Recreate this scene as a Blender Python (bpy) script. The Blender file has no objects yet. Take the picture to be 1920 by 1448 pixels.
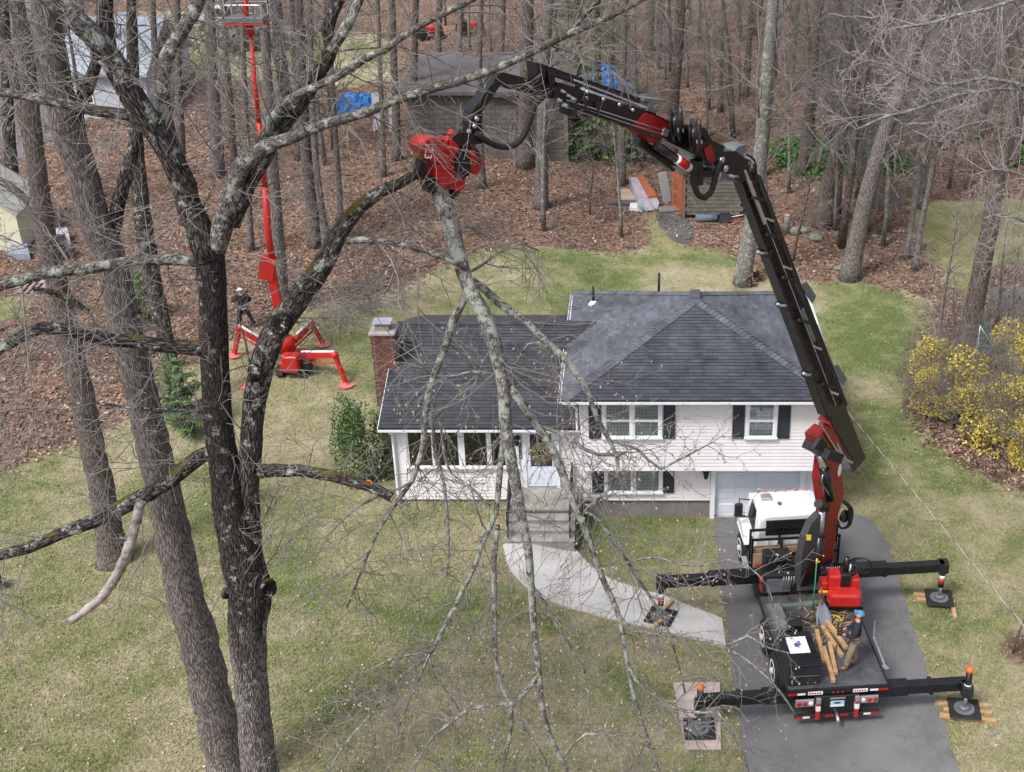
import bpy, bmesh, math, random
import numpy as np
from mathutils import Vector, Matrix

random.seed(7)
RAD = math.radians
scene = bpy.context.scene
col = scene.collection

# ------------------------------------------------------------------ camera
H = 22.0                       # camera height above the driveway
TH = RAD(26.6)                 # pitch below the horizontal
FPX, CX, CY = 2320.0, 1190.0, 724.0
camd = bpy.data.cameras.new('camera')
camd.sensor_fit = 'HORIZONTAL'
camd.sensor_width = 36.0
camd.lens = 36.0 * FPX / 1920.0
camd.shift_x = -(CX - 960.0) / 1920.0
camd.clip_start = 0.5
camd.clip_end = 2000.0
cam = bpy.data.objects.new('camera', camd)
cam.location = (0, 0, H)
cam.rotation_euler = (RAD(90) - TH, 0, 0)
col.objects.link(cam)
scene.camera = cam

# ------------------------------------------------------------------ sky, sun, exposure
SUN_EL, SUN_AZ = RAD(54), RAD(222)      # azimuth clockwise from +Y: veiled sun behind the camera, to the left
world = bpy.data.worlds.new('World')
scene.world = world
world.use_nodes = True
wn = world.node_tree
bg = wn.nodes['Background']
sky = wn.nodes.new('ShaderNodeTexSky')
sky.sky_type = 'NISHITA'
sky.sun_disc = False
sky.sun_elevation = SUN_EL
sky.sun_rotation = SUN_AZ
sky.dust_density = 4.0
sky.air_density = 1.0
hs = wn.nodes.new('ShaderNodeHueSaturation')
hs.inputs['Saturation'].default_value = 0.5
wn.links.new(sky.outputs[0], hs.inputs['Color'])
wn.links.new(hs.outputs[0], bg.inputs[0])
bg.inputs[1].default_value = 0.11
sund = bpy.data.lights.new('sun', 'SUN')
sund.energy = 1.5
sund.angle = RAD(12)
sund.color = (1.0, 0.975, 0.945)
sun = bpy.data.objects.new('sun', sund)
d_ = Vector((math.sin(SUN_AZ) * math.cos(SUN_EL), math.cos(SUN_AZ) * math.cos(SUN_EL), math.sin(SUN_EL)))
sun.rotation_euler = d_.to_track_quat('Z', 'Y').to_euler()
sun.location = d_ * 80
col.objects.link(sun)
vs = scene.view_settings
vs.view_transform = 'Standard'
vs.look = 'None'
vs.gamma = 1.0
vs.use_curve_mapping = False
vs.exposure = 0.86

# ------------------------------------------------------------------ pixel -> place helpers
CT, ST = math.cos(TH), math.sin(TH)
def ray(x, y):
    u = (x - CX) / FPX; v = (y - CY) / FPX
    return Vector((u, CT - v * ST, -ST - v * CT))
def P(x, y, Y):
    d = ray(x, y); t = Y / d.y
    return Vector((d.x * t, Y, H + d.z * t))
def PZ(x, y, z):
    d = ray(x, y); t = (z - H) / d.z
    return Vector((d.x * t, d.y * t, z))
def ppm(p):                     # pixels (of the 1920 wide photograph) per metre at a place
    return FPX / (p[1] * CT + (H - p[2]) * ST)
def sstep(a, b, x):
    t = min(1.0, max(0.0, (x - a) / (b - a))); return t * t * (3 - 2 * t)
def terrain(X, Y):
    z = 0.6 * (1 - sstep(-4.5, -0.5, X)) * sstep(14, 30, Y) - 0.35 * sstep(24, 6, Y)
    if Y > 36: 
        q = Y - 36
        z += 0.075 * q * q / (q + 5.0)
        z += 0.5 * (1 - sstep(-14, -5, X)) * sstep(36, 46, Y)
        if Y > 60: z += 0.25 * math.sin(X * 0.21 + 1) * math.sin(Y * 0.17) * sstep(60, 75, Y)
        if Y > 110: z += 0.10 * (Y - 110)
    return z
def G(x, y, dz=0.0):
    d = ray(x, y); t = H / -d.z if d.z < 0 else 120
    for _ in range(40):
        z = terrain(d.x * t, d.y * t)
        t2 = (z - H) / d.z
        t += (t2 - t) * 0.6
    return Vector((d.x * t, d.y * t, H + d.z * t + dz))

# ------------------------------------------------------------------ materials
MATS = {}
def mat(name, color, rough=0.7, var=0.0, scale=4.0, bump=0.0, bscale=None, metal=0.0, col2=None, spec=0.4, coat=0.0, stretch=None, detail=5.0):
    if name in MATS: return MATS[name]
    m = bpy.data.materials.new(name); m.use_nodes = True
    nt = m.node_tree; b = nt.nodes['Principled BSDF']
    c = (color[0], color[1], color[2], 1)
    b.inputs['Base Color'].default_value = c
    b.inputs['Roughness'].default_value = rough
    b.inputs['Metallic'].default_value = metal
    b.inputs['Specular IOR Level'].default_value = spec
    if coat: b.inputs['Coat Weight'].default_value = coat
    if var or bump or col2:
        tc = nt.nodes.new('ShaderNodeTexCoord')
        mp = nt.nodes.new('ShaderNodeMapping')
        if stretch: mp.inputs['Scale'].default_value = stretch
        nt.links.new(tc.outputs['Object'], mp.inputs[0])
        n = nt.nodes.new('ShaderNodeTexNoise'); n.inputs['Scale'].default_value = scale; n.inputs['Detail'].default_value = detail
        n.inputs['Roughness'].default_value = 0.65
        nt.links.new(mp.outputs[0], n.inputs['Vector'])
        if var or col2:
            r = nt.nodes.new('ShaderNodeValToRGB')
            c2 = col2 or color
            lo = [max(0, v * (1 - var)) for v in color]; hi = [min(1, v * (1 + var)) for v in c2]
            r.color_ramp.elements[0].position = 0.32; r.color_ramp.elements[1].position = 0.68
            r.color_ramp.elements[0].color = (*lo, 1); r.color_ramp.elements[1].color = (*hi, 1)
            nt.links.new(n.outputs['Fac'], r.inputs[0]); nt.links.new(r.outputs[0], b.inputs['Base Color'])
            rr = nt.nodes.new('ShaderNodeMapRange'); rr.inputs[3].default_value = max(0.05, rough - 0.12); rr.inputs[4].default_value = min(1, rough + 0.12)
            nt.links.new(n.outputs['Fac'], rr.inputs[0]); nt.links.new(rr.outputs[0], b.inputs['Roughness'])
        if bump:
            n2 = nt.nodes.new('ShaderNodeTexNoise'); n2.inputs['Scale'].default_value = bscale or scale * 3; n2.inputs['Detail'].default_value = 4
            nt.links.new(mp.outputs[0], n2.inputs['Vector'])
            bp = nt.nodes.new('ShaderNodeBump'); bp.inputs['Strength'].default_value = min(1, bump); bp.inputs['Distance'].default_value = 0.02
            nt.links.new(n2.outputs['Fac'], bp.inputs['Height']); nt.links.new(bp.outputs[0], b.inputs['Normal'])
    MATS[name] = m
    return m
def random_tint(m, amt=0.25):
    """vary the colour a little from object to object"""
    nt = m.node_tree; b = nt.nodes['Principled BSDF']
    oi = nt.nodes.new('ShaderNodeObjectInfo'); mr = nt.nodes.new('ShaderNodeMapRange')
    mr.inputs[3].default_value = 1 - amt; mr.inputs[4].default_value = 1 + amt
    gi = nt.nodes.new('ShaderNodeNewGeometry'); ad = nt.nodes.new('ShaderNodeMath'); fr = nt.nodes.new('ShaderNodeMath'); fr.operation = 'FRACT'
    nt.links.new(oi.outputs['Random'], ad.inputs[0]); nt.links.new(gi.outputs['Random Per Island'], ad.inputs[1]); nt.links.new(ad.outputs[0], fr.inputs[0])
    nt.links.new(fr.outputs[0], mr.inputs[0])
    h = nt.nodes.new('ShaderNodeHueSaturation')
    nt.links.new(mr.outputs[0], h.inputs['Value'])
    inp = b.inputs['Base Color']
    if inp.links: nt.links.new(inp.links[0].from_socket, h.inputs['Color'])
    else: h.inputs['Color'].default_value = inp.default_value
    nt.links.new(h.outputs[0], inp)
    return m

def bark_mat(name, dark, light, lichen=0.0, moss=0.0, sc=1.0, groove=1.0, stain=None):
    m = bpy.data.materials.new(name); m.use_nodes = True
    nt = m.node_tree; N = nt.nodes; L = nt.links; b = N['Principled BSDF']
    b.inputs['Roughness'].default_value = 0.9; b.inputs['Specular IOR Level'].default_value = 0.15
    uv = N.new('ShaderNodeUVMap'); uv.uv_map = 'uv'
    mp = N.new('ShaderNodeMapping'); mp.inputs['Scale'].default_value = (11 * sc, 2.6 * sc, 1)
    L.new(uv.outputs[0], mp.inputs[0])
    no = N.new('ShaderNodeTexNoise'); no.inputs['Scale'].default_value = 2.2; no.inputs['Detail'].default_value = 6; no.inputs['Distortion'].default_value = 0.15
    L.new(mp.outputs[0], no.inputs['Vector'])
    vo = N.new('ShaderNodeTexVoronoi'); vo.feature = 'DISTANCE_TO_EDGE'; vo.inputs['Scale'].default_value = 2.2
    mx = N.new('ShaderNodeMixRGB'); mx.inputs[0].default_value = 0.22
    L.new(mp.outputs[0], mx.inputs[1]); L.new(no.outputs['Color'], mx.inputs[2]); L.new(mx.outputs[0], vo.inputs['Vector'])
    ra = N.new('ShaderNodeMapRange'); ra.inputs[1].default_value = 0.0; ra.inputs[2].default_value = 0.22
    L.new(vo.outputs['Distance'], ra.inputs[0])
    mul = N.new('ShaderNodeMath'); mul.operation = 'MULTIPLY'
    L.new(ra.outputs[0], mul.inputs[0]); L.new(no.outputs['Fac'], mul.inputs[1])
    r = N.new('ShaderNodeValToRGB'); r.color_ramp.elements[0].color = (*dark, 1); r.color_ramp.elements[1].color = (*light, 1)
    r.color_ramp.elements[0].position = 0.08; r.color_ramp.elements[1].position = 0.55
    L.new(mul.outputs[0], r.inputs[0])
    out = r.outputs[0]
    tc = N.new('ShaderNodeTexCoord'); ge = N.new('ShaderNodeNewGeometry')
    if stain:           # black wet staining above a ragged height
        n4 = N.new('ShaderNodeTexNoise'); n4.inputs['Scale'].default_value = 1.3; n4.inputs['Detail'].default_value = 6
        mp4 = N.new('ShaderNodeMapping'); mp4.inputs['Scale'].default_value = (2.2, 2.2, .35); L.new(ge.outputs['Position'], mp4.inputs[0]); L.new(mp4.outputs[0], n4.inputs['Vector'])
        sx4 = N.new('ShaderNodeSeparateXYZ'); L.new(ge.outputs['Position'], sx4.inputs[0])
        a4 = N.new('ShaderNodeMath'); a4.operation = 'MULTIPLY_ADD'; a4.inputs[1].default_value = 5.0; L.new(n4.outputs['Fac'], a4.inputs[0]); L.new(sx4.outputs['Z'], a4.inputs[2])
        m4 = N.new('ShaderNodeMapRange'); m4.inputs[1].default_value = stain + 1.9; m4.inputs[2].default_value = stain + 3.1; L.new(a4.outputs[0], m4.inputs[0])
        x4 = N.new('ShaderNodeMixRGB'); x4.blend_type = 'MULTIPLY'; x4.inputs[2].default_value = (0.30, 0.29, 0.29, 1)
        L.new(m4.outputs[0], x4.inputs[0]); L.new(out, x4.inputs[1]); out = x4.outputs[0]
    if lichen:
        n2 = N.new('ShaderNodeTexNoise'); n2.inputs['Scale'].default_value = 4.5; n2.inputs['Detail'].default_value = 9; n2.inputs['Roughness'].default_value = 0.78
        L.new(tc.outputs['Object'], n2.inputs['Vector'])
        mr = N.new('ShaderNodeMapRange'); mr.inputs[1].default_value = 0.63 - 0.2 * lichen; mr.inputs[2].default_value = 0.69 - 0.2 * lichen
        L.new(n2.outputs['Fac'], mr.inputs[0])
        mix = N.new('ShaderNodeMixRGB'); mix.inputs[2].default_value = (0.38, 0.41, 0.36, 1)
        L.new(mr.outputs[0], mix.inputs[0]); L.new(out, mix.inputs[1]); out = mix.outputs[0]
    if moss:
        n3 = N.new('ShaderNodeTexNoise'); n3.inputs['Scale'].default_value = 1.6; n3.inputs['Detail'].default_value = 5
        L.new(tc.outputs['Object'], n3.inputs['Vector'])
        sx = N.new('ShaderNodeSeparateXYZ'); L.new(ge.outputs['Normal'], sx.inputs[0])
        ad = N.new('ShaderNodeMath'); ad.operation = 'MULTIPLY_ADD'; ad.inputs[1].default_value = 0.22
        L.new(sx.outputs['Z'], ad.inputs[0]); L.new(n3.outputs['Fac'], ad.inputs[2])
        mr = N.new('ShaderNodeMapRange'); mr.inputs[1].default_value = 0.80 - 0.2 * moss; mr.inputs[2].default_value = 0.88 - 0.2 * moss
        L.new(ad.outputs[0], mr.inputs[0])
        mix = N.new('ShaderNodeMixRGB'); mix.inputs[2].default_value = (0.10, 0.08, 0.018, 1)
        L.new(mr.outputs[0], mix.inputs[0]); L.new(out, mix.inputs[1]); out = mix.outputs[0]
    L.new(out, b.inputs['Base Color'])
    bp = N.new('ShaderNodeBump'); bp.inputs['Strength'].default_value = 0.9; bp.inputs['Distance'].default_value = 0.03 * groove
    L.new(mul.outputs[0], bp.inputs['Height']); L.new(bp.outputs[0], b.inputs['Normal'])
    MATS[name] = m
    return m

# ------------------------------------------------------------------ mesh builder
class MB:
    def __init__(s): s.v = []; s.f = []; s.sm = []; s.mi = []; s.uv = {}
    def vert(s, p): s.v.append((p[0], p[1], p[2])); return len(s.v) - 1
    def face(s, idx, smooth=False, mi=0): s.f.append(tuple(idx)); s.sm.append(smooth); s.mi.append(mi)
    def poly(s, pts, mi=0):
        i0 = len(s.v); s.v += [(p[0], p[1], p[2]) for p in pts]; s.face(range(i0, i0 + len(pts)), False, mi); return s
    def hexa(s, a, mi=0):
        """8 corners: bottom 4 (ccw from above) then top 4"""
        i = len(s.v); s.v += [(p[0], p[1], p[2]) for p in a]
        for q in ((3, 2, 1, 0), (4, 5, 6, 7), (0, 1, 5, 4), (1, 2, 6, 5), (2, 3, 7, 6), (3, 0, 4, 7)): s.face([i + k for k in q], False, mi)
        return s
    def box(s, x0, x1, y0, y1, z0, z1, mi=0):
        return s.hexa([(x0, y0, z0), (x1, y0, z0), (x1, y1, z0), (x0, y1, z0), (x0, y0, z1), (x1, y0, z1), (x1, y1, z1), (x0, y1, z1)], mi)
    def bbox(s, x0, x1, y0, y1, z0, z1, b=0.01, mi=0):
        """box with chamfered edges"""
        b = min(b, (x1 - x0) * .4, (y1 - y0) * .4, (z1 - z0) * .4)
        xs = (x0, x0 + b, x1 - b, x1); ys = (y0, y0 + b, y1 - b, y1); zs = (z0, z0 + b, z1 - b, z1)
        bm = bmesh.new()
        for x in (0, 3):
            for y in (1, 2):
                for z in (1, 2): bm.verts.new((xs[x], ys[y], zs[z]))
        for x in (1, 2):
            for y in (0, 3):
                for z in (1, 2): bm.verts.new((xs[x], ys[y], zs[z]))
        for x in (1, 2):
            for y in (1, 2):
                for z in (0, 3): bm.verts.new((xs[x], ys[y], zs[z]))
        bmesh.ops.convex_hull(bm, input=bm.verts)
        s.add_bm(bm, mi); return s
    def add_bm(s, bm, mi=0, smooth=False, M=None):
        bm.verts.ensure_lookup_table(); i0 = len(s.v)
        for k, v in enumerate(bm.verts): v.index = k; p = M @ v.co if M else v.co; s.v.append((p.x, p.y, p.z))
        for f in bm.faces: s.face([i0 + v.index for v in f.verts], smooth, mi)
        bm.free(); return s
    def bar(s, a, b, w, h, up=(0, 0, 1), w2=None, h2=None, mi=0):
        """rectangular bar from a to b; h is along 'up', w across"""
        a = Vector(a); b = Vector(b); d = (b - a).normalized(); up = Vector(up)
        x = d.cross(up)
        if x.length < 1e-4: x = d.cross(Vector((1, 0, 0)))
        x.normalize(); u = x.cross(d).normalized()
        w2 = w if w2 is None else w2; h2 = h if h2 is None else h2
        q = []
        for p, ww, hh in ((a, w, h), (b, w2, h2)):
            q += [p - x * ww / 2 - u * hh / 2, p + x * ww / 2 - u * hh / 2, p + x * ww / 2 + u * hh / 2, p - x * ww / 2 + u * hh / 2]
        i = len(s.v); s.v += [tuple(p) for p in q]
        for f in ((3, 2, 1, 0), (4, 5, 6, 7), (0, 1, 5, 4), (1, 2, 6, 5), (2, 3, 7, 6), (3, 0, 4, 7)): s.face([i + k for k in f], False, mi)
        return s
    def tube(s, pts, rad, n=8, cap=True, smooth=True, mi=0, uv=False, wob=0.0, seed=0):
        pts = [Vector(p) for p in pts]
        if not hasattr(rad, '__len__'): rad = [rad] * len(pts)
        i0 = len(s.v); L = 0.0; ref = None
        for k, p in enumerate(pts):
            d = (pts[min(k + 1, len(pts) - 1)] - pts[max(k - 1, 0)])
            if d.length < 1e-9: d = Vector((0, 0, 1))
            d.normalize()
            if ref is None:
                ref = d.orthogonal().normalized()
            ref = (ref - d * ref.dot(d))
            if ref.length < 1e-5: ref = d.orthogonal()
            ref.normalize(); y = d.cross(ref)
            if k: L += (p - pts[k - 1]).length
            for j in range(n):
                a = 2 * math.pi * j / n
                r = rad[k]
                if wob: r *= 1 + wob * (math.sin(3 * a + seed + L * 2.1) * .5 + math.sin(5 * a - seed * 2 + L * 3.7) * .35 + math.sin(2 * a + L * 5.3) * .3)
                q = p + (ref * math.cos(a) + y * math.sin(a)) * r
                s.v.append((q.x, q.y, q.z))
        ncirc = max(1.0, 1.0)
        Ls = [0.0]
        for k in range(1, len(pts)): Ls.append(Ls[-1] + (pts[k] - pts[k - 1]).length)
        circ = 2 * math.pi * max(rad)
        for k in range(len(pts) - 1):
            for j in range(n):
                a = i0 + k * n + j; b = i0 + k * n + (j + 1) % n
                s.face((a, b, b + n, a + n), smooth, mi)
                if uv:
                    u0 = j / n * circ; u1 = (j + 1) / n * circ
                    s.uv[len(s.f) - 1] = ((u0, Ls[k]), (u1, Ls[k]), (u1, Ls[k + 1]), (u0, Ls[k + 1]))
        if cap:
            s.face([i0 + j for j in range(n)][::-1], False, mi)
            e = i0 + (len(pts) - 1) * n
            s.face([e + j for j in range(n)], False, mi)
        return s
    def cyl(s, a, b, r, n=12, r2=None, mi=0, smooth=True):
        return s.tube([a, b], [r, r if r2 is None else r2], n, True, smooth, mi)
    def lathe(s, c, axis, prof, n=16, mi=0, smooth=True):
        """prof: (distance along axis, radius)"""
        c = Vector(c); axis = Vector(axis).normalized()
        return s.tube_prof([c + axis * t for t, r in prof], [max(r, 1e-4) for t, r in prof], axis, n, mi, smooth)
    def tube_prof(s, pts, rad, axis, n, mi, smooth):
        ref = axis.orthogonal().normalized(); y = axis.cross(ref); i0 = len(s.v)
        for p, r in zip(pts, rad):
            for j in range(n):
                a = 2 * math.pi * j / n; q = p + (ref * math.cos(a) + y * math.sin(a)) * r
                s.v.append((q.x, q.y, q.z))
        for k in range(len(pts) - 1):
            for j in range(n):
                a = i0 + k * n + j; b = i0 + k * n + (j + 1) % n
                s.face((a, b, b + n, a + n), smooth, mi)
        s.face([i0 + j for j in range(n)][::-1], False, mi)
        e = i0 + (len(pts) - 1) * n; s.face([e + j for j in range(n)], False, mi)
        return s
    def prism(s, poly, off, mi=0):
        """extrude a planar polygon (list of 3D points) by the vector off"""
        i = len(s.v); n = len(poly); off = Vector(off)
        s.v += [tuple(Vector(p)) for p in poly] + [tuple(Vector(p) + off) for p in poly]
        s.face([i + k for k in range(n)][::-1], False, mi); s.face([i + n + k for k in range(n)], False, mi)
        for k in range(n):
            k2 = (k + 1) % n; s.face((i + k, i + k2, i + n + k2, i + n + k), False, mi)
        return s
    def ball(s, c, r, n=8, m=6, mi=0, sq=(1, 1, 1), jit=0.0, rnd=None):
        i0 = len(s.v); c = Vector(c)
        for k in range(m + 1):
            ph = math.pi * k / m
            for j in range(n):
                a = 2 * math.pi * j / n; q = 1 + (rnd.uniform(-jit, jit) if jit else 0)
                s.v.append((c.x + r * sq[0] * q * math.sin(ph) * math.cos(a), c.y + r * sq[1] * q * math.sin(ph) * math.sin(a), c.z + r * sq[2] * q * math.cos(ph)))
        for k in range(m):
            for j in range(n):
                a = i0 + k * n + j; b = i0 + k * n + (j + 1) % n
                s.face((a, a + n, b + n, b), True, mi)
        return s
    def mesh(s, name, mats):
        me = bpy.data.meshes.new(name)
        me.from_pydata(s.v, [], s.f)
        me.polygons.foreach_set('use_smooth', s.sm)
        if any(s.mi): me.polygons.foreach_set('material_index', s.mi)
        for m in (mats if isinstance(mats, (list, tuple)) else [mats]): me.materials.append(m)
        if s.uv:
            ul = me.uv_layers.new(name='uv'); dat = np.zeros((len(me.loops), 2), np.float32); o = 0
            for fi, f in enumerate(s.f):
                u = s.uv.get(fi)
                if u: dat[o:o + 4] = u
                o += len(f)
            ul.data.foreach_set('uv', dat.ravel())
        me.update()
        return me
    def build(s, name, mats, parent=None, local=False):
        """parts of a parent are given in world coordinates unless local"""
        if parent is not None and not local:
            Mi = ROOTM[parent.name].inverted()
            s.v = [tuple(Mi @ Vector(p)) for p in s.v]
        o = bpy.data.objects.new(name, s.mesh(name, mats)); col.objects.link(o)
        if parent is not None: o.parent = parent; ROOTM[o.name] = ROOTM[parent.name]
        else: ROOTM[o.name] = Matrix.Identity(4)
        return o
ROOTM = {}
def root(name, label, cat, loc=(0, 0, 0), rz=0.0, group=None):
    o = bpy.data.objects.new(name, None); o.empty_display_size = 0.2
    col.objects.link(o); o.location = loc; o.rotation_euler = (0, 0, rz)
    ROOTM[o.name] = Matrix.Translation(Vector(loc)) @ Matrix.Rotation(rz, 4, 'Z')
    o['label'] = label; o['category'] = cat
    if group: o['group'] = group
    return o
def tag(o, label, cat, group=None):
    o['label'] = label; o['category'] = cat
    if group: o['group'] = group
    return o
def struct(o): o['kind'] = 'structure'; return o
def stuff(o, label=None, cat=None):
    o['kind'] = 'stuff'
    if label: o['label'] = label
    if cat: o['category'] = cat
    return o
def inst(name, me, parent, M=None):
    """an object on shared mesh data; M places it in the parent's frame"""
    o = bpy.data.objects.new(name, me); col.objects.link(o)
    if parent is not None: o.parent = parent; ROOTM[o.name] = ROOTM[parent.name]
    if M is not None: o.matrix_local = M
    return o
def text_mesh(txt, size, m, depth=0.01, align='CENTER'):
    cu = bpy.data.curves.new('t', 'FONT'); cu.body = txt; cu.size = size; cu.extrude = depth; cu.align_x = align; cu.align_y = 'CENTER'
    o = bpy.data.objects.new('t', cu); col.objects.link(o)
    dg = bpy.context.evaluated_depsgraph_get(); me = bpy.data.meshes.new_from_object(o.evaluated_get(dg))
    bpy.data.objects.remove(o); bpy.data.curves.remove(cu)
    me.materials.clear(); me.materials.append(m)
    return me

def scuffs(m, c=(0.03, 0.02, 0.02), scale=3.0, thr=0.62, amt=0.75):
    """grease, chips and scratches with their own ragged shape"""
    nt = m.node_tree; b = nt.nodes['Principled BSDF']; inp = b.inputs['Base Color']
    tc = nt.nodes.new('ShaderNodeTexCoord'); n = nt.nodes.new('ShaderNodeTexNoise'); n.inputs['Scale'].default_value = scale; n.inputs['Detail'].default_value = 10; n.inputs['Roughness'].default_value = 0.75
    nt.links.new(tc.outputs['Object'], n.inputs['Vector'])
    r = nt.nodes.new('ShaderNodeMapRange'); r.inputs[1].default_value = thr - .03; r.inputs[2].default_value = thr + .05; r.inputs[4].default_value = amt; nt.links.new(n.outputs['Fac'], r.inputs[0])
    x = nt.nodes.new('ShaderNodeMixRGB'); x.inputs[2].default_value = (*c, 1); nt.links.new(r.outputs[0], x.inputs[0])
    if inp.links: nt.links.new(inp.links[0].from_socket, x.inputs[1])
    else: x.inputs[1].default_value = inp.default_value
    nt.links.new(x.outputs[0], inp); return m
# common materials
M_white = mat('white_trim', (0.78, 0.80, 0.84), 0.5, 0.05, 3)
M_black = mat('black_paint', (0.012, 0.012, 0.014), 0.28, 0.25, 2.0, spec=0.5)
M_blackm = mat('black_matte', (0.018, 0.018, 0.02), 0.6, 0.3, 4)
M_red = mat('red_paint', (0.26, 0.012, 0.012), 0.32, 0.2, 1.5, spec=0.5)
M_redb = mat('bright_red_paint', (0.50, 0.022, 0.018), 0.42, 0.18, 2.5)
M_steel = mat('bright_steel', (0.62, 0.63, 0.65), 0.28, 0.15, 5, metal=0.9)
M_grey = mat('grey_plastic', (0.13, 0.14, 0.15), 0.5, 0.2, 4)
M_rubber = mat('black_rubber', (0.02, 0.02, 0.021), 0.75, 0.3, 8)
M_wood = mat('sawn_timber', (0.46, 0.30, 0.15), 0.75, 0.25, 3, 0.3, 20, stretch=(1, 1, 6))
M_woodgrey = mat('weathered_timber', (0.30, 0.26, 0.22), 0.85, 0.25, 3, 0.3, 20)
M_glass = mat('dark_window_glass', (0.02, 0.025, 0.03), 0.06, 0.3, 1.0, spec=0.8)
M_amber = mat('amber_lens', (0.55, 0.17, 0.02), 0.3)
M_redlens = mat('red_lens', (0.5, 0.01, 0.01), 0.25)
M_whitep = mat('white_truck_paint', (0.82, 0.83, 0.85), 0.22, 0.03, 2, spec=0.6, coat=0.3)
M_tape = mat('white_tape', (0.8, 0.8, 0.8), 0.5)
M_orange = mat('orange_plastic', (0.75, 0.16, 0.02), 0.45)
M_yellow = mat('yellow_plastic', (0.75, 0.55, 0.03), 0.45)
scuffs(M_redb, (.05, .02, .02), 2.6, .58); scuffs(M_red, (.03, .015, .015), 2.2, .56); scuffs(M_black, (.10, .095, .09), 3.5, .64, .5); scuffs(M_blackm, (.12, .11, .10), 4.0, .62, .5); scuffs(M_wood, (.16, .10, .06), 4.0, .6, .6)
M_conc = mat('concrete', (0.36, 0.35, 0.33), 0.85, 0.18, 1.6, 0.25, 30)

# ================================================================== GROUND
def wpoly(px): return np.array([tuple(G(x, y))[:2] for x, y in px])
def sdist(poly, X, Y):
    """signed distance (+ inside) of the points to a polygon"""
    n = len(poly); d2 = np.full(X.shape, 1e18); ins = np.zeros(X.shape, bool)
    for i in range(n):
        ax, ay = poly[i]; bx, by = poly[(i + 1) % n]
        ex, ey = bx - ax, by - ay; L = ex * ex + ey * ey + 1e-12
        t = np.clip(((X - ax) * ex + (Y - ay) * ey) / L, 0, 1)
        d2 = np.minimum(d2, (X - ax - t * ex) ** 2 + (Y - ay - t * ey) ** 2)
        c = ((ay > Y) != (by > Y))
        with np.errstate(divide='ignore', invalid='ignore'):
            ins ^= c & (X < ex * (Y - ay) / (by - ay if by != ay else 1e-12) + ax)
    return np.where(ins, 1, -1) * np.sqrt(d2)
LAWN = wpoly([(-700, 930), (0, 890), (120, 835), (215, 800), (290, 745), (330, 700), (430, 640), (560, 585), (700, 560), (745, 545), (830, 500), (890, 475), (960, 462),
              (1060, 468), (1150, 474), (1205, 470), (1222, 445), (1208, 405), (1212, 385), (1235, 390), (1242, 425), (1265, 450), (1310, 462), (1375, 480), (1440, 515),
              (1530, 532), (1600, 525), (1690, 545), (1745, 570), (1752, 610), (1722, 645), (1708, 700), (1706, 770), (1755, 830), (1840, 888), (1930, 925), (2500, 1010), (2500, 1900), (-700, 1900)])
LAWN2 = wpoly([(1700, 372), (1715, 420), (1745, 480), (1790, 545), (1815, 560), (1850, 500), (1930, 490), (2300, 520), (2300, 380), (1860, 372), (1780, 378)])
LAWN3 = wpoly([(150, 60), (230, 20), (480, 25), (560, 55), (700, 62), (745, 90), (740, 150), (640, 165), (430, 150), (300, 130)])
LAWN4 = wpoly([(-400, 520), (60, 560), (40, 600), (-400, 660)])
MULCH = wpoly([(1752, 605), (1722, 645), (1700, 700), (1700, 775), (1755, 838), (1840, 896), (1960, 940), (2300, 1000), (2300, 640), (1850, 590)])
MULCH2 = wpoly([(1000, 935), (1340, 960), (1335, 985), (1180, 975), (1060, 985)])
MULCH3 = wpoly([(1870, 1195), (1905, 1180), (1960, 1190), (1960, 1250), (1900, 1245)])
MOSS = wpoly([(1205, 388), (1238, 392), (1246, 425), (1272, 452), (1310, 470), (1235, 472), (1225, 440)])
def zone_at(X, Y):
    lawn = np.maximum(sdist(LAWN, X, Y), np.maximum(sdist(LAWN2, X, Y), np.maximum(sdist(LAWN3, X, Y), sdist(LAWN4, X, Y))))
    mul = np.maximum(np.maximum(sdist(MULCH, X, Y), sdist(MULCH2, X, Y)), sdist(MULCH3, X, Y)); lawn = np.minimum(lawn, -sdist(MULCH3, X, Y))
    moss = sdist(MOSS, X, Y)
    l2 = np.maximum(sdist(LAWN2, X, Y), moss)
    return lawn, mul, l2
def axis(segs):
    out = []
    for a, b, st in segs: out += list(np.arange(a, b, st))
    return np.array(out)
gx = axis([(-300, -64, 12), (-64, -30, 1.0), (-30, 18, 0.45), (18, 44, 1.0), (44, 300, 12)])
gy = axis([(-60, 12, 6), (12, 64, 0.45), (64, 124, 0.9), (124, 500, 12)])
XX, YY = np.meshgrid(gx, gy)
def nstep(a, b, x):
    t = np.clip((x - a) / (b - a), 0, 1); return t * t * (3 - 2 * t)
def tz(X, Y):
    z = 0.6 * (1 - nstep(-4.5, -0.5, X)) * nstep(14, 30, Y) - 0.35 * nstep(24, 6, Y)
    q = np.maximum(Y - 36, 0)
    z = z + 0.075 * q * q / (q + 5.0) + (Y > 36) * 0.5 * (1 - nstep(-14, -5, X)) * nstep(36, 46, Y)
    z = z + (Y > 60) * 0.25 * np.sin(X * 0.21 + 1) * np.sin(Y * 0.17) * nstep(60, 75, Y)
    return z + np.maximum(0, 0.10 * (Y - 110))
ZZ = tz(XX, YY)
zl, zm, zo = zone_at(XX, YY)
nv = XX.size; nxg = len(gx); nyg = len(gy)
vv = np.stack([XX.ravel(), YY.ravel(), ZZ.ravel()], 1)
ii = np.arange(nv).reshape(nyg, nxg)
ff = np.stack([ii[:-1, :-1].ravel(), ii[:-1, 1:].ravel(), ii[1:, 1:].ravel(), ii[1:, :-1].ravel()], 1)
me = bpy.data.meshes.new('ground')
me.from_pydata(vv.tolist(), [], ff.tolist())
me.polygons.foreach_set('use_smooth', [True] * len(me.polygons))
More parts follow.
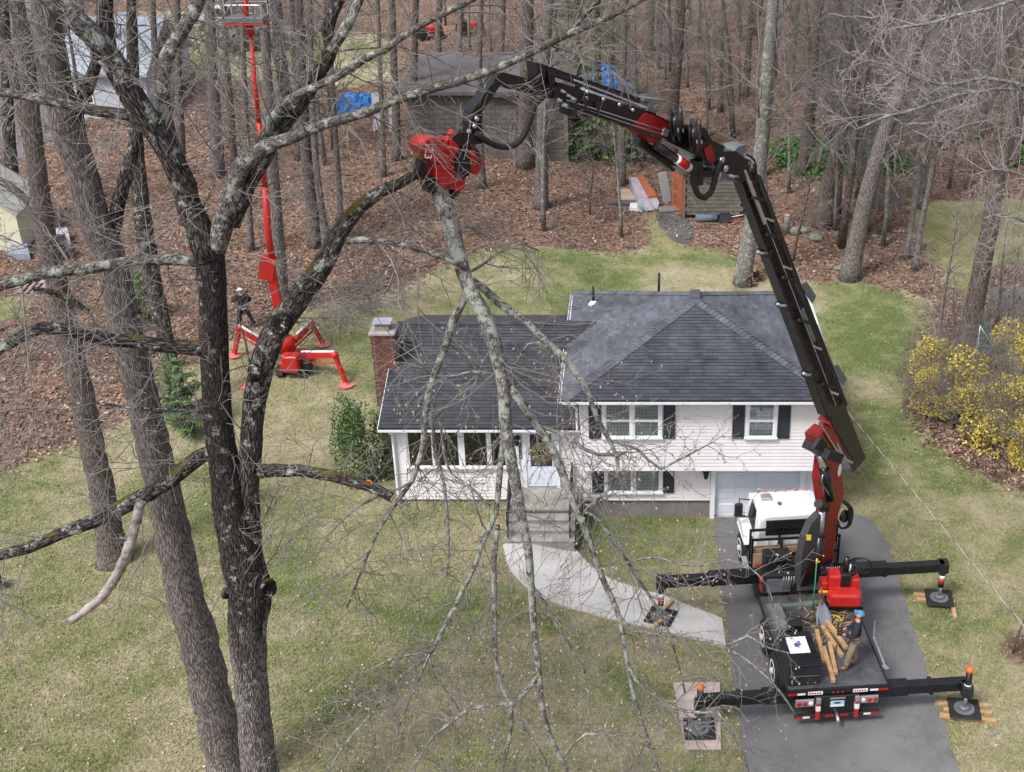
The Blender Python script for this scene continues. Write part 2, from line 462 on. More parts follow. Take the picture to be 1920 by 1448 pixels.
ca = me.color_attributes.new('zone', 'FLOAT_COLOR', 'POINT')
dat = np.zeros((nv, 4), np.float32)
dat[:, 0] = np.clip(0.5 + zl.ravel() / 2.4, 0, 1); dat[:, 1] = np.clip(0.5 + zm.ravel() / 2.0, 0, 1); dat[:, 2] = np.clip(0.5 + zo.ravel() / 1.6, 0, 1); dat[:, 3] = 1
ca.data.foreach_set('color', dat.ravel())

def noise(nt, vec, scale, detail=4, rough=0.6, dist=0.0):
    n = nt.nodes.new('ShaderNodeTexNoise'); n.inputs['Scale'].default_value = scale; n.inputs['Detail'].default_value = detail
    n.inputs['Roughness'].default_value = rough; n.inputs['Distortion'].default_value = dist
    nt.links.new(vec, n.inputs['Vector']); return n
def ramp(nt, fac, stops):
    r = nt.nodes.new('ShaderNodeValToRGB'); e = r.color_ramp.elements
    while len(e) < len(stops): e.new(0.5)
    for k, (p, c) in enumerate(stops): e[k].position = p; e[k].color = (*c, 1)
    nt.links.new(fac, r.inputs[0]); return r
def mixc(nt, fac, a, b, mode='MIX'):
    m = nt.nodes.new('ShaderNodeMixRGB'); m.blend_type = mode
    for k, s in ((0, fac), (1, a), (2, b)):
        if hasattr(s, 'is_linked') or hasattr(s, 'links'): nt.links.new(s, m.inputs[k])
        elif k == 0: m.inputs[0].default_value = s
        else: m.inputs[k].default_value = (*s, 1)
    return m.outputs[0]
def maprange(nt, v, a, b, c=0.0, d=1.0):
    m = nt.nodes.new('ShaderNodeMapRange'); nt.links.new(v, m.inputs[0])
    for k, q in ((1, a), (2, b), (3, c), (4, d)): m.inputs[k].default_value = q
    return m.outputs[0]
def math2(nt, op, a, b):
    m = nt.nodes.new('ShaderNodeMath'); m.operation = op
    for k, s in ((0, a), (1, b)):
        if hasattr(s, 'links'): nt.links.new(s, m.inputs[k])
        else: m.inputs[k].default_value = s
    return m.outputs[0]
STRAW, PALE, GREEN, DEEP = (0.335, 0.305, 0.185), (0.45, 0.41, 0.285), (0.215, 0.235, 0.105), (0.125, 0.165, 0.058)
def lawn_colour(nt, pos):
    big = noise(nt, pos, 0.16, 3, 0.55, 0.5); mid = noise(nt, pos, 0.9, 5, 0.7); fine = noise(nt, pos, 9, 5, 0.75)
    f = math2(nt, 'ADD', math2(nt, 'MULTIPLY', big.outputs['Fac'], 0.55), math2(nt, 'MULTIPLY', mid.outputs['Fac'], 0.45))
    f = math2(nt, 'ADD', math2(nt, 'MULTIPLY', f, 0.8), math2(nt, 'MULTIPLY', fine.outputs['Fac'], 0.2))
    return ramp(nt, f, [(0.405, DEEP), (0.465, GREEN), (0.525, STRAW), (0.605, PALE)]).outputs[0], fine
gm = bpy.data.materials.new('ground_cover'); gm.use_nodes = True
nt = gm.node_tree; gb = nt.nodes['Principled BSDF']; gb.inputs['Roughness'].default_value = 0.95; gb.inputs['Specular IOR Level'].default_value = 0.1
geo = nt.nodes.new('ShaderNodeNewGeometry'); pos = geo.outputs['Position']
at = nt.nodes.new('ShaderNodeVertexColor'); at.layer_name = 'zone'
sp = nt.nodes.new('ShaderNodeSeparateColor'); nt.links.new(at.outputs[0], sp.inputs[0])
lawnc, fine = lawn_colour(nt, pos)
ed = noise(nt, pos, 0.9, 6, 0.75)
edf = math2(nt, 'MULTIPLY', math2(nt, 'SUBTRACT', ed.outputs['Fac'], 0.5), 0.75)
lawnm = maprange(nt, math2(nt, 'ADD', sp.outputs[0], edf), 0.44, 0.58)
# leaf litter
vo = nt.nodes.new('ShaderNodeTexVoronoi'); vo.inputs['Scale'].default_value = 7.0; vo.inputs['Randomness'].default_value = 1.0; nt.links.new(pos, vo.inputs['Vector'])
sc_ = nt.nodes.new('ShaderNodeSeparateColor'); nt.links.new(vo.outputs['Color'], sc_.inputs[0])
ln = noise(nt, pos, 0.5, 5, 0.7); lf = noise(nt, pos, 16, 4, 0.8)
lt = math2(nt, 'ADD', math2(nt, 'MULTIPLY', sc_.outputs[0], 0.45), math2(nt, 'MULTIPLY', lf.outputs['Fac'], 0.55))
litter = ramp(nt, lt, [(0.2, (0.085, 0.055, 0.043)), (0.45, (0.21, 0.135, 0.10)), (0.62, (0.30, 0.20, 0.155)), (0.85, (0.42, 0.31, 0.25))]).outputs[0]
litter = mixc(nt, maprange(nt, ln.outputs['Fac'], 0.42, 0.7, 0.0, 0.75), litter, (0.085, 0.062, 0.048))
mulc = ramp(nt, lf.outputs['Fac'], [(0.3, (0.05, 0.035, 0.028)), (0.7, (0.15, 0.105, 0.08))]).outputs[0]
mulm = maprange(nt, math2(nt, 'ADD', sp.outputs[1], edf), 0.42, 0.6, 0, 0.8)
litter = mixc(nt, mulm, litter, mulc)
moss = ramp(nt, fine.outputs['Fac'], [(0.3, (0.19, 0.18, 0.055)), (0.7, (0.34, 0.31, 0.12))]).outputs[0]
mossm = maprange(nt, math2(nt, 'ADD', sp.outputs[2], edf), 0.38, 0.6, 0, 0.4)
lawn2 = mixc(nt, mossm, lawnc, moss)
allc = mixc(nt, lawnm, litter, lawn2)
nt.links.new(allc, gb.inputs['Base Color'])
bp = nt.nodes.new('ShaderNodeBump'); bp.inputs['Strength'].default_value = 0.8; bp.inputs['Distance'].default_value = 0.06
nt.links.new(math2(nt, 'ADD', lf.outputs['Fac'], fine.outputs['Fac']), bp.inputs['Height']); nt.links.new(bp.outputs[0], gb.inputs['Normal'])
me.materials.append(gm)
ground = bpy.data.objects.new('ground', me); col.objects.link(ground); struct(ground)
ground['label'] = 'patchy spring lawn running into brown leaf litter under the trees'

# ------------------------------------------------------------------ scatter of grass blades and dead leaves
rng = np.random.default_rng(3)
def isl_mat(name, stops, rough=0.9, lawn=False, trans=False):
    m = bpy.data.materials.new(name); m.use_nodes = True; nt = m.node_tree; b = nt.nodes['Principled BSDF']
    b.inputs['Roughness'].default_value = rough; b.inputs['Specular IOR Level'].default_value = 0.15
    g = nt.nodes.new('ShaderNodeNewGeometry')
    r = ramp(nt, g.outputs['Random Per Island'], stops).outputs[0]
    if lawn:
        c, f = lawn_colour(nt, g.outputs['Position']); r = mixc(nt, 0.42, c, r)
    if name == 'dead_leaf':
        w_ = noise(nt, g.outputs['Position'], 0.35, 5, 0.7, 0.6); r = mixc(nt, 1.0, r, ramp(nt, w_.outputs['Fac'], [(0.36, (.42, .40, .40)), (0.5, (.9, .9, .9)), (0.66, (1.2, 1.15, 1.1))]).outputs[0], 'MULTIPLY')
    nt.links.new(r, b.inputs['Base Color']); return m
M_blade = isl_mat('grass_blade', [(0.0, (0.18, 0.20, 0.085)), (0.4, (0.29, 0.285, 0.145)), (0.7, (0.42, 0.37, 0.20)), (1.0, (0.62, 0.55, 0.36))], lawn=True)
M_leaf = isl_mat('dead_leaf', [(0.0, (0.10, 0.062, 0.05)), (0.3, (0.22, 0.135, 0.098)), (0.7, (0.34, 0.225, 0.17)), (1.0, (0.50, 0.38, 0.31))])
M_green_leaf = isl_mat('groundcover_leaf', [(0.0, (0.03, 0.10, 0.02)), (0.6, (0.07, 0.22, 0.04)), (1.0, (0.14, 0.32, 0.08))], 0.6)
def tri_field(name, base, h, w, lean, m):
    """one upright triangle per point"""
    n = len(base); a = rng.uniform(0, 2 * np.pi, n); la = rng.uniform(0, 2 * np.pi, n)
    hh = h * rng.uniform(0.6, 1.3, n); ll = lean * hh * rng.uniform(0.2, 1, n)
    dx = np.cos(a) * w / 2; dy = np.sin(a) * w / 2
    v = np.empty((n, 3, 3)); v[:, 0] = base; v[:, 1] = base; v[:, 2] = base
    v[:, 0, 0] -= dx; v[:, 0, 1] -= dy; v[:, 1, 0] += dx; v[:, 1, 1] += dy
    v[:, 2, 0] += np.cos(la) * ll; v[:, 2, 1] += np.sin(la) * ll; v[:, 2, 2] += hh
    me = bpy.data.meshes.new(name); me.from_pydata(v.reshape(-1, 3).tolist(), [], np.arange(3 * n).reshape(-1, 3).tolist()); me.materials.append(m)
    o = bpy.data.objects.new(name, me); col.objects.link(o); return o
def quad_field(name, c, size, m, flat=0.5, aspect=0.6):
    """one leaf (kite shaped, tilted) per point"""
    n = len(c); a = rng.uniform(0, 2 * np.pi, n); s = size * rng.uniform(0.6, 1.4, n)
    tx = rng.normal(0, flat, n); ty = rng.normal(0, flat, n)
    def pt(u, w):
        x = np.cos(a) * u - np.sin(a) * w; y = np.sin(a) * u + np.cos(a) * w
        return np.stack([c[:, 0] + x, c[:, 1] + y, c[:, 2] + x * tx + y * ty], 1)
    v = np.stack([pt(-s / 2, 0 * s), pt(s * 0.1, -s * aspect / 2), pt(s / 2, 0 * s), pt(s * 0.1, s * aspect / 2)], 1)
    me = bpy.data.meshes.new(name); me.from_pydata(v.reshape(-1, 3).tolist(), [], np.arange(4 * n).reshape(-1, 4).tolist()); me.materials.append(m)
    o = bpy.data.objects.new(name, me); col.objects.link(o); return o
def sample_ground(n, x0, x1, y0, y1, far=False):
    """random pixels of the picture's ground so that density follows what can be made out"""
    px = rng.uniform(x0, x1, n); py = rng.uniform(y0, y1, n)
    u = (px - CX) / FPX; v = (py - CY) / FPX
    dx, dy, dz = u, CT - v * ST, -ST - v * CT
    t = -H / dz
    for _ in range(10):
        z = tz(dx * t, dy * t); t = t + ((z - H) / dz - t) * 0.7
    return np.stack([dx * t, dy * t, H + dz * t], 1)
def keepout(p):
    x, y = p[:, 0], p[:, 1]
    k = np.ones(len(p), bool)
    for poly in KEEP: k &= sdist(poly, x, y) < (0.06 if poly is not HOUSE_FOOT else 0.0)
    return k
DRIVE = wpoly([(1336, 972), (1341, 1000), (1352, 1100), (1366, 1200), (1380, 1320), (1395, 1448), (1425, 1750), (1900, 1750), (1800, 1448), (1762, 1330), (1720, 1200), (1690, 1100), (1655, 1000), (1636, 978), (1600, 970)])
WALK_L = [(945, 1022), (947, 1045), (958, 1073), (983, 1100), (1020, 1124), (1070, 1142), (1130, 1158), (1225, 1180), (1300, 1199), (1362, 1216)]
WALK_U = [(1070, 1022), (1078, 1030), (1092, 1046), (1112, 1066), (1140, 1085), (1172, 1097), (1205, 1107), (1245, 1118), (1295, 1138), (1354, 1161)]
WALK = wpoly(WALK_L + WALK_U[::-1])
HOUSE_FOOT = np.array([(-8.0, 34.3), (5.5, 34.3), (5.5, 42.0), (-8.0, 42.0)])
STEPS_FOOT = np.array([(-4.1, 31.9), (-1.8, 31.9), (-1.8, 34.3), (-4.1, 34.3)])
KEEP = [DRIVE, WALK, HOUSE_FOOT, STEPS_FOOT]
p = sample_ground(420000, -30, 1950, 455, 1500)
p = p[(p[:, 1] < 66) & (p[:, 1] > 15)]
l, mm, o_ = zone_at(p[:, 0], p[:, 1])
k = (l + rng.normal(0, 0.35, len(p)) > 0) & keepout(p)
stuff(tri_field('lawn_grass', p[k], 0.05, 0.03, 1.6, M_blade), 'short straw and green spring grass of the lawn', 'grass')
# paler fallen leaves on the lawn
kk = np.where(k)[0]; sel = rng.choice(kk, 1500, replace=False)
lp = p[sel].copy(); lp[:, 2] += 0.05
stuff(quad_field('lawn_leaves', lp, 0.075, isl_mat('pale_leaf', [(0, (.30, .2, .13)), (1, (.6, .5, .38))]), 0.3), 'scattered dead leaves lying on the lawn', 'leaves')
q = np.concatenate([sample_ground(120000, -30, 1950, 20, 910), sample_ground(9000, 1690, 1950, 590, 960)])
q = q[q[:, 1] < 125]
l, mm, o_ = zone_at(q[:, 0], q[:, 1])
k = (l + rng.normal(0, 0.4, len(q)) < 0) & keepout(q)
q = q[k]; q[:, 2] += rng.uniform(0.01, 0.06, len(q))
stuff(quad_field('leaf_litter', q, 0.14, M_leaf, 0.38), 'brown fallen oak leaves carpeting the ground under the trees', 'leaf litter')
GC = wpoly([(1452, 292), (1480, 268), (1530, 262), (1560, 270), (1640, 290), (1700, 300), (1692, 322), (1600, 325), (1560, 335), (1520, 330), (1475, 312)])
g = sample_ground(16000, 1440, 1930, 255, 345)
s_ = sdist(GC, g[:, 0], g[:, 1]); s2 = sdist(wpoly([(1895, 275), (1930, 270), (1930, 305), (1900, 310)]), g[:, 0], g[:, 1])
g = g[(np.maximum(s_, s2) + rng.normal(0, 0.5, len(g)) > 0)]; g[:, 2] += rng.uniform(0.05, 0.3, len(g))
stuff(quad_field('pachysandra', g, 0.22, M_green_leaf, 0.6), 'bright green evergreen ground cover in the wood', 'ground cover')

# ------------------------------------------------------------------ driveway, walkway, paths
def asphalt(name, c, sc=1.0):
    m = mat(name, c, 0.9, 0.22, 0.55, 0.35, 60, detail=9)
    nt = m.node_tree; b = nt.nodes['Principled BSDF']; src = b.inputs['Base Color'].links[0].from_socket
    g = nt.nodes.new('ShaderNodeNewGeometry'); n = noise(nt, g.outputs['Position'], 45, 3, 0.8)
    r = ramp(nt, n.outputs['Fac'], [(0.3, (0.62, 0.62, 0.62)), (0.7, (1.3, 1.3, 1.3))])
    nt.links.new(mixc(nt, 1.0, src, r.outputs[0], 'MULTIPLY'), b.inputs['Base Color'])
    return m
M_asph = asphalt('asphalt', (0.168, 0.166, 0.168))
scuffs(M_asph, (.095, .094, .097), .45, .56, .55)
M_gravel = asphalt('dark_gravel', (0.11, 0.11, 0.115))
def strip(name, left, right, h, m, n=60, skirt=0.12):
    """a slab lying on the ground between two polylines of world points"""
    def resample(pl, n):
        pl = [Vector((p[0], p[1], 0)) for p in pl]; L = [0]
        for a, b in zip(pl, pl[1:]): L.append(L[-1] + (b - a).length)
        out = []
        for k in range(n + 1):
            s = L[-1] * k / n; j = 0
            while j < len(L) - 2 and L[j + 1] < s: j += 1
            f = (s - L[j]) / max(1e-9, L[j + 1] - L[j]); out.append(pl[j].lerp(pl[j + 1], f))
        return out
    A = resample(left, n); B = resample(right, n); mb = MB(); W = 8
    rows = []; rg = random.Random(name); wig = [rg.gauss(0, .006) for _ in range(97)]
    for a, b in zip(A, B):
        row = []
        a0 = a.copy(); b0 = b.copy()
        row.append(mb.vert((a.x, a.y, terrain(a.x, a.y) - skirt)))
        for w in range(W + 1):
            c = a.lerp(b, w / W + (wig[len(rows) % 97] if w in (0, W) else 0)); row.append(mb.vert((c.x, c.y, terrain(c.x, c.y) + h)))
        row.append(mb.vert((b.x, b.y, terrain(b.x, b.y) - skirt)))
        rows.append(row)
    for r0, r1 in zip(rows, rows[1:]):
        for w in range(W + 2): mb.face((r0[w], r0[w + 1], r1[w + 1], r1[w]), False)
    mb.face(rows[0][::-1]); mb.face(rows[-1])
    o = mb.build(name, m); return struct(o)
dl = [(1336, 968), (1341, 1000), (1352, 1100), (1366, 1200), (1380, 1320), (1395, 1448), (1425, 1750)]
dr = [(1622, 968), (1655, 1000), (1690, 1100), (1720, 1200), (1762, 1330), (1800, 1448), (1900, 1750)]
strip('driveway', [G(*q) for q in dl][::-1], [G(*q) for q in dr][::-1], 0.02, M_asph, 80)
M_walk = mat('walk_concrete', (0.50, 0.49, 0.475), 0.85, 0.18, 0.8, 0.2, 40, detail=8)
strip('walkway', [G(*q) for q in WALK_L], [G(*q) for q in WALK_U], 0.04, M_walk, 60)
strip('gravel_path', [G(*q) for q in [(1228, 402), (1238, 425), (1262, 452), (1283, 458)]], [G(*q) for q in [(1262, 398), (1290, 412), (1302, 430), (1300, 452)]], 0.015, M_gravel, 20)
M_road = asphalt('road_asphalt', (0.16, 0.155, 0.16))
strip('road', [G(*q) for q in [(1852, 548), (1870, 580), (1905, 625), (2100, 700)]], [G(*q) for q in [(1900, 520), (1935, 545), (1980, 580), (2200, 640)]], 0.015, M_road, 30)
strip('neighbour_drive', [G(*q) for q in [(30, 90), (60, 160), (40, 220), (-60, 260)]], [G(*q) for q in [(90, 70), (150, 130), (160, 215), (40, 300)]], 0.015, M_road, 30)

# ================================================================== THE HOUSE
M_side = mat('vinyl_siding', (0.75, 0.725, 0.74), 0.55, 0.06, 1.2)
M_sidedk = mat('siding_backing', (0.25, 0.23, 0.23), 0.8)
M_found = mat('foundation_concrete', (0.20, 0.175, 0.165), 0.9, 0.2, 2, 0.2)
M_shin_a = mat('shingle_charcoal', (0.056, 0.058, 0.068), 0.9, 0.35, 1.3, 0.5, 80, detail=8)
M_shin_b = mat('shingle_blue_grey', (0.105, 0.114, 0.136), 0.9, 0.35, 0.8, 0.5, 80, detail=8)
M_shin_c = mat('shingle_dark_front', (0.062, 0.067, 0.084), 0.95, 0.5, 0.9, 0.5, 80, detail=8, stretch=(1, .25, 1))  # front hip face only: darker and streakier than the other hip faces
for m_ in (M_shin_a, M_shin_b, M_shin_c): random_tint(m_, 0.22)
M_shutter = mat('slate_shutter', (0.028, 0.032, 0.042), 0.55, 0.15, 4)
M_curtain = mat('curtain_cloth', (0.42, 0.43, 0.43), 0.9, 0.1, 5)
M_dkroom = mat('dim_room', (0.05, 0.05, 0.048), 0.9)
M_doorw = mat('storm_door_white', (0.68, 0.74, 0.84), 0.45, 0.04, 2)
M_garage = mat('garage_door_paint', (0.70, 0.74, 0.82), 0.5, 0.05, 1.5)
M_brick = random_tint(mat('red_brick', (0.155, 0.066, 0.050), 0.9, 0.35, 9, 0.5, 40), 0.3)
M_mortar = mat('mortar', (0.28, 0.24, 0.22), 0.95, 0.15, 10)
M_iron = mat('black_iron', (0.016, 0.018, 0.024), 0.5)
M_shingk = mat('shingle_edge', (0.03, 0.03, 0.035), 0.9)
def glass_mat(name, tint, glossy=0.22):
    m = bpy.data.materials.new(name); m.use_nodes = True; nt = m.node_tree
    for n in list(nt.nodes): nt.nodes.remove(n)
    out = nt.nodes.new('ShaderNodeOutputMaterial'); mx = nt.nodes.new('ShaderNodeMixShader')
    tr = nt.nodes.new('ShaderNodeBsdfTransparent'); tr.inputs[0].default_value = (*tint, 1)
    gl = nt.nodes.new('ShaderNodeBsdfGlossy'); gl.inputs['Roughness'].default_value = 0.03
    lw = nt.nodes.new('ShaderNodeLayerWeight'); lw.inputs[0].default_value = glossy
    nt.links.new(lw.outputs['Facing'], mx.inputs[0]); nt.links.new(tr.outputs[0], mx.inputs[1]); nt.links.new(gl.outputs[0], mx.inputs[2]); nt.links.new(mx.outputs[0], out.inputs[0])
    MATS[name] = m; return m
M_pane = glass_mat('window_pane', (0.85, 0.88, 0.88), 0.3)

house = root('house', 'pinkish white split level house with grey hip roof and chimney', 'house', (0, 36, 0.0))
def hp(mb, name, m, parent=None): return mb.build(name, m, parent or house)
# cores
XW0, XW1 = -1.7, 5.77
w = MB(); w.box(XW0, XW1, 33.72, 41.5, 2.19, 4.86); hp(w, 'wall', M_sidedk)
w = MB()
w.box(XW0, 2.45, 34.32, 41.5, 0.66, 2.19); w.box(5.5, XW1, 34.32, 41.5, 0.0, 2.19); w.box(2.45, 5.5, 34.6, 41.5, -0.2, 2.19)
hp(w, 'wall', M_sidedk)
w = MB()            # left wing, open behind the picture window
w.box(-7.67, -7.25, 34.32, 42.3, 0.7, 3.5); w.box(-3.75, XW0, 34.32, 42.3, 0.7, 3.5)
w.box(-7.25, -3.75, 34.32, 34.5, 0.7, 1.95); w.box(-7.25, -3.75, 34.32, 34.5, 3.28, 3.5); w.box(-7.25, -3.75, 37.5, 42.3, 0.7, 3.5)
w.poly([(-7.67, 33.95, 3.5), (-7.67, 42.3, 3.5), (-7.67, 38.3, 5.1)])
hp(w, 'wall', M_sidedk)
hp(MB().box(-7.25, -3.75, 34.5, 37.5, 0.7, 0.72), 'room_floor', M_dkroom); hp(MB().box(-7.25, -3.75, 34.5, 37.5, 3.45, 3.47), 'room_ceiling', M_dkroom)
w = MB(); w.box(-7.64, 2.44, 34.36, 42.2, -0.4, 0.74); w.box(5.52, 5.74, 34.36, 41.4, -0.4, 0.05); hp(w, 'foundation', M_found)
# siding boards, one object each
def board(x0, x1, Y, z, h=0.12):
    mb = MB(); g = 0.024
    mb.hexa([(x0, Y - g, z), (x1, Y - g, z), (x1, Y + 0.02, z), (x0, Y + 0.02, z), (x0, Y - 0.002, z + h), (x1, Y - 0.002, z + h), (x1, Y + 0.02, z + h - .03), (x0, Y + 0.02, z + h - .03)])
    return mb
def boards(x0, x1, Y, z0, z1, h=0.12):
    z = z0; ob = None
    mb = board(x0 - (x0 + x1) / 2, x1 - (x0 + x1) / 2, 0, 0, h); me = mb.mesh('siding_board', M_side)
    while z < z1 - 0.03:
        inst('siding_board', me, house, Matrix.Translation(Vector(((x0 + x1) / 2, Y, z)) - Vector((0, 36, 0)))); z += h
boards(XW0 + .09, XW1 - .09, 33.70, 2.2, 4.72)
boards(XW0 + .02, 2.44, 34.30, 0.68, 2.16)
boards(5.51, XW1 - .07, 34.30, 0.06, 2.16)
boards(-7.58, -7.33, 34.30, 1.92, 3.4); boards(-7.58, -3.67, 34.30, 0.72, 1.92); boards(-3.67, -3.55, 34.30, 1.92, 3.4); boards(-2.38, XW0 + .0, 34.30, 0.72, 3.4)
boards(-3.67, -3.56, 34.30, 1.2, 1.9)
# corner boards, overhang trim, soffits
c = MB()
for x in (XW0 - .01, XW1 - .09): c.box(x, x + .1, 33.66, 33.76, 2.17, 4.74)
c.box(XW1 - .08, XW1 + .01, 34.26, 34.36, 0.0, 2.17); c.box(-7.70, -7.58, 34.25, 34.36, 0.70, 3.42)
hp(c, 'corner_board', M_white)
c = MB(); c.box(XW0 - .01, XW1 + .01, 33.66, 34.34, 2.15, 2.188); hp(c, 'overhang_soffit', M_white)
s_ = MB(); s_.box(-2.15, 6.15, 33.32, 33.7, 4.70, 4.74); s_.box(-2.15, -1.72, 33.7, 41.8, 4.70, 4.74); s_.box(5.78, 6.15, 33.7, 41.8, 4.70, 4.74); s_.box(-2.15, 6.15, 41.5, 41.85, 4.70, 4.74)
s_.box(-7.95, -1.72, 33.92, 34.32, 3.40, 3.44); hp(s_, 'soffit', M_white)
# ---- roofs
def roof_plane(A, B, C, D, m, parent, budget, exposure=0.145, tab=0.31, seed=1, slab=0.1, minrow=0):
    """A-B eave (left to right seen from outside), D-C top"""
    A, B, C, D = map(Vector, (A, B, C, D)); rn = random.Random(seed)
    n = (B - A).cross(D - A).normalized()
    core = MB(); dn = n * slab
    core.prism([A, B, C, D] if (C - D).length > .01 else [A, B, C], -dn)
    hp(core, 'deck', M_shingk, parent)
    up = ((D + C) / 2 - (A + B) / 2); L = ((D - A) - (B - A).normalized() * (D - A).dot((B - A).normalized())).length
    rows = int(L / exposure); u = (B - A).normalized(); v = n.cross(u).normalized()
    me = None; bulk = MB()
    tm = MB(); tm.hexa([(0.002, -0.02, 0.0), (tab - .004, -0.02, 0.0), (tab - .004, exposure, 0.0), (0.002, exposure, 0.0), (0.002, -0.02, .032), (tab - .004, -0.02, .032), (tab - .004, exposure, .006), (0.002, exposure, .006)])
    tme = tm.mesh('shingle', m)
    R = Matrix((u, v, n)).transposed().to_4x4()
    used = 0
    for r in range(rows + 1):
        f0 = r * exposure / L; f1 = min(1, (r + 1) * exposure / L)
        if f0 >= 1: break
        l0, r0 = A.lerp(D, f0), B.lerp(C, f0); l1, r1 = A.lerp(D, f1), B.lerp(C, f1)
        off = 0.0 if r % 2 else tab / 2
        o0 = A + v * (r * exposure)
        ul = max((l0 - A).dot(u), (l1 - A).dot(u)) if True else 0; ur = min((r0 - A).dot(u), (r1 - A).dot(u))
        ul = ((l0 - A).dot(u) + (l1 - A).dot(u)) / 2; ur = ((r0 - A).dot(u) + (r1 - A).dot(u)) / 2
        k = math.floor(ul / tab) - 1
        while k * tab + off < ur:
            a, b = max(ul, k * tab + off), min(ur, (k + 1) * tab + off); k += 1
            if b - a < 0.03: continue
            lift = n * rn.uniform(0, 0.008)
            o = o0 + u * a + lift
            full = b - a > tab - 0.002
            if full and used < budget and r >= minrow:
                Mx = Matrix.Translation(o - ROOTM[parent.name].translation) @ R
                inst('shingle', tme, parent, Mx); used += 1
            else:
                q = [o + v * -0.02, o + u * (b - a - .004) + v * -0.02, o + u * (b - a - .004) + v * exposure, o + v * exposure]
                bulk.hexa([p for p in q] + [q[0] + n * .032, q[1] + n * .032, q[2] + n * .006, q[3] + n * .006])
    stuff(hp(bulk, 'shingles', m, parent))
def caps(mb, a, b, m, w=0.2):
    a = Vector(a); b = Vector(b); d = (b - a); L = d.length; d.normalize(); n = int(L / .16)
    x = d.cross(Vector((0, 0, 1))).normalized(); up = x.cross(d)
    for k in range(n):
        p = a + d * (k * .16); q = p + d * .2
        for s in (-1, 1):
            e = x * (s * w) - Vector((0, 0, w * .33))
            t0 = up * .075; t1 = up * .05
            pts = [p + t0, p + e + t0, q + e + t1, q + t1]
            if s > 0: pts.reverse()
            mb.poly(pts); mb.poly([p + t0, p + t0 - up * .02, p + e + t0 - up * .02, p + e + t0])
E = 4.84
AP, BP = (2.0, 37.5, 6.39), (2.0, 38.0, 6.39)
c0, c1, c2, c3 = (-2.2, 33.3, E), (6.2, 33.3, E), (6.2, 41.9, E), (-2.2, 41.9, E)
roof_r = hp(MB().box(-1.2, 5.2, 34.5, 40.5, 4.75, 4.9), 'hip_roof', M_shingk)
roof_r['label'] = 'blue grey shingled hip roof over the garage'
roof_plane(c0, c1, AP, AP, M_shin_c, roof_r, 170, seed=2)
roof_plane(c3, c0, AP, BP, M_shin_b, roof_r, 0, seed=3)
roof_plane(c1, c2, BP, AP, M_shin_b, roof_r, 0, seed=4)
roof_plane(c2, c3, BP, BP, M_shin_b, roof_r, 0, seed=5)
cp = MB()
for a, b in ((c0, AP), (c1, AP), (c2, BP), (c3, BP), (AP, BP)): caps(cp, a, b, M_shin_b)
hp(cp, 'ridge_caps', M_shin_b, roof_r)
cp = MB(); cp.bbox(1.83, 2.17, 37.55, 38.15, 6.36, 6.50, .03); hp(cp, 'ridge_vent', M_shin_b, roof_r)
roof_l = hp(MB().box(-7.5, -2, 35.5, 41, 3.5, 3.6), 'gable_roof', M_shingk)
roof_l['label'] = 'dark charcoal shingled gable roof over the front door'
roof_plane((-8.0, 33.9, 3.56), (-1.3, 33.9, 3.56), (-1.3, 38.3, 5.19), (-8.0, 38.3, 5.19), M_shin_a, roof_l, 130, seed=6)
roof_plane((-1.3, 42.7, 3.56), (-8.0, 42.7, 3.56), (-8.0, 38.3, 5.19), (-1.3, 38.3, 5.19), M_shin_a, roof_l, 0, seed=7)
cp = MB(); caps(cp, (-8.0, 38.3, 5.19), (-1.4, 38.3, 5.19), M_shin_a, .15); hp(cp, 'ridge_caps', M_shin_a, roof_l)
# gutters and rakes
def gutter(a, b, name='gutter'):
    a = Vector(a); b = Vector(b); d = (b - a).normalized(); x = d.cross(Vector((0, 0, 1)))   # outward
    g = MB(); pr = [(0, 0), (.10, 0), (.13, .03), (.13, .11), (.115, .11), (.115, .035), (.095, .015), (0.0, .015)]
    g.prism([a + x * q[0] + Vector((0, 0, q[1])) for q in pr], b - a); return hp(g, name, M_white)
gutter((-2.2, 33.31, E - .115), (6.2, 33.31, E - .115)); gutter((6.21, 33.3, E - .115), (6.21, 41.9, E - .115)); gutter((-2.21, 37.0, E - .115), (-2.21, 33.3, E - .115)); gutter((-2.21, 41.9, E - .115), (-2.21, 38.5, E - .115))
gutter((-8.0, 33.91, 3.44), (-2.2, 33.91, 3.44)); 
f = MB()
for (y0, z0), (y1, z1) in (((33.9, 3.47), (38.3, 5.1)), ((42.7, 3.47), (38.3, 5.1))): f.bar((-8.01, y0, z0), (-8.01, y1, z1), .03, .16)
hp(f, 'rake_board', M_white)
d = MB(); d.tube([(-7.64, 33.86, 3.42), (-7.64, 34.1, 3.25), (-7.64, 34.2, 3.1), (-7.64, 34.2, 0.85), (-7.64, 34.0, 0.72)], .045, 6, smooth=False); hp(d, 'downspout', M_white)
d = MB(); d.tube([(-2.05, 33.28, 4.74), (-1.85, 33.45, 4.55), (-1.78, 33.6, 4.4), (-1.78, 33.62, 3.62)], .04, 6, smooth=False); hp(d, 'downspout', M_white)
v_ = MB(); v_.cyl((-1.45, 40.2, 5.0), (-1.45, 40.2, 5.75), .05, 10); o = hp(v_, 'vent_pipe', M_blackm); v_ = MB(); v_.lathe((-1.45, 40.2, 5.08), (0, 0, 1), [(0, .2), (.06, .14), (.14, .07)], 12); hp(v_, 'pipe_boot', M_white, o)
v_ = MB(); v_.cyl((.85, 40.3, 5.3), (.85, 40.3, 6.22), .045, 10); hp(v_, 'vent_pipe', M_blackm)

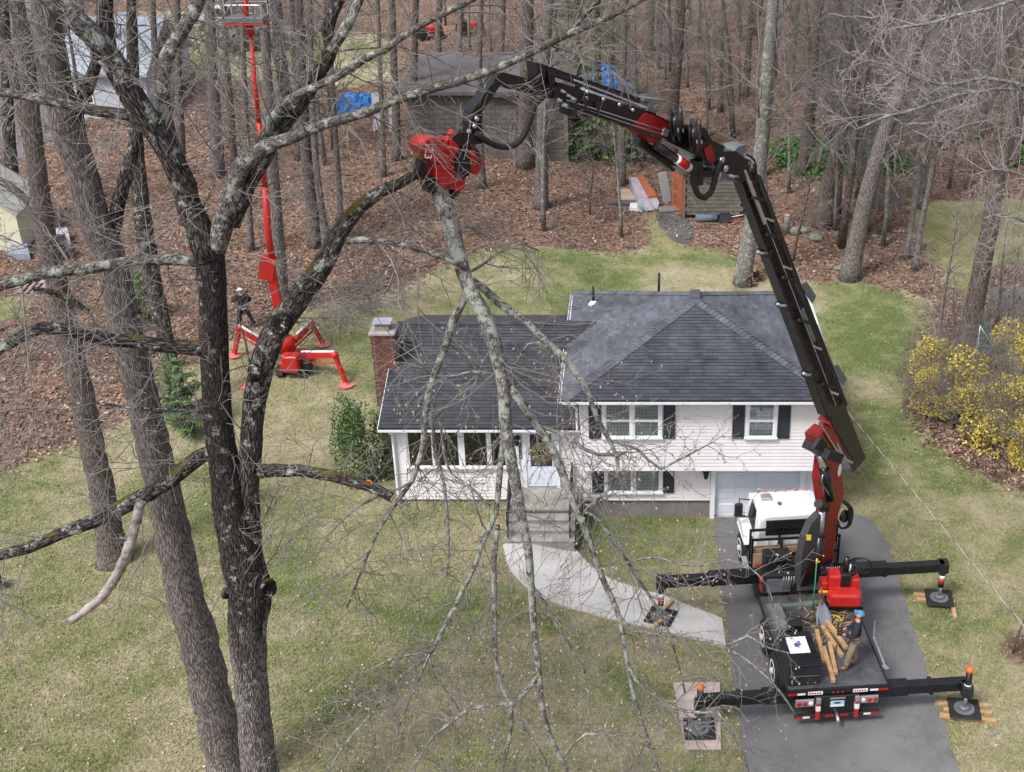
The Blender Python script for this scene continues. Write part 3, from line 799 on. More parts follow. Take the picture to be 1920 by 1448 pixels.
# ---- windows
def window(x0, x1, z0, z1, Y, cols=2, double_hung=True, curtain=True, mull=.09, fr=.085, parent=None):
    """frame, sill, sashes and panes; Y is the face of the wall behind"""
    f = MB(); D = .075
    f.box(x0, x0 + fr, Y - D, Y + .02, z0, z1); f.box(x1 - fr, x1, Y - D, Y + .02, z0, z1)
    f.box(x0 + fr, x1 - fr, Y - D, Y + .02, z1 - fr, z1)
    wx = (x1 - x0 - 2 * fr - mull * (cols - 1)) / cols
    for k in range(1, cols): f.box(x0 + fr + k * wx + (k - 1) * mull, x0 + fr + k * (wx + mull), Y - D - .004, Y + .02, z0, z1 - fr)
    fo = hp(f, 'window', M_white)
    s = MB(); s.box(x0 - .03, x1 + .03, Y - D - .045, Y + .02, z0 - .05, z0); hp(s, 'sill', M_white, fo)
    for k in range(cols):
        a = x0 + fr + k * (wx + mull); b = a + wx; t = z1 - fr
        sh = MB(); st = .045
        halves = [(z0, (z0 + t) / 2, -.035), ((z0 + t) / 2 - .02, t, -.02)] if double_hung else [(z0, t, -.03)]
        for (q0, q1, dy) in halves:
            sh.box(a, a + st, Y + dy - .02, Y + dy + .01, q0, q1); sh.box(b - st, b, Y + dy - .02, Y + dy + .01, q0, q1)
            sh.box(a + st, b - st, Y + dy - .02, Y + dy + .01, q0, q0 + st); sh.box(a + st, b - st, Y + dy - .02, Y + dy + .01, q1 - st, q1)
            g = MB(); g.box(a + st, b - st, Y + dy - .008, Y + dy - .003, q0 + st, q1 - st); hp(g, 'pane', M_pane, fo)
        hp(sh, 'sash', M_white, fo)
        if curtain:
            cu = MB(); n = 26; pts = []
            for j in range(n + 1):
                x = a + (b - a) * j / n; pts.append((x, Y - .012 + .004 * math.sin(j * 1.9) + .002 * math.sin(j * 4.1)))
            for (xa, ya), (xb, yb) in zip(pts, pts[1:]): cu.poly([(xa, ya, z0), (xb, yb, z0), (xb, yb, t), (xa, ya, t)])
            hp(cu, 'curtain', M_curtain, fo)
    return fo
def shutter(x0, x1, z0, z1, Y):
    s = MB(); s.box(x0, x1, Y - .035, Y + .02, z0, z1); st = .05; zm = (z0 + z1) / 2
    s.box(x0, x0 + st, Y - .05, Y - .034, z0, z1); s.box(x1 - st, x1, Y - .05, Y - .034, z0, z1)
    for a, b in ((z0, z0 + .07), (zm - .04, zm + .04), (z1 - .07, z1)): s.box(x0 + st, x1 - st, Y - .05, Y - .034, a, b)
    o = hp(s, 'shutter', M_shutter)
    l = MB(); 
    for a, b in ((z0 + .08, zm - .04), (zm + .04, z1 - .07)):
        q = a
        while q < b - .03: l.poly([(x0 + st, Y - .047, q), (x1 - st, Y - .047, q), (x1 - st, Y - .036, q + .035), (x0 + st, Y - .036, q + .035)]); q += .035
    hp(l, 'louvre', M_shutter, o)
window(-1.0, .85, 3.38, 4.62, 33.69, 2); shutter(-1.42, -1.04, 3.32, 4.62, 33.69); shutter(.89, 1.25, 3.32, 4.62, 33.69)
window(3.42, 4.40, 3.38, 4.62, 33.69, 1); shutter(3.02, 3.39, 3.32, 4.62, 33.69); shutter(4.43, 4.80, 3.32, 4.62, 33.69)
window(-.98, .90, 1.02, 2.15, 34.29, 2, False); shutter(-1.37, -1.0, 0.98, 2.15, 34.29); shutter(.92, 1.27, 0.98, 2.15, 34.29)
M_keep = M_pane; M_pane = glass_mat('dark_picture_pane', (.42, .46, .46), .42); pw = window(-7.32, -3.68, 1.96, 3.36, 34.29, 4, False, False, .06, .10); M_pane = M_keep
hp(MB().box(-5.6, -5.4, 34.2, 34.3, 1.96, 3.3), 'mullion', M_white, pw)
for x in (-6.15, -4.95):
    t = root('table_lamp', 'white table lamp seen through the picture window, %s' % ('on the left' if x < -5.5 else 'on the right'), 'lamp', (x, 35.3, .72), 0, 'lamps in the front room')
    l = MB(); l.lathe((x, 35.3, 1.5), (0, 0, 1), [(0, .10), (.04, .10), (.10, .06), (.25, .13), (.42, .14), (.55, .06), (.62, .04)], 14); l.build('base', M_tape, t)
    l = MB(); l.lathe((x, 35.3, 2.1), (0, 0, 1), [(0, .24), (.34, .19)], 16); l.build('lamp_shade', M_tape, t)
    l = MB(); l.box(x - .3, x + .3, 35.1, 35.5, 1.44, 1.5); l.build('stand_top', M_wood, t)
    l = MB(); l.box(x - .26, x - .22, 35.12, 35.16, .74, 1.44).box(x + .22, x + .26, 35.12, 35.16, .74, 1.44); l.build('stand_leg', M_wood, t)
# ---- front door
f = MB(); f.box(-3.56, -3.45, 34.20, 34.34, 1.21, 3.36); f.box(-2.5, -2.39, 34.20, 34.34, 1.21, 3.36); f.box(-3.45, -2.5, 34.20, 34.34, 3.26, 3.36); hp(f, 'door_frame', M_white)
dr_ = MB(); x0, x1, z0, z1 = -3.45, -2.5, 1.24, 3.26; Yd = 34.26
dr_.box(x0, -3.32, Yd - .03, Yd + .03, z0, z1); dr_.box(-2.63, x1, Yd - .03, Yd + .03, z0, z1); dr_.box(-3.32, -2.63, Yd - .03, Yd + .03, z0, 1.97); dr_.box(-3.32, -2.63, Yd - .03, Yd + .03, 3.16, z1)
dr_.box(-3.26, -2.69, Yd - .045, Yd - .028, 1.36, 1.86); door = hp(dr_, 'door', M_doorw)
g = MB(); g.box(-3.32, -2.63, Yd - .006, Yd + .004, 1.97, 3.16); hp(g, 'pane', M_glass, door)
g = MB(); g.box(-2.6, -2.55, Yd - .08, Yd - .03, 2.02, 2.16); hp(g, 'door_handle', M_steel, door)
rn = random.Random(5)
M_wreath = isl_mat('wreath_leaf', [(0, (.10, .11, .03)), (.5, (.26, .24, .10)), (1, (.5, .44, .28))])
wr = root('door_wreath', 'dried leafy wreath hanging on the white front door', 'wreath', (-2.98, 34.2, 2.5))
wm = MB()
for k in range(420):
    a = rn.uniform(0, 6.283); r = .27 + rn.gauss(0, .06); c = Vector((-2.98 + r * math.cos(a), 34.17 + rn.gauss(0, .03), 2.52 + r * math.sin(a)))
    d = Vector((rn.gauss(0, 1), rn.gauss(0, .4), rn.gauss(0, 1))).normalized() * .08; e = Vector((rn.gauss(0, 1), rn.gauss(0, 1), rn.gauss(0, 1))).normalized() * .025
    wm.poly([c - d, c + e, c + d, c - e])
wm.build('leaves', M_wreath, wr)
wm = MB(); wm.tube([(-2.98 + .27 * math.cos(a), 34.18, 2.52 + .27 * math.sin(a)) for a in [k * .3 for k in range(22)]], .02, 5); wm.build('ring', M_woodgrey, wr)
for k, ch in enumerate('260'):
    me = text_mesh(ch, .25, M_iron, .008)
    inst('house_number', me, house, Matrix.Translation(Vector((-3.64, 34.255, 2.74 - k * .21)) - Vector((0, 36, 0))) @ Matrix.Rotation(RAD(90), 4, 'X'))
def lantern(x, Y, z, where):
    l = MB(); l.box(x - .05, x + .05, Y - .02, Y + .03, z - .08, z + .1); l.tube([(x, Y, z + .05), (x, Y - .1, z + .16), (x, Y - .16, z + .12)], .012, 6)
    l.lathe((x, Y - .16, z - .2), (0, 0, 1), [(0, .03), (.03, .06), (.28, .10), (.29, .13), (.36, .05), (.40, .015)], 8, smooth=False)
    lo = hp(l, 'wall_lantern', M_iron); lo['label'] = where
lantern(2.28, 34.27, 1.78, 'black wall lantern beside the garage'); lantern(-3.72, 34.27, 3.0, 'black wall lantern beside the front door')
# ---- garage door
for a_, b2 in ((2.45, 2.6), (5.32, 5.5)): hp(MB().box(a_, b2, 34.24, 34.62, 0.0, 2.18), 'garage_trim', M_white)
gd = hp(MB().box(2.6, 5.32, 34.44, 34.5, 0.01, 2.19), 'garage_door', M_garage)
for r in range(4):
    z0 = .03 + r * .54
    p_ = MB(); p_.box(2.605, 5.315, 34.415, 34.445, z0, z0 + .53)
    for cc in range(4):
        a = 2.68 + cc * .66; p_.hexa([(a, 34.415, z0 + .1), (a + .58, 34.415, z0 + .1), (a + .56, 34.40, z0 + .12), (a + .02, 34.40, z0 + .12), (a, 34.415, z0 + .44), (a + .58, 34.415, z0 + .44), (a + .56, 34.40, z0 + .42), (a + .02, 34.40, z0 + .42)])
    hp(p_, 'panel', M_garage, gd)
b_ = MB(); b_.box(2.6, 5.32, 34.3, 34.6, -.05, .026); hp(b_, 'threshold', M_conc)
# ---- chimney
ch = hp(MB().box(-8.46, -7.79, 36.33, 36.98, -.3, 5.62), 'chimney', M_mortar); ch['label'] = 'red brick chimney with concrete cap'
bme = MB().bbox(-.098, .098, -.05, .05, -.029, .029, .006).mesh('brick', M_brick)
z = .1; r = 0; bulk = MB()
while z < 5.6:
    off = 0 if r % 2 else .105
    pl = [(-8.5 + off + .1 + k * .21, 36.35, 0) for k in range(3)] + [(-7.78, 36.41 + off + k * .21, 1) for k in range(3)] + [(-8.47, 36.41 + off + k * .21, 1) for k in range(3)]
    pl += [(-8.4 + off + k * .21, 36.96, 0) for k in range(3)]
    for (x, y, t) in pl:
        if z > 3.75 and (t or y < 36.5) and not (t and x < -8):
            M_ = Matrix.Translation(Vector((x, y, z)) - Vector((0, 36, 0)))
            if t: M_ = M_ @ Matrix.Rotation(RAD(90), 4, 'Z')
            inst('brick', bme, ch, M_)
        elif z > 3.0:
            if t: bulk.box(x - .05, x + .05, y - .098, y + .098, z - .029, z + .029)
            else: bulk.box(x - .098, x + .098, y - .05, y + .05, z - .029, z + .029)
    z += .07; r += 1
stuff(hp(bulk, 'bricks', M_brick, ch))
cp = MB(); cp.bbox(-8.56, -7.70, 36.24, 37.08, 5.62, 5.74, .03); hp(cp, 'chimney_cap', mat('cap_stone', (.33, .31, .30), .9, .2, 5, .3), ch)
cp = MB(); cp.box(-8.36, -7.92, 36.42, 36.86, 5.74, 5.94); hp(cp, 'flue', M_mortar, ch)
cp = MB(); cp.box(-8.44, -7.84, 36.36, 36.92, 5.99, 6.01)
for x in (-8.36, -7.94):
    for y in (36.44, 36.84): cp.box(x, x + .02, y, y + .02, 5.9, 5.99)
hp(cp, 'flue_cover', mat('galvanised_sheet', (.6, .6, .66), .3, .2, 6, metal=.6), ch)
# ---- entrance steps and rails
M_step = mat('weathered_step_concrete', (.27, .26, .24), .9, .3, 2.2, .35, 30, detail=9)
st = hp(MB().box(-4.02, -1.88, 33.0, 34.28, -.2, 1.12), 'entrance_steps', M_step)
hp(MB().bbox(-4.06, -1.84, 32.93, 34.28, 1.12, 1.21, .012), 'landing', M_step, st)
for k, (y0, y1, z) in enumerate(((32.63, 32.98, 1.02), (32.33, 32.68, .83), (32.03, 32.38, .64))):
    hp(MB().bbox(-4.05, -1.85, y0 - .03, y1, z - .07, z, .012).box(-4.02, -1.88, y0, y1 + .3, -.1, z - .07), 'step', M_step, st)
for x, lab in ((-3.92, 'left'), (-2.0, 'right')):
    r_ = MB(); 
    pts = [(x, 32.15, .64 + .9), (x, 33.05, 1.21 + .92), (x, 34.2, 1.21 + .92)]
    r_.bar(pts[0], pts[1], .045, .035); r_.bar(pts[1], pts[2], .045, .035); r_.bar((x, 32.15, .78), (x, 33.05, 1.35), .03, .025)
    r_.bar((x, 33.05, 1.34), (x, 34.2, 1.34), .03, .025)
    ro = hp(r_, 'railing', M_iron)
    for (y, z) in ((32.15, .63), (33.05, 1.2), (34.2, 1.2)): hp(MB().box(x - .025, x + .025, y - .025, y + .025, z, z + .94), 'post', M_iron, ro)
    for k in range(1, 14):
        y = 32.15 + k * .147
        if abs(y - 33.05) < .05: continue
        zb = .78 + (y - 32.15) / .9 * .57 if y < 33.05 else 1.34; zt = 1.54 + (y - 32.15) / .9 * .59 if y < 33.05 else 2.13
        hp(MB().box(x - .008, x + .008, y - .008, y + .008, zb, zt), 'baluster', M_iron, ro)
# the blue bin in the gap right of the garage
t = root('recycling_bin', 'dark blue wheeled bin beside the right wall of the house', 'bin', (6.15, 34.9, 0))
b_ = MB(); b_.hexa([(5.9, 34.65, .05), (6.4, 34.65, .05), (6.4, 35.2, .05), (5.9, 35.2, .05), (5.85, 34.6, 1.0), (6.45, 34.6, 1.0), (6.45, 35.25, 1.0), (5.85, 35.25, 1.0)]); b_.build('body', mat('blue_bin', (.02, .035, .13), .5), t)
b_ = MB(); b_.bbox(5.82, 6.48, 34.56, 35.28, 1.0, 1.08, .03); b_.build('lid', MATS['blue_bin'], t)

# ================================================================== NEAR TREES
M_bark_oak = bark_mat('oak_bark', (0.06, 0.052, 0.05), (0.33, 0.30, 0.285), 0.12, 0.1)
M_bark_trunk = bark_mat('stained_oak_bark', (0.06, 0.052, 0.05), (0.33, 0.30, 0.285), 0.3, 0.25, 1.0, 1.0, 6.0)
M_bark_dark = bark_mat('dark_wet_bark', (0.016, 0.014, 0.014), (0.135, 0.12, 0.11), 0.42, 0.35, 1.0)
M_bark_limb = bark_mat('lichen_bark', (0.045, 0.040, 0.038), (0.24, 0.22, 0.205), 0.58, 0.25, 1.6, 0.6)
M_bark_held = bark_mat('pale_lichen_limb_bark', (0.055, 0.050, 0.047), (0.28, 0.26, 0.245), 0.78, 0.0, 1.6, 0.6)
M_bark_grey = bark_mat('grey_bark', (0.085, 0.073, 0.068), (0.34, 0.305, 0.285), 0.10, 0.0)
M_bark_brown = bark_mat('brown_bark', (0.07, 0.056, 0.05), (0.28, 0.235, 0.21), 0.12, 0.1)
M_bark_pale = bark_mat('pale_lichen_bark', (0.10, 0.095, 0.088), (0.34, 0.325, 0.305), 0.5, 0.0, 1.5, 0.5)
M_deadwood = mat('bleached_deadwood', (0.17, 0.135, 0.12), 0.9, 0.3, 5, 1.0, 26, col2=(0.42, 0.37, 0.345), detail=10)
M_cut = mat('fresh_cut_wood', (0.55, 0.38, 0.20), 0.8, 0.2, 8)
M_twig = mat('grey_twig', (0.215, 0.20, 0.19), 0.85, 0.35, 1.5)
M_twigd = mat('brown_twig', (0.19, 0.17, 0.155), 0.85, 0.35, 1.5)
M_bud = mat('pale_bud', (0.52, 0.42, 0.30), 0.8, 0.2, 5)
def smooth_path(pts, rad, step=0.25, jit=0.0, rn=random):
    """Catmull-Rom through the points"""
    out = []; ro = []
    n = len(pts)
    for i in range(n - 1):
        p0 = pts[max(i - 1, 0)]; p1 = pts[i]; p2 = pts[i + 1]; p3 = pts[min(i + 2, n - 1)]
        k = max(1, int((p2 - p1).length / step))
        for j in range(k):
            t = j / k
            q = 0.5 * ((2 * p1) + (p2 - p0) * t + (2 * p0 - 5 * p1 + 4 * p2 - p3) * t * t + (3 * p1 - p0 - 3 * p2 + p3) * t ** 3)
            r = rad[i] + (rad[i + 1] - rad[i]) * t
            if jit: q = q + Vector((rn.uniform(-1, 1), rn.uniform(-1, 1), rn.uniform(-1, 1))) * jit * r
            out.append(q); ro.append(r)
    out.append(pts[-1]); ro.append(rad[-1]); return out, ro
def traced(tr, Y, dY=0.0):
    """photograph trace [(x, y, width px)] -> world points and radii; Y may run from Y to Y+dY"""
    pts = []; rad = []; n = len(tr)
    for k, q in enumerate(tr):
        yy = q[3] if len(q) > 3 else Y + dY * k / max(1, n - 1)
        p = P(q[0], q[1], yy); pts.append(p); rad.append(q[2] * .455 / ppm(p))
    return pts, rad
def sprout(mb, p, d, L, r, depth, rn, droop=0.0, n=3, kids=4, tips=None, curl=0.35):
    """a bare twig with side twigs"""
    segs = 4 if depth else 3
    pts = [p]; rad = [r]; dd = d.copy()
    for k in range(segs):
        dd = (dd + Vector((rn.gauss(0, 1), rn.gauss(0, 1), rn.gauss(0, 1) - droop)) * curl * 0.5).normalized()
        pts.append(pts[-1] + dd * (L / segs)); rad.append(max(0.0046, r * (1 - 0.6 * (k + 1) / segs)))
    mb.tube(pts, rad, n, False, True)
    if tips is not None and depth == 0: tips.append(pts[-1])
    if depth:
        for k in range(kids):
            t = rn.uniform(0.25, 1.0) * segs; i = min(int(t), segs - 1); f = t - i
            q = pts[i].lerp(pts[i + 1], f); e = (pts[i + 1] - pts[i]).normalized()
            o = e.orthogonal().normalized(); o.rotate(Matrix.Rotation(rn.uniform(0, 6.283), 3, e))
            nd = (e * rn.uniform(0.5, 1.1) + o * rn.uniform(0.5, 1.0)).normalized()
            sprout(mb, q, nd, L * rn.uniform(0.35, 0.65), max(0.0055, r * 0.62), depth - 1, rn, droop, n, max(2, kids - 1), tips, curl)
def clothe(mb, pts, rad, density, L, depth, rn, droop=0.0, start=0.15, tips=None, flat=1.0, kids=4, rmax=0.012):
    """side twigs along a limb"""
    S = [0.0]
    for a, b in zip(pts, pts[1:]): S.append(S[-1] + (b - a).length)
    n = int(S[-1] * density)
    for k in range(n):
        s = S[-1] * rn.uniform(start, 1.0); i = 0
        while i < len(S) - 2 and S[i + 1] < s: i += 1
        f = (s - S[i]) / max(1e-9, S[i + 1] - S[i]); q = pts[i].lerp(pts[i + 1], f); e = (pts[i + 1] - pts[i]).normalized()
        o = e.orthogonal().normalized(); o.rotate(Matrix.Rotation(rn.uniform(0, 6.283), 3, e))
        o.y *= flat
        nd = (e * rn.uniform(0.2, 0.9) + o).normalized()
        sprout(mb, q, nd, L * rn.uniform(0.7, 2.0), min(rmax * 1.5, rad[i] * 0.6) * rn.uniform(.6, 1), depth, rn, droop, 3, kids, tips)
def limb_mesh(tr, Y, dY=0, n=10, wob=0.06, step=.22, seed=1, jit=.08):
    p, r = traced(tr, Y, dY); rn = random.Random(seed); p, r = smooth_path(p, r, step, jit, rn)
    mb = MB(); mb.tube(p, r, n, True, True, 0, True, wob, seed); return mb, p, r
def limb(parent, name, tr, Y, m, dY=0, n=10, wob=0.06, seed=1, cut=None, label=None):
    mb, p, r = limb_mesh(tr, Y, dY, n, wob, seed=seed); o = mb.build(name, m, parent)
    if label: o['label'] = label
    if cut:      # sawn end
        d = (p[-1] - p[-2]).normalized(); c = MB(); c.tube([p[-1], p[-1] + d * .012], [r[-1] * .96, r[-1] * .94], 12, True, False); c.build('cut_face', M_cut, o)
    return p, r

# ---- the big forked oak being dismantled
YA = 20.5
base = P(482, 1448, YA)
oak = root('forked_oak', 'large forked oak with dark lichen covered limbs, right limb just sawn off', 'tree', (base.x + .05, YA, terrain(base.x, YA)))
rn = random.Random(11)
LIMBS = []
tb = P(486, 1640, YA); 
tr = [(502, 1700, 104), (494, 1560, 84), (487, 1448, 74), (477, 1350, 67), (467, 1240, 70), (466, 1170, 80), (468, 1110, 88), (452, 1040, 84), (438, 980, 74), (424, 900, 62), (413, 830, 59), (407, 760, 58), (404, 700, 58), (401, 630, 58), (399, 560, 55), (396, 510, 58), (392, 460, 58)]
p_, r_ = traced(tr, YA); mb = MB(); rr = random.Random(2); sp_, sr_ = smooth_path(p_, r_, .2, .03, rr)
mb.tube(sp_, sr_, 18, True, True, 0, True, .055, 2); mb.build('trunk', M_bark_trunk, oak)
cut_i = len(sp_) // 2
LIMBS.append((sp_[cut_i:], sr_[cut_i:], 3.5, 0.8))
def add(name, tr, m, dY=0, dens=5, L=1.2, n=10, wob=.06, seed=1, cut=None, label=None):
    p, r = limb(oak, name, tr, YA, m, dY, n, wob, seed, cut, label); LIMBS.append((p, r, dens, L))
add('right_stem', [(466, 1080, 56), (467, 1000, 50), (466, 900, 45), (468, 850, 45), (475, 780, 45), (482, 730, 48), (497, 665, 52), (522, 610, 50), (553, 566, 49), (585, 525, 46), (612, 485, 42), (640, 432, 36), (672, 390, 31), (715, 359, 25), (752, 343, 22), (788, 322, 19)], M_bark_dark, .8, 2.5, .8, 14, .07, 3, True, 'right stem ending in a fresh saw cut')
add('limb', [(396, 480, 62), (368, 418, 54), (345, 350, 50), (322, 300, 48), (290, 245, 50), (262, 205, 52), (235, 160, 50), (205, 105, 52)], M_bark_dark, -.4, 5, 1.0, 12, .07, 4)
add('limb', [(212, 115, 46), (180, 75, 48), (140, 35, 46), (95, -5, 44), (30, -60, 40), (-30, -100, 36)], M_bark_limb, -.5, 4, 1.1, 12, .06, 5)
add('limb', [(210, 120, 34), (200, 70, 36), (196, 20, 34), (198, -60, 30)], M_bark_dark, .3, 4, 1.0, 10, .06, 6)
add('limb', [(352, 375, 30), (338, 310, 30), (318, 250, 28), (308, 208, 27), (306, 160, 27), (313, 108, 30), (340, 60, 29), (362, 25, 28), (378, -10, 26), (400, -60, 24)], M_bark_limb, .6, 5, 1.0, 10, .06, 7)
add('limb', [(402, 470, 46), (420, 410, 40), (440, 350, 38), (455, 309, 38), (480, 288, 33), (512, 270, 30), (557, 254, 24), (601, 236, 22), (650, 222, 21), (689, 210, 20), (725, 194, 20), (800, 168, 20), (850, 155, 19), (905, 138, 18), (955, 117, 17), (1010, 92, 16), (1055, 68, 15), (1100, 50, 14), (1150, 28, 12), (1200, 2, 11), (1260, -35, 10)], M_bark_limb, -1.2, 2.6, .75, 10, .05, 8, label='long lichen spotted limb reaching across over the crane')
add('limb', [(1072, 60, 9), (1090, 35, 10), (1112, 12, 9), (1140, -20, 8)], M_bark_limb, -.2, 5, .8, 7, .05, 9)
add('limb', [(430, 420, 44), (462, 345, 44), (492, 290, 44), (512, 250, 42), (535, 221, 42), (556, 195, 40), (570, 177, 38), (592, 137, 36), (612, 108, 34), (622, 92, 30), (614, 55, 27), (624, 25, 25), (640, -10, 22), (660, -60, 20)], M_bark_dark, .5, 5, 1.1, 12, .07, 10)
add('limb', [(620, 98, 22), (640, 66, 22), (656, 40, 20), (676, -5, 18), (690, -50, 16)], M_bark_limb, .4, 4, 1.0, 9, .06, 11)
add('limb', [(506, 255, 20), (510, 221, 20), (532, 194, 18), (579, 168, 17), (630, 146, 16), (660, 126, 17), (689, 108, 16), (722, 95, 15), (755, 68, 15), (795, 44, 14), (840, 22, 13), (895, -5, 12), (950, -35, 11)], M_bark_limb, -.8, 3, .9, 9, .05, 12)
add('limb', [(385, 492, 26), (330, 487, 24), (285, 488, 22), (240, 490, 22), (200, 497, 23), (160, 505, 24), (110, 509, 26), (70, 515, 25), (30, 528, 23), (-10, 540, 20), (-60, 560, 18)], M_bark_limb, -1.2, 5, 1.1, 10, .07, 13)
add('limb', [(395, 655, 36), (345, 650, 33), (290, 646, 31), (250, 640, 30), (210, 638, 29), (180, 632, 29), (140, 622, 27), (110, 617, 26), (80, 615, 25), (45, 628, 24), (20, 642, 24), (-15, 662, 22), (-70, 690, 20)], M_bark_dark, -1.0, 5, 1.1, 10, .07, 14, label='low mossy limb reaching left')
add('limb', [(405, 842, 32), (372, 858, 33), (345, 878, 34), (315, 902, 34), (280, 925, 34), (245, 945, 34), (215, 960, 33), (180, 975, 31), (140, 990, 27), (95, 1010, 26), (50, 1028, 25), (-5, 1043, 23), (-70, 1065, 20)], M_bark_dark, -1.3, 4, 1.0, 10, .07, 15, label='lowest mossy limb reaching down to the left')
add('limb', [(300, 240, 26), (262, 228, 24), (240, 215, 24), (210, 211, 24), (180, 209, 24), (140, 200, 23), (100, 190, 22), (50, 180, 20), (-10, 171, 18), (-70, 165, 15)], M_bark_limb, -.6, 5, 1.0, 10, .06, 16)
add('limb', [(488, 885, 30), (515, 882, 28), (560, 882, 26), (590, 888, 24), (620, 893, 24), (655, 902, 24), (690, 912, 22), (715, 922, 21), (736, 934, 20)], M_bark_dark, -.6, 3, .8, 10, .08, 17, True, 'low mossy limb on the right ending in a saw cut')
add('limb', [(650, 452, 15), (680, 450, 14), (720, 453, 13), (760, 460, 12), (800, 472, 12), (840, 488, 10), (880, 505, 8)], M_bark_limb, .5, 6, .9, 8, .05, 18)
add('limb', [(165, 585, 12), (130, 560, 14), (95, 548, 12), (60, 540, 9)], M_bark_dark, -.3, 4, .8, 7, .06, 19)
add('limb', [(405, 770, 9), (360, 770, 8), (300, 768, 8), (240, 764, 7), (180, 756, 6), (130, 758, 4)], M_bark_dark, .6, 5, .9, 6, .05, 20)
# dead broken branch and pruning collars
mb, p, r = limb_mesh([(264, 940, 19), (254, 985, 20), (244, 1020, 21), (228, 1060, 21), (209, 1095, 20), (188, 1122, 19), (160, 1145, 17), (133, 1163, 15)], YA - .8, -.5, 12, .08, .07, 30, .12); o = mb.build('dead_branch', M_deadwood, oak); o['label'] = 'bleached broken branch hanging from the lowest limb'
rs = random.Random(8); e_, d_e = p[-1], (p[-1] - p[-3]).normalized(); sn = MB()
for k in range(14):
    a_ = e_ + Vector((rs.gauss(0, .04), rs.gauss(0, .04), rs.gauss(0, .04))); sn.tube([a_ - d_e * .1, a_ + d_e * rs.uniform(.03, .16)], [.022, .003], 4)
for k in (6, 11, 15): 
    if k < len(p) - 1: q_ = p[k]; sn.tube([q_, q_ + Vector((rs.uniform(-.2, .2), -.1, rs.uniform(-.1, .15)))], [.03, .012], 6)
stuff(sn.build('splinters', M_deadwood, o))
def collar(x, y, Y, w, dirv, m=M_bark_dark):
    c = P(x, y, Y); s = w / 2 / ppm(c); d = Vector(dirv).normalized(); mb = MB(); mb.lathe(c, d, [(-s * .9, s * 1.1), (-s * .2, s * 1.15), (s * .12, s), (s * .2, s * .8), (s * .1, s * .6), (s * .02, s * .2)], 14)
    mb.build('pruning_collar', m, oak)
collar(503, 1105, YA - .2, 36, (.75, -.6, .15)); collar(525, 610, YA - .2, 36, (-.15, -1, .1)); collar(470, 700, YA - .1, 30, (-.9, -.5, .2)); collar(418, 1113, YA - .1, 20, (-.9, -.4, .1)); collar(255, 590, YA - .5, 16, (0, -1, .2))
tw = MB()
for p, r, dens, L in LIMBS: clothe(tw, p, r, dens * .85, L * 1.35, 2, rn, .12, .06, None, .8, 4, .012)
stuff(tw.build('twigs', M_twig, oak)); print('oak twigs', len(tw.f))

# ---- leaning tree left of it
YB = 22.0
base = P(432, 1448, YB)
lean = root('leaning_oak', 'tall straight oak trunk leaning left beside the forked oak', 'tree', (base.x, YB, terrain(base.x, YB)))
LIMBS = []
def addl(par, name, tr, Y, m, dY=0, dens=4, L=1.0, n=10, wob=.05, seed=1, cut=None):
    p, r = limb(par, name, tr, Y, m, dY, n, wob, seed, cut); LIMBS.append((p, r, dens, L))
addl(lean, 'trunk', [(470, 1640, 110), (448, 1520, 92), (430, 1448, 84), (407, 1350, 80), (385, 1250, 78), (345, 1100, 73), (315, 960, 70), (280, 800, 66), (248, 660, 62), (215, 520, 62), (182, 420, 62), (152, 320, 62), (122, 225, 64), (105, 150, 60), (95, 80, 56), (84, 0, 52), (70, -90, 46)], YB, M_bark_grey, 0, 1.2, 1.0, 18, .035, 31)
addl(lean, 'limb', [(135, 235, 30), (150, 195, 30), (168, 160, 26), (180, 120, 24), (190, 60, 22), (205, 0, 20), (220, -60, 18)], YB, M_bark_dark, .4, 3, 1.0, 10, .06, 32)
addl(lean, 'limb', [(204, 478, 26), (210, 440, 29), (222, 380, 29), (238, 325, 28), (250, 280, 25), (262, 235, 20), (270, 190, 16)], YB, M_bark_dark, .5, 3, 1.0, 10, .08, 33)
tw = MB()
for p, r, dens, L in LIMBS: clothe(tw, p, r, dens, L, 2, rn, .05, .2, None, 1, 3, .009)
stuff(tw.build('twigs', M_twig, lean))
# ---- tree further left with its foot in view, and the one behind
def ground_tree(name, label, tr, m, L=1.0, dens=2.0, seed=1, flare=1.35, extra=(), n=14):
    b = G(tr[0][0], tr[0][1]); t = root(name, label, 'tree', tuple(b))
    tr = [(tr[0][0], tr[0][1] + 6, tr[0][2] * flare)] + [(tr[0][0] * .75 + tr[1][0] * .25, tr[0][1] * .75 + tr[1][1] * .25, tr[0][2] * 1.04)] + list(tr[1:])
    ll = [limb(t, 'trunk', tr, b.y, m, 0, n, .05, seed)]
    for k, e in enumerate(extra): ll.append(limb(t, 'limb', e, b.y, m, .3, 9, .06, seed + k + 1))
    tw = MB(); r2 = random.Random(seed)
    for p, r in ll: clothe(tw, p, r, dens, L, 2, r2, 0.0, .3, None, 1, 4, .014)
    stuff(tw.build('twigs', M_twig, t)); return t, b
ground_tree('oak_tree', 'grey oak with flared foot standing on the lawn at the left', [(215, 1052, 58), (196, 950, 52), (170, 820, 48), (140, 680, 46), (112, 560, 44), (88, 450, 40), (72, 340, 38), (62, 240, 36), (50, 130, 34), (38, 40, 32), (20, -60, 28)], M_bark_brown, 1.2, 1.5, 41,
            extra=[[(75, 330, 26), (50, 240, 28), (30, 150, 28), (5, 80, 24), (-40, 20, 20)], [(92, 400, 20), (55, 380, 18), (20, 350, 16), (-20, 330, 14)]])
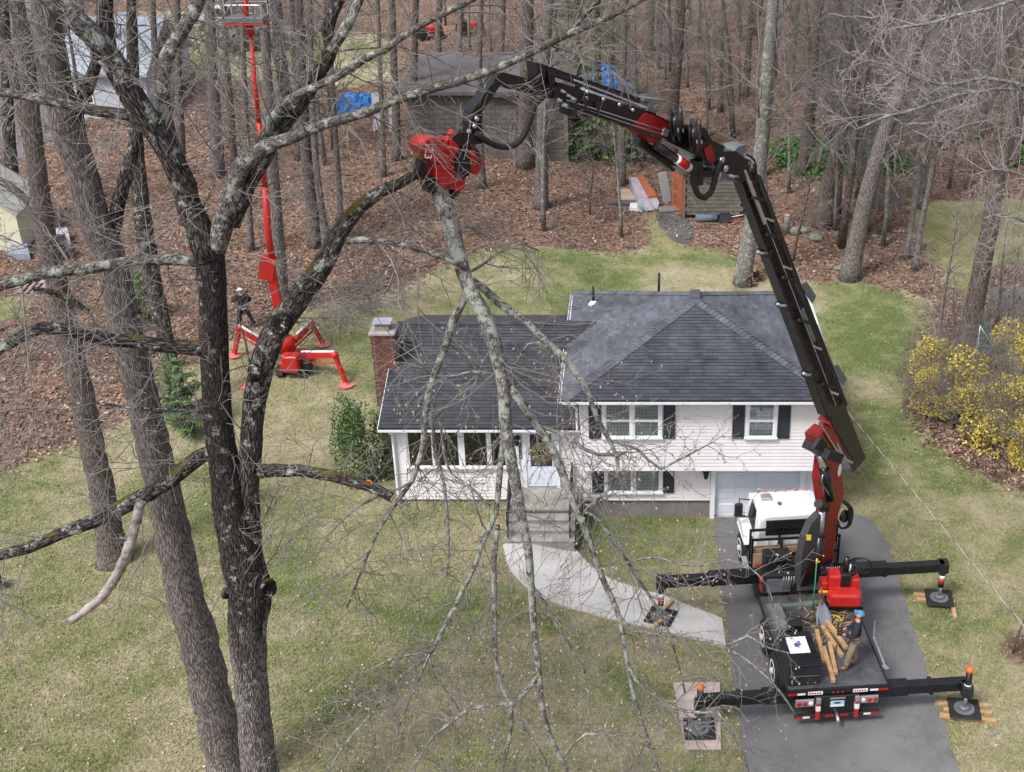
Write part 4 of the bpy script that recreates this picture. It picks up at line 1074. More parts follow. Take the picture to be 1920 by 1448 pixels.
ground_tree('dark_trunk_tree', 'dark trunked tree standing behind the young pine', [(335, 775, 32), (322, 690, 33), (300, 590, 34), (284, 510, 35), (270, 430, 36), (262, 360, 34), (255, 280, 30), (250, 190, 26), (248, 60, 22), (246, -40, 18)], M_bark_dark, 1.4, 1.5, 45)
# ---- the fallen log at the left edge
lg = MB(); a = G(-90, 1135, .22); b = G(6, 1100, .22); lg.tube([a, a.lerp(b, .5) + Vector((0, .1, .05)), b], [.26, .24, .22], 12, True, True, 0, True, .08, 3); o = lg.build('log', M_bark_dark); tag(o, 'dark cut log lying on the lawn at the left edge', 'log')

# ---- the big limb held by the grapple
YH = 21.6
held = root('sawn_limb', 'large lichen covered branch hanging from the red grapple saw', 'branch', tuple(P(820, 345, YH)))
HL = []; tips = []
def addh(tr, dY0=0.0, dY=-.4, dens=5, L=1.0, n=8, seed=1, name='bough'):
    p, r = limb(held, name, tr, YH + dY0, M_bark_held if tr[0][2] > 11 else M_bark_pale, dY, n, .06, seed); HL.append((p, r, dens, L))
addh([(818, 338, 32), (828, 372, 35), (840, 410, 37), (850, 450, 35), (862, 490, 31), (873, 525, 30), (888, 555, 32), (905, 585, 31), (925, 640, 31), (940, 700, 29), (946, 760, 27), (951, 820, 26), (960, 870, 25), (968, 920, 23), (980, 980, 20), (990, 1030, 18), (996, 1100, 16), (1001, 1170, 14), (1008, 1240, 13), (1013, 1290, 12), (1020, 1345, 12), (1040, 1398, 10), (1064, 1448, 9), (1090, 1500, 7)], 0, -2.4, 2.6, .8, 12, 51, 'main_stem')
addh([(880, 535, 15), (868, 565, 17), (850, 600, 18), (838, 640, 16), (824, 680, 15), (810, 715, 14), (800, 755, 14), (796, 790, 13), (794, 835, 12), (786, 862, 11), (772, 902, 10), (745, 940, 9), (722, 975, 7), (705, 1005, 6), (682, 1060, 5), (650, 1140, 4)], -.1, -1.2, 4, .9, 8, 52)
addh([(800, 768, 9), (812, 798, 9), (817, 858, 8), (832, 904, 7), (838, 957, 6), (842, 1023, 5), (838, 1080, 4)], -.3, -.8, 6, .7, 6, 53)
addh([(808, 745, 7), (826, 800, 7), (836, 868, 7), (848, 890, 6), (872, 906, 6), (900, 930, 5), (920, 950, 4)], -.4, -.6, 5, .6, 6, 54)
addh([(938, 702, 9), (905, 699, 9), (885, 698, 8), (849, 706, 8), (826, 706, 8), (810, 700, 6), (795, 690, 5), (760, 680, 3)], -.3, -.3, 6, .8, 6, 55)
addh([(945, 705, 18), (962, 735, 19), (985, 765, 18), (1012, 805, 18), (1040, 850, 18), (1058, 895, 17), (1076, 945, 15), (1100, 1000, 14), (1128, 1080, 13), (1155, 1140, 12), (1166, 1180, 11), (1174, 1230, 10), (1184, 1285, 9), (1198, 1335, 8), (1218, 1395, 7), (1240, 1460, 6)], -.1, -1.8, 4.5, .9, 8, 56)
addh([(885, 525, 16), (910, 545, 18), (930, 565, 18), (958, 585, 18), (985, 600, 17), (1010, 628, 16), (1040, 655, 16), (1068, 682, 15), (1090, 712, 14), (1108, 752, 12), (1122, 790, 11), (1145, 830, 10), (1158, 860, 9), (1158, 890, 7), (1140, 920, 6), (1095, 960, 8), (1112, 965, 9), (1140, 1000, 9), (1177, 1054, 8), (1207, 1102, 7), (1237, 1147, 6), (1262, 1210, 5), (1285, 1300, 4)], .1, -1.2, 5, .9, 8, 57)
addh([(1010, 800, 9), (1040, 808, 9), (1070, 822, 9), (1095, 842, 8), (1120, 852, 8), (1150, 853, 7), (1172, 851, 6)], -.4, -.3, 5, .7, 6, 58)
addh([(1150, 828, 7), (1195, 842, 7), (1215, 862, 6), (1240, 880, 6), (1262, 868, 5), (1300, 848, 4), (1335, 830, 3)], -.5, -.2, 7, .6, 5, 59)
addh([(948, 790, 13), (942, 840, 13), (936, 900, 13), (930, 960, 12), (918, 990, 12), (903, 1020, 11), (890, 1062, 10), (866, 1110, 9), (840, 1162, 9), (815, 1212, 8), (800, 1235, 8), (768, 1255, 6), (735, 1290, 6), (690, 1345, 5), (640, 1405, 4), (610, 1460, 3)], -.3, -1.5, 5, 1.0, 8, 60)
addh([(806, 1225, 6), (788, 1268, 6), (765, 1320, 5), (742, 1380, 4), (725, 1450, 3)], -1.6, -.2, 7, .8, 5, 61)
addh([(806, 1222, 5), (770, 1228, 5), (735, 1235, 4), (690, 1258, 3), (640, 1275, 2.5)], -1.6, -.3, 7, .8, 5, 62)
addh([(806, 1232, 5), (815, 1270, 4), (840, 1300, 4), (862, 1335, 3)], -1.6, -.1, 6, .6, 5, 63)
addh([(933, 985, 12), (927, 1030, 12), (926, 1080, 12), (928, 1150, 12), (928, 1210, 11), (933, 1255, 10), (945, 1298, 9), (957, 1320, 8), (960, 1350, 8), (952, 1400, 7), (938, 1455, 6)], -.8, -1.0, 4, .8, 8, 64)
addh([(1010, 1270, 12), (990, 1290, 11), (975, 1310, 10), (958, 1320, 9), (920, 1322, 8), (880, 1330, 7), (845, 1355, 6), (815, 1378, 5), (790, 1415, 4), (770, 1460, 3)], -1.8, -.5, 6, .9, 7, 65)
addh([(962, 1322, 7), (975, 1350, 7), (995, 1385, 6), (1020, 1420, 5), (1030, 1460, 4)], -1.9, -.2, 5, .7, 6, 66)
addh([(1155, 1144, 9), (1168, 1165, 8), (1185, 1181, 8), (1210, 1186, 8), (1237, 1189, 7), (1275, 1192, 7), (1312, 1200, 7), (1345, 1205, 7), (1362, 1214, 7), (1395, 1235, 6), (1430, 1262, 6), (1465, 1300, 5), (1495, 1345, 3)], -1.2, -1.0, 3, .6, 7, 67)
addh([(1360, 1213, 5), (1385, 1200, 5), (1402, 1192, 5), (1440, 1215, 4), (1480, 1225, 3)], -2.0, -.2, 4, .45, 5, 68)
addh([(1177, 1249, 8), (1192, 1275, 8), (1207, 1290, 8), (1228, 1310, 8), (1252, 1324, 8), (1285, 1333, 7), (1312, 1336, 7), (1345, 1336, 6), (1370, 1370, 5), (1395, 1420, 4), (1410, 1470, 3)], -1.5, -.7, 6, .9, 6, 69)
addh([(1177, 1055, 6), (1205, 1048, 6), (1234, 1044, 6), (1255, 1052, 6), (1275, 1058, 6), (1320, 1060, 5), (1365, 1050, 4), (1400, 1060, 4), (1440, 1100, 3), (1450, 1140, 2.5)], -1.0, -.5, 4, .6, 5, 70)
addh([(1056, 1420, 6), (1075, 1395, 6), (1099, 1376, 6), (1132, 1376, 5), (1165, 1382, 5), (1192, 1392, 4), (1230, 1405, 3)], -2.4, -.3, 7, .8, 5, 71)
addh([(1003, 1105, 7), (1025, 1135, 7), (1045, 1175, 6), (1070, 1215, 6), (1090, 1245, 5), (1098, 1262, 5)], -1.4, -.2, 4, .5, 6, 72)
addh([(918, 1000, 4), (905, 985, 4), (890, 940, 3), (880, 900, 3)], -.6, .2, 5, .5, 5, 73)
addh([(870, 515, 8), (900, 500, 7), (940, 470, 6), (975, 455, 5), (1010, 470, 3)], -.1, .4, 7, .8, 6, 74)
addh([(862, 500, 7), (830, 470, 6), (790, 440, 6), (760, 420, 5), (735, 415, 3)], 0, .5, 6, .9, 6, 75)
addh([(945, 720, 5), (962, 690, 5), (980, 660, 5), (990, 645, 4), (1010, 642, 4), (1030, 655, 3)], -.3, -.1, 7, .6, 5, 76)
addh([(770, 905, 6), (740, 920, 5), (700, 935, 5), (660, 960, 4), (620, 1000, 3), (590, 1050, 2.5)], -1.0, -.3, 6, .9, 5, 77)
tw = MB()
for p, r, dens, L in HL: clothe(tw, p, r, dens * 1.05, L * 1.05, 2, rn, .4, .12, tips, .8, 3, .0105)
stuff(tw.build('twigs', M_twig, held)); print('held twigs', len(tw.f))
bd = MB()
for q in tips:
    if rn.random() < .5:
        s = rn.uniform(.012, .026); bd.ball(q, s, 4, 2, 0, (1, 1, 1.5))
stuff(bd.build('buds', M_bud, held))

# ================================================================== THE WOOD BEHIND
def crown_mesh(name, Hh, n, L, rn, m, r0=0.05, lo=0.3, up=0.6, depth=2, kids=4, spread=1.0):
    """bare branches round a vertical axis of height Hh (unit trunk along +Z)"""
    mb = MB()
    for k in range(n):
        f = lo + (1 - lo) * rn.random(); a = rn.uniform(0, 6.283); q = Vector((0, 0, f * Hh))
        d = Vector((math.cos(a) * spread, math.sin(a) * spread, up * rn.uniform(.4, 1.4))).normalized()
        ll = L * (1.15 - .75 * f) * rn.uniform(.6, 1.3)
        sprout(mb, q, d, ll, r0 * (1.2 - .8 * f) * rn.uniform(.5, 1), depth, rn, -.12, 3, kids, None, .35)
    return mb.mesh(name, m)
rn5 = random.Random(21)
CROWNS = [crown_mesh('crown', 18, 26, 4.4, rn5, M_twigd if k % 2 else M_twig, .06, .3, .7, 2, 4) for k in range(4)]
NTR = [0]
def wood_tree(base_px, path, w, label, m, hgt=20, crown=True, group='bare trees in the wood behind the house', seed=0, name='bare_tree', cs=1.0):
    """trunk traced from its foot in the photograph; it goes on above the frame"""
    b = G(*base_px); sc = ppm(b)
    t = root(name, label, 'tree', tuple(b), 0, group)
    pts = [b - Vector((0, 0, .15))]; rad = [w / 2 / sc * 1.35]
    first = True
    for (x, y) in path:
        p = P(x, y, b.y + (0.2 if y < 100 else 0)); 
        if first: pts.append(b + (p - b) * (0.6 / max(.7, (p - b).length))); rad.append(w / 2 / sc * 1.02); first = False
        pts.append(p); rad.append(w / 2 / sc * max(.45, 1 - .035 * (p.z - b.z)))
    d = (pts[-1] - pts[-2]).normalized(); d = (d + Vector((0, 0, .8))).normalized()
    top = b.z + hgt
    if pts[-1].z < top:
        k = (top - pts[-1].z); pts.append(pts[-1] + d * k * .5); rad.append(rad[-1] * .6); pts.append(pts[-1] + d * k * .5); rad.append(.03)
    rr = random.Random(seed + 100); sp, sr = smooth_path(pts, rad, .9, .05, rr)
    mb = MB(); mb.tube(sp, sr, 10, True, True, 0, True, .05, seed); mb.build('trunk', m, t)
    if crown:
        ax = (pts[-2] - b); s = ax.length / 18 * 1.25
        q = Vector((0, 0, 1)).rotation_difference(ax.normalized()).to_matrix().to_4x4()
        o = inst('crown', CROWNS[seed % 4], t, q @ Matrix.Rotation(seed * 1.3, 4, 'Z') @ Matrix.Diagonal((s * cs, s * cs, s, 1)))
    return t
WT = [
 ((1015, 390), [(1016, 300), (1018, 200), (1022, 95), (1030, 0)], 25, 'straight lichen flecked trunk rising through the grapple hose loop', M_bark_grey),
 ((985, 312), [(986, 200), (988, 100), (990, 0)], 30, 'thick dark trunk in front of the concrete block wall', M_bark_brown),
 ((1165, 346), [(1166, 250), (1168, 150), (1172, 0)], 17, 'slim trunk crossing behind the crane jib', M_bark_grey),
 ((1258, 300), [(1264, 180), (1272, 90), (1276, 0)], 24, 'dark trunk behind the round hose reels', M_bark_brown),
 ((1392, 532), [(1402, 460), (1415, 380), (1428, 260), (1440, 120), (1450, 0)], 33, 'pale grey trunk at the lawn edge with a heap at its foot', M_bark_pale),
 ((1542, 424), [(1556, 340), (1580, 250), (1605, 170), (1640, 80), (1682, 0)], 36, 'dark brown trunk leaning right above the boulders', M_bark_brown),
 ((1592, 522), [(1612, 420), (1638, 320), (1662, 240), (1690, 160), (1725, 70), (1758, 0)], 36, 'leaning trunk with flared mossy foot at the lawn corner', M_bark_grey),
 ((1814, 655), [(1832, 550), (1855, 430), (1872, 330), (1895, 230), (1918, 120), (1940, 0)], 38, 'large forked trunk standing over the yellow bushes', M_bark_brown),
 ((1716, 506), [(1728, 420), (1742, 350), (1756, 260), (1770, 120)], 12, 'slim trunk on the bank right of the leaning trunk', M_bark_grey),
 ((1699, 487), [(1712, 400), (1722, 330), (1726, 200), (1735, 60)], 11, 'pale slim trunk at the edge of the far lawn', M_bark_pale),
 ((1503, 326), [(1515, 220), (1526, 110), (1536, 0)], 20, 'grey trunk at the left end of the green ground cover', M_bark_brown),
 ((1572, 402), [(1576, 330), (1580, 250), (1590, 120), (1600, 0)], 11, 'thin dark trunk right behind the leaning brown trunk', M_bark_brown),
 ((530, 585), [(524, 480), (516, 380), (508, 260), (500, 120), (494, 0)], 26, 'grey trunk standing behind the red lift mast', M_bark_grey),
 ((592, 462), [(584, 380), (574, 290), (566, 150), (560, 0)], 24, 'grey trunk of the pair left of the red grapple', M_bark_brown),
 ((612, 468), [(604, 400), (592, 300), (585, 180), (580, 0)], 14, 'thinner trunk of the pair left of the red grapple', M_bark_grey),
 ((905, 352), [(900, 260), (898, 160), (900, 60), (902, 0)], 13, 'slim bent trunk showing through the hose loop', M_bark_grey),
 ((775, 262), [(776, 160), (778, 60), (780, 0)], 15, 'trunk before the left end of the block wall', M_bark_brown),
 ((744, 300), [(742, 200), (738, 110), (735, 0)], 16, 'trunk beside the white door of the block building', M_bark_brown),
 ((720, 330), [(716, 220), (712, 110), (708, 0)], 10, 'slender trunk left of the white door', M_bark_grey),
 ((1216, 95), [(1218, 40), (1220, 0)], 20, 'far thick trunk at the top above the crane jib', M_bark_grey),
 ((1235, 100), [(1236, 50), (1240, 0)], 12, 'far thin trunk beside the thick one at the top', M_bark_brown),
 ((408, 330), [(402, 200), (396, 100), (392, 0)], 25, 'broad grey trunk left of the red lift mast', M_bark_grey),
 ((440, 312), [(432, 200), (424, 100), (420, 0)], 14, 'thin trunk close to the red lift mast', M_bark_brown),
 ((545, 250), [(532, 150), (522, 60), (518, 0)], 26, 'dark trunk right of the lift basket', M_bark_dark),
 ((560, 300), [(556, 180), (552, 80), (548, 0)], 16, 'grey trunk behind the fork of the oak limbs', M_bark_brown),
 ((640, 420), [(634, 330), (628, 240), (622, 140), (616, 0)], 12, 'slim trunk crossing the blue tarpaulin', M_bark_grey),
 ((820, 120), [(822, 60), (824, 0)], 14, 'far trunk above the flat roof left', M_bark_brown),
 ((860, 135), [(862, 60), (866, 0)], 12, 'far trunk above the flat roof centre', M_bark_grey),
 ((940, 120), [(942, 60), (944, 0)], 10, 'far trunk above the flat roof right', M_bark_grey),
 ((1425, 330), [(1436, 240), (1446, 140), (1452, 0)], 20, 'dark trunk twinned with the pale one above the boom knuckle', M_bark_brown),
 ((1350, 210), [(1352, 120), (1356, 0)], 10, 'far slim trunk above the boom knuckle', M_bark_grey),
 ((1400, 180), [(1404, 90), (1410, 0)], 12, 'far trunk up the slope right of centre', M_bark_brown),
 ((1480, 170), [(1486, 90), (1494, 0)], 15, 'far straight trunk up the slope', M_bark_grey),
 ((1620, 250), [(1626, 150), (1634, 0)], 14, 'far trunk behind the ground cover', M_bark_brown),
 ((1690, 230), [(1700, 130), (1715, 0)], 14, 'far trunk left of the white branches', M_bark_grey),
 ((1770, 280), [(1780, 180), (1795, 60), (1805, 0)], 16, 'far trunk behind the white branches', M_bark_brown),
 ((1835, 260), [(1846, 160), (1862, 0)], 15, 'far trunk at the upper right', M_bark_grey),
 ((1900, 310), [(1912, 200), (1925, 80), (1932, 0)], 18, 'far trunk at the right edge of the wood', M_bark_grey),
 ((1725, 390), [(1736, 300), (1752, 180), (1770, 0)], 13, 'trunk at the right end of the old board fence', M_bark_grey),
 ((345, 420), [(340, 300), (335, 150), (332, 0)], 18, 'grey trunk between the two oaks at the left', M_bark_brown),
 ((470, 470), [(466, 360), (462, 240), (456, 100), (452, 0)], 13, 'slim trunk left of the red lift boom', M_bark_grey),
 ((30, 420), [(20, 300), (12, 150), (6, 0)], 26, 'trunk beside the cream shed', M_bark_dark),
 ((160, 180), [(155, 90), (150, 0)], 16, 'far trunk by the neighbouring houses', M_bark_grey),
 ((300, 260), [(292, 150), (286, 0)], 14, 'far trunk behind the mossy limb', M_bark_brown),
]
for k, (b, pth, w_, lab, m_) in enumerate(WT): wood_tree(b, pth, w_, lab, m_, 21 if w_ > 18 else 15, True, seed=k, cs=.9 if w_ > 18 else .55)
# forks and low branches of the marked trees on the right
def bough(parent_tree_px, tr, m, Y, seed, name, label):
    pass
# ---- saplings: six kinds, copied
def sapling(Hh, seed, lean):
    r = random.Random(seed); pts = [Vector((0, 0, -.1))]; d = Vector((lean * r.uniform(-1, 1), lean * r.uniform(-1, 1), 1)).normalized(); n = 7; r0 = .012 * Hh * r.uniform(.7, 1.2)
    for k in range(n):
        d = (d + Vector((r.gauss(0, .05), r.gauss(0, .05), .03))).normalized(); pts.append(pts[-1] + d * Hh / n)
    rad = [r0 * (1 - .85 * k / n) for k in range(n + 1)]
    mb = MB(); mb.tube(pts, rad, 6, True, True, 0, True); tm = mb.mesh('trunk', [M_bark_grey, M_bark_pale, M_bark_brown][seed % 3])
    cb = MB(); clothe(cb, pts, rad, 26.0 / Hh * (1 if Hh > 5 else .8), Hh * .2, 2, r, -.1, .2, None, 1, 4, .016)
    return tm, cb.mesh('crown', M_twig if seed % 2 else M_twigd)
SAP = [sapling(h, 60 + k, .15) for k, h in enumerate((12, 9, 14, 7, 10, 5))]
def in_keep(b, lst):
    return any(sdist(q, np.array([b.x]), np.array([b.y]))[0] > -.3 for q in lst)
BLOCK = wpoly([(720, 300), (1060, 300), (1060, 130), (700, 130)]); SHED = wpoly([(1220, 420), (1420, 420), (1420, 320), (1230, 320)])
r7 = random.Random(77); cnt = 0; tries = 0
while cnt < 140 and tries < 3000:
    tries += 1
    x = r7.uniform(-40, 1990) if r7.random() < .35 else r7.uniform(1180, 1990)
    y = 30 + 470 * r7.random() ** 1.25
    b = G(x, y)
    l = zone_at(np.array([b.x]), np.array([b.y]))[0][0]
    if l > -1.2 or in_keep(b, (BLOCK, SHED)): continue
    k = r7.randrange(6); s = r7.uniform(.75, 1.25)
    t = root('sapling', 'slender bare sapling among the trunks of the wood', 'sapling', tuple(b), r7.uniform(0, 6.28), 'saplings in the wood')
    S = Matrix.Diagonal((s, s, s, 1)); inst('trunk', SAP[k][0], t, S); inst('crown', SAP[k][1], t, S); cnt += 1
for (x, y, lab, k, s) in ((1756, 662, 'thin pale sapling at the edge of the mulch bed', 3, .9), (1106, 402, 'thin sapling on the leaves left of the plastic covered stack', 5, .9), (1898, 1225, 'small bare shrub in a mulch ring on the right lawn', 5, .55), (470, 690, 'brushy sapling beside the lift', 5, .7), (1790, 640, 'bare shrub beside the forked trunk', 5, .6), (1890, 640, 'bare sapling behind the yellow bushes', 3, .7), (1870, 610, 'bare sapling by the road', 5, .9)):
    t = root('sapling', lab, 'sapling', tuple(G(x, y)), r7.uniform(0, 6), None); S = Matrix.Diagonal((s, s, s, 1)); inst('trunk', SAP[k][0], t, S); inst('crown', SAP[k][1], t, S)
# ---- white lichened boughs reaching in from a tree that stands just outside the frame on the right
YR = 26.0
bt = PZ(2080, 1000, 0); bt = Vector((P(2060, 900, YR).x, YR, 0))
edge = root('edge_tree', 'white lichened boughs reaching in from the upper right edge', 'tree', tuple(bt))
ER = []
def adde(tr, dens=6, L=.8, n=7, seed=1): 
    p, r = limb(edge, 'bough', tr, YR, M_bark_pale, -.5, n, .05, seed); ER.append((p, r, dens, L))
mb = MB(); mb.tube([bt - Vector((0, 0, .2)), bt + Vector((.1, 0, 5)), bt + Vector((0, 0, 11)), bt + Vector((.2, 0, 18))], [.34, .26, .2, .08], 12, True, True, 0, True, .05, 3); mb.build('trunk', M_bark_grey, edge)
adde([(2050, 240, 14), (1990, 205, 12), (1925, 163, 10), (1880, 152, 9), (1839, 147, 8), (1800, 156, 7), (1756, 157, 7), (1720, 148, 6), (1690, 133, 5), (1655, 120, 4), (1630, 122, 3)], seed=81)
adde([(1985, 205, 10), (1930, 170, 9), (1880, 166, 8), (1840, 172, 8), (1797, 178, 8), (1765, 188, 8), (1735, 199, 7), (1700, 210, 7), (1665, 218, 7), (1630, 232, 5), (1600, 246, 3)], seed=82)
adde([(1668, 217, 6), (1690, 232, 6), (1714, 245, 6), (1740, 258, 5), (1765, 267, 3)], seed=83)
adde([(2050, -60, 12), (1950, -20, 10), (1900, 0, 9), (1851, 17, 8), (1800, 28, 7), (1735, 46, 7), (1698, 50, 6), (1670, 55, 5), (1644, 66, 4)], seed=84)
adde([(2060, 420, 9), (1980, 360, 8), (1920, 330, 7), (1870, 318, 5), (1820, 330, 4)], seed=85)
adde([(2060, 560, 9), (1990, 470, 8), (1930, 420, 7), (1880, 402, 5), (1845, 410, 4)], seed=86)
tw = MB()
for p, r, dens, L in ER: clothe(tw, p, r, dens, L, 2, rn5, .1, .2, None, .9, 4, .009)
stuff(tw.build('twigs', mat('pale_twig', (.34, .31, .30), .85, .3, 2), edge))

# ------------------------------------------------------------------ evergreens and bushes
M_needle = isl_mat('hemlock_needle', [(0, (.04, .08, .03)), (.5, (.09, .15, .055)), (1, (.18, .25, .11))], .7)
M_pine = isl_mat('soft_pine_needle', [(0, (.04, .10, .025)), (.5, (.09, .18, .05)), (1, (.17, .27, .10))], .7)
M_rhodo = isl_mat('broad_evergreen_leaf', [(0, (.03, .07, .015)), (.5, (.08, .16, .045)), (1, (.24, .33, .17))], .45)
def hemlock(Hh, R, seed, lo=.1, m=None, droop=.15, dens=1.0):
    r = random.Random(seed); fb = MB(); bb = MB(); n = int(Hh * 9 * dens)
    for k in range(n):
        f = lo + (1 - lo) * (k + r.random()) / n; a = r.uniform(0, 6.283); L = R * (1 - f) ** .75 * r.uniform(.6, 1.15) + .15
        p = Vector((0, 0, f * Hh)); d = Vector((math.cos(a), math.sin(a), r.uniform(-.1, .25))).normalized(); pts = [p]
        for j in range(4): d = (d + Vector((0, 0, -droop * .5))).normalized(); pts.append(pts[-1] + d * L / 4)
        bb.tube(pts, [.03, .02, .015, .01, .005], 3, False)
        for j in range(int(L * 26 * dens)):
            t = r.uniform(.15, 1) * 4; i = min(3, int(t)); c = pts[i].lerp(pts[i + 1], t - i)
            w = L * .33 * (1.1 - t / 4 * .8); side = Vector((-d.y, d.x, 0)) * r.uniform(-1, 1) * w
            c = c + side + Vector((0, 0, -abs(r.gauss(0, .05))))
            e = (d * r.uniform(.3, 1) + side.normalized() * r.uniform(.2, .8) + Vector((0, 0, r.uniform(-.5, .05)))).normalized() * r.uniform(.08, .18)
            u = e.cross(Vector((0, 0, 1))).normalized() * r.uniform(.02, .05)
            fb.poly([c - e * .5, c + u, c + e, c - u])
    tb = MB(); tb.tube([(0, 0, -.2), (0, 0, Hh * .5), (0, 0, Hh)], [.018 * Hh, .011 * Hh, .02], 8, True, True, 0, True)
    return tb.mesh('trunk', M_bark_brown), bb.mesh('branch', M_twigd), fb.mesh('crown', m or M_needle)
HEM = [hemlock(15, 3.2, 5, .22, None, .1, .9), hemlock(4.2, 2.4, 6, .05, None, .15, 1.3), hemlock(11, 2.6, 8, .12, None, .15, .8)]
def place_ever(k, x, y, s, lab, group=None, rz=0):
    t = root('hemlock', lab, 'tree', tuple(G(x, y)), rz, group); S = Matrix.Diagonal((s, s, s, 1))
    inst('trunk', HEM[k][0], t, S); inst('branches', HEM[k][1], t, S); inst('crown', HEM[k][2], t, S)
place_ever(0, 1086, 245, 1.0, 'tall hemlock whose trunk rises left behind the crane jib', 'hemlocks'); place_ever(0, 1122, 195, 1.0, 'tall hemlock right of it behind the crane jib', 'hemlocks', 2)
place_ever(1, 1112, 292, 1.25, 'low spreading hemlock below the crane jib, left one', 'hemlocks', 1); place_ever(1, 1182, 300, 1.1, 'low spreading hemlock below the crane jib, right one', 'hemlocks', 4)
place_ever(1, 1062, 275, .8, 'low hemlock against the end of the block wall', 'hemlocks', 3); place_ever(2, 1045, 140, .8, 'far hemlock beyond the flat roof', 'hemlocks', 3); place_ever(2, 1150, 120, .7, 'far hemlock up the slope by the blue tarpaulins', 'hemlocks', 5)
def bush_mesh(n, R, Hh, size, seed, inner=.35, aspect=.45):
    """leaf faces through the volume of an uneven mound"""
    r = random.Random(seed); mb = MB(); lob = [(Vector((r.uniform(-.6, .6) * R, r.uniform(-.6, .6) * R, r.uniform(.2, .75) * Hh)), r.uniform(.35, .6)) for _ in range(9)]
    for k in range(n):
        c0, q = r.choice(lob); d = Vector((r.gauss(0, 1), r.gauss(0, 1), r.gauss(0, 1))).normalized(); rr = r.uniform(inner, 1) ** .5
        c = c0 + Vector((d.x * R * q * rr, d.y * R * q * rr, d.z * Hh * q * .8 * rr))
        if c.z < .03: continue
        e = (d + Vector((r.gauss(0, .7), r.gauss(0, .7), r.gauss(0, .7)))).normalized() * size * r.uniform(.6, 1.3); u = e.orthogonal().normalized(); u.rotate(Matrix.Rotation(r.uniform(0, 6.28), 3, e.normalized())); u *= size * aspect * .5
        mb.poly([c - e * .5, c + u, c + e * .5, c - u])
    return mb
def stems_mesh(n, R, Hh, seed, rad=.012, depth=1):
    r = random.Random(seed); mb = MB()
    for k in range(n):
        a = r.uniform(0, 6.283); d = Vector((math.cos(a) * r.uniform(.1, .9), math.sin(a) * r.uniform(.1, .9), 1)).normalized()
        sprout(mb, Vector((r.gauss(0, .15) * R, r.gauss(0, .15) * R, 0)), d, Hh * r.uniform(.8, 1.35), rad, depth, r, .35, 3, 4, None, .3)
    return mb
b = G(692, 897); t = root('evergreen_shrub', 'rounded broadleaf evergreen shrub beside the brick chimney', 'shrub', tuple(b))
sh = bush_mesh(5200, .98, 3.3, .12, 31, .5); inst('foliage', sh.mesh('foliage', M_rhodo), t); inst('stems', stems_mesh(16, 1.0, 2.0, 32, .02).mesh('stems', M_twigd), t)
b = G(722, 900); t = root('evergreen_shrub', 'small dark shrub tucked at the left house corner', 'shrub', tuple(b)); inst('foliage', bush_mesh(900, .5, .9, .1, 33, .5).mesh('foliage', M_rhodo), t); inst('stems', stems_mesh(6, .4, .7, 34, .012).mesh('stems', M_twigd), t)
pn = hemlock(3.4, 1.25, 40, .03, M_pine, -.12, 2.2)
for (x, y, s, lab) in ((345, 812, 1.0, 'young soft green pine behind the leaning trunk'), (268, 600, .75, 'small young pine further back at the left'),):
    t = root('young_pine', lab, 'tree', tuple(G(x, y))); S = Matrix.Diagonal((s, s, s, 1))
    inst('trunk', pn[0], t, S); inst('branches', pn[1], t, S); inst('crown', pn[2], t, S)
# forsythia hedge
M_fors = isl_mat('forsythia_flower', [(0, (.46, .36, .05)), (.5, (.70, .56, .08)), (1, (.86, .74, .22))], .7)
FS = [(stems_mesh(64, 1.1, 2.0, 200 + k, .012, 2), bush_mesh(5200, 1.3, 2.0, .095, 210 + k, .5, .75)) for k in range(3)]
FS = [(a_.mesh('stems', M_twigd), b_.mesh('flowers', M_fors)) for a_, b_ in FS]
for k, (x, y, s, lab) in enumerate(((1770, 720, .95, 'yellow forsythia bush at the left end of the row'), (1745, 770, .75, 'small forsythia bush at the lawn edge'), (1830, 760, 1.1, 'tall forsythia bush in front of the forked trunk'), (1800, 800, .95, 'forsythia bush in the middle of the row'), (1900, 740, 1.15, 'forsythia bush by the green netting'), (1870, 835, 1.05, 'forsythia bush at the lower side of the row'), (1930, 810, 1.15, 'forsythia bush at the right edge of the frame'), (1950, 880, 1.0, 'lowest forsythia bush at the right edge'), (1905, 690, 1.0, 'forsythia bush behind the green netting'))):
    t = root('forsythia', lab, 'shrub', tuple(G(x, y)), k * 1.1, 'forsythia bushes'); S = Matrix.Diagonal((s, s, s, 1))
    inst('stems', FS[k % 3][0], t, S); inst('flowers', FS[k % 3][1], t, S)
# dead brush piles
def brush(x, y, R, Hh, n, lab, seed):
    r = random.Random(seed); mb = MB(); b = G(x, y)
    for k in range(n):
        a = r.uniform(0, 6.283); c = b + Vector((r.gauss(0, .4) * R, r.gauss(0, .4) * R, r.uniform(.02, .6) * Hh)); d = Vector((math.cos(a), math.sin(a), r.uniform(-.15, .35))).normalized()
        sprout(mb, c - d * .6, d, r.uniform(.8, 2.0), r.uniform(.008, .02), 1, r, .05, 3, 3)
    o = mb.build('brush_pile', M_twig if seed % 2 else M_twigd); tag(o, lab, 'brush pile'); stuff(o)
brush(640, 590, 3.0, 1.0, 130, 'grey heap of cut branches behind the lift', 1); brush(700, 560, 2.6, .9, 90, 'grey heap of cut branches near the chimney', 3); brush(1190, 300, 3.5, .6, 70, 'fallen branches under the hemlocks', 2); brush(880, 85, 4.5, .8, 60, 'dark brush heap beyond the flat roof', 4); brush(1850, 600, 2.5, .9, 80, 'dead brush beside the road', 6); brush(220, 620, 2.2, .5, 50, 'twigs on the leaves at the left', 8); brush(900, 430, 1.6, .8, 40, 'sticks on the leaves behind the hanging branch', 10)

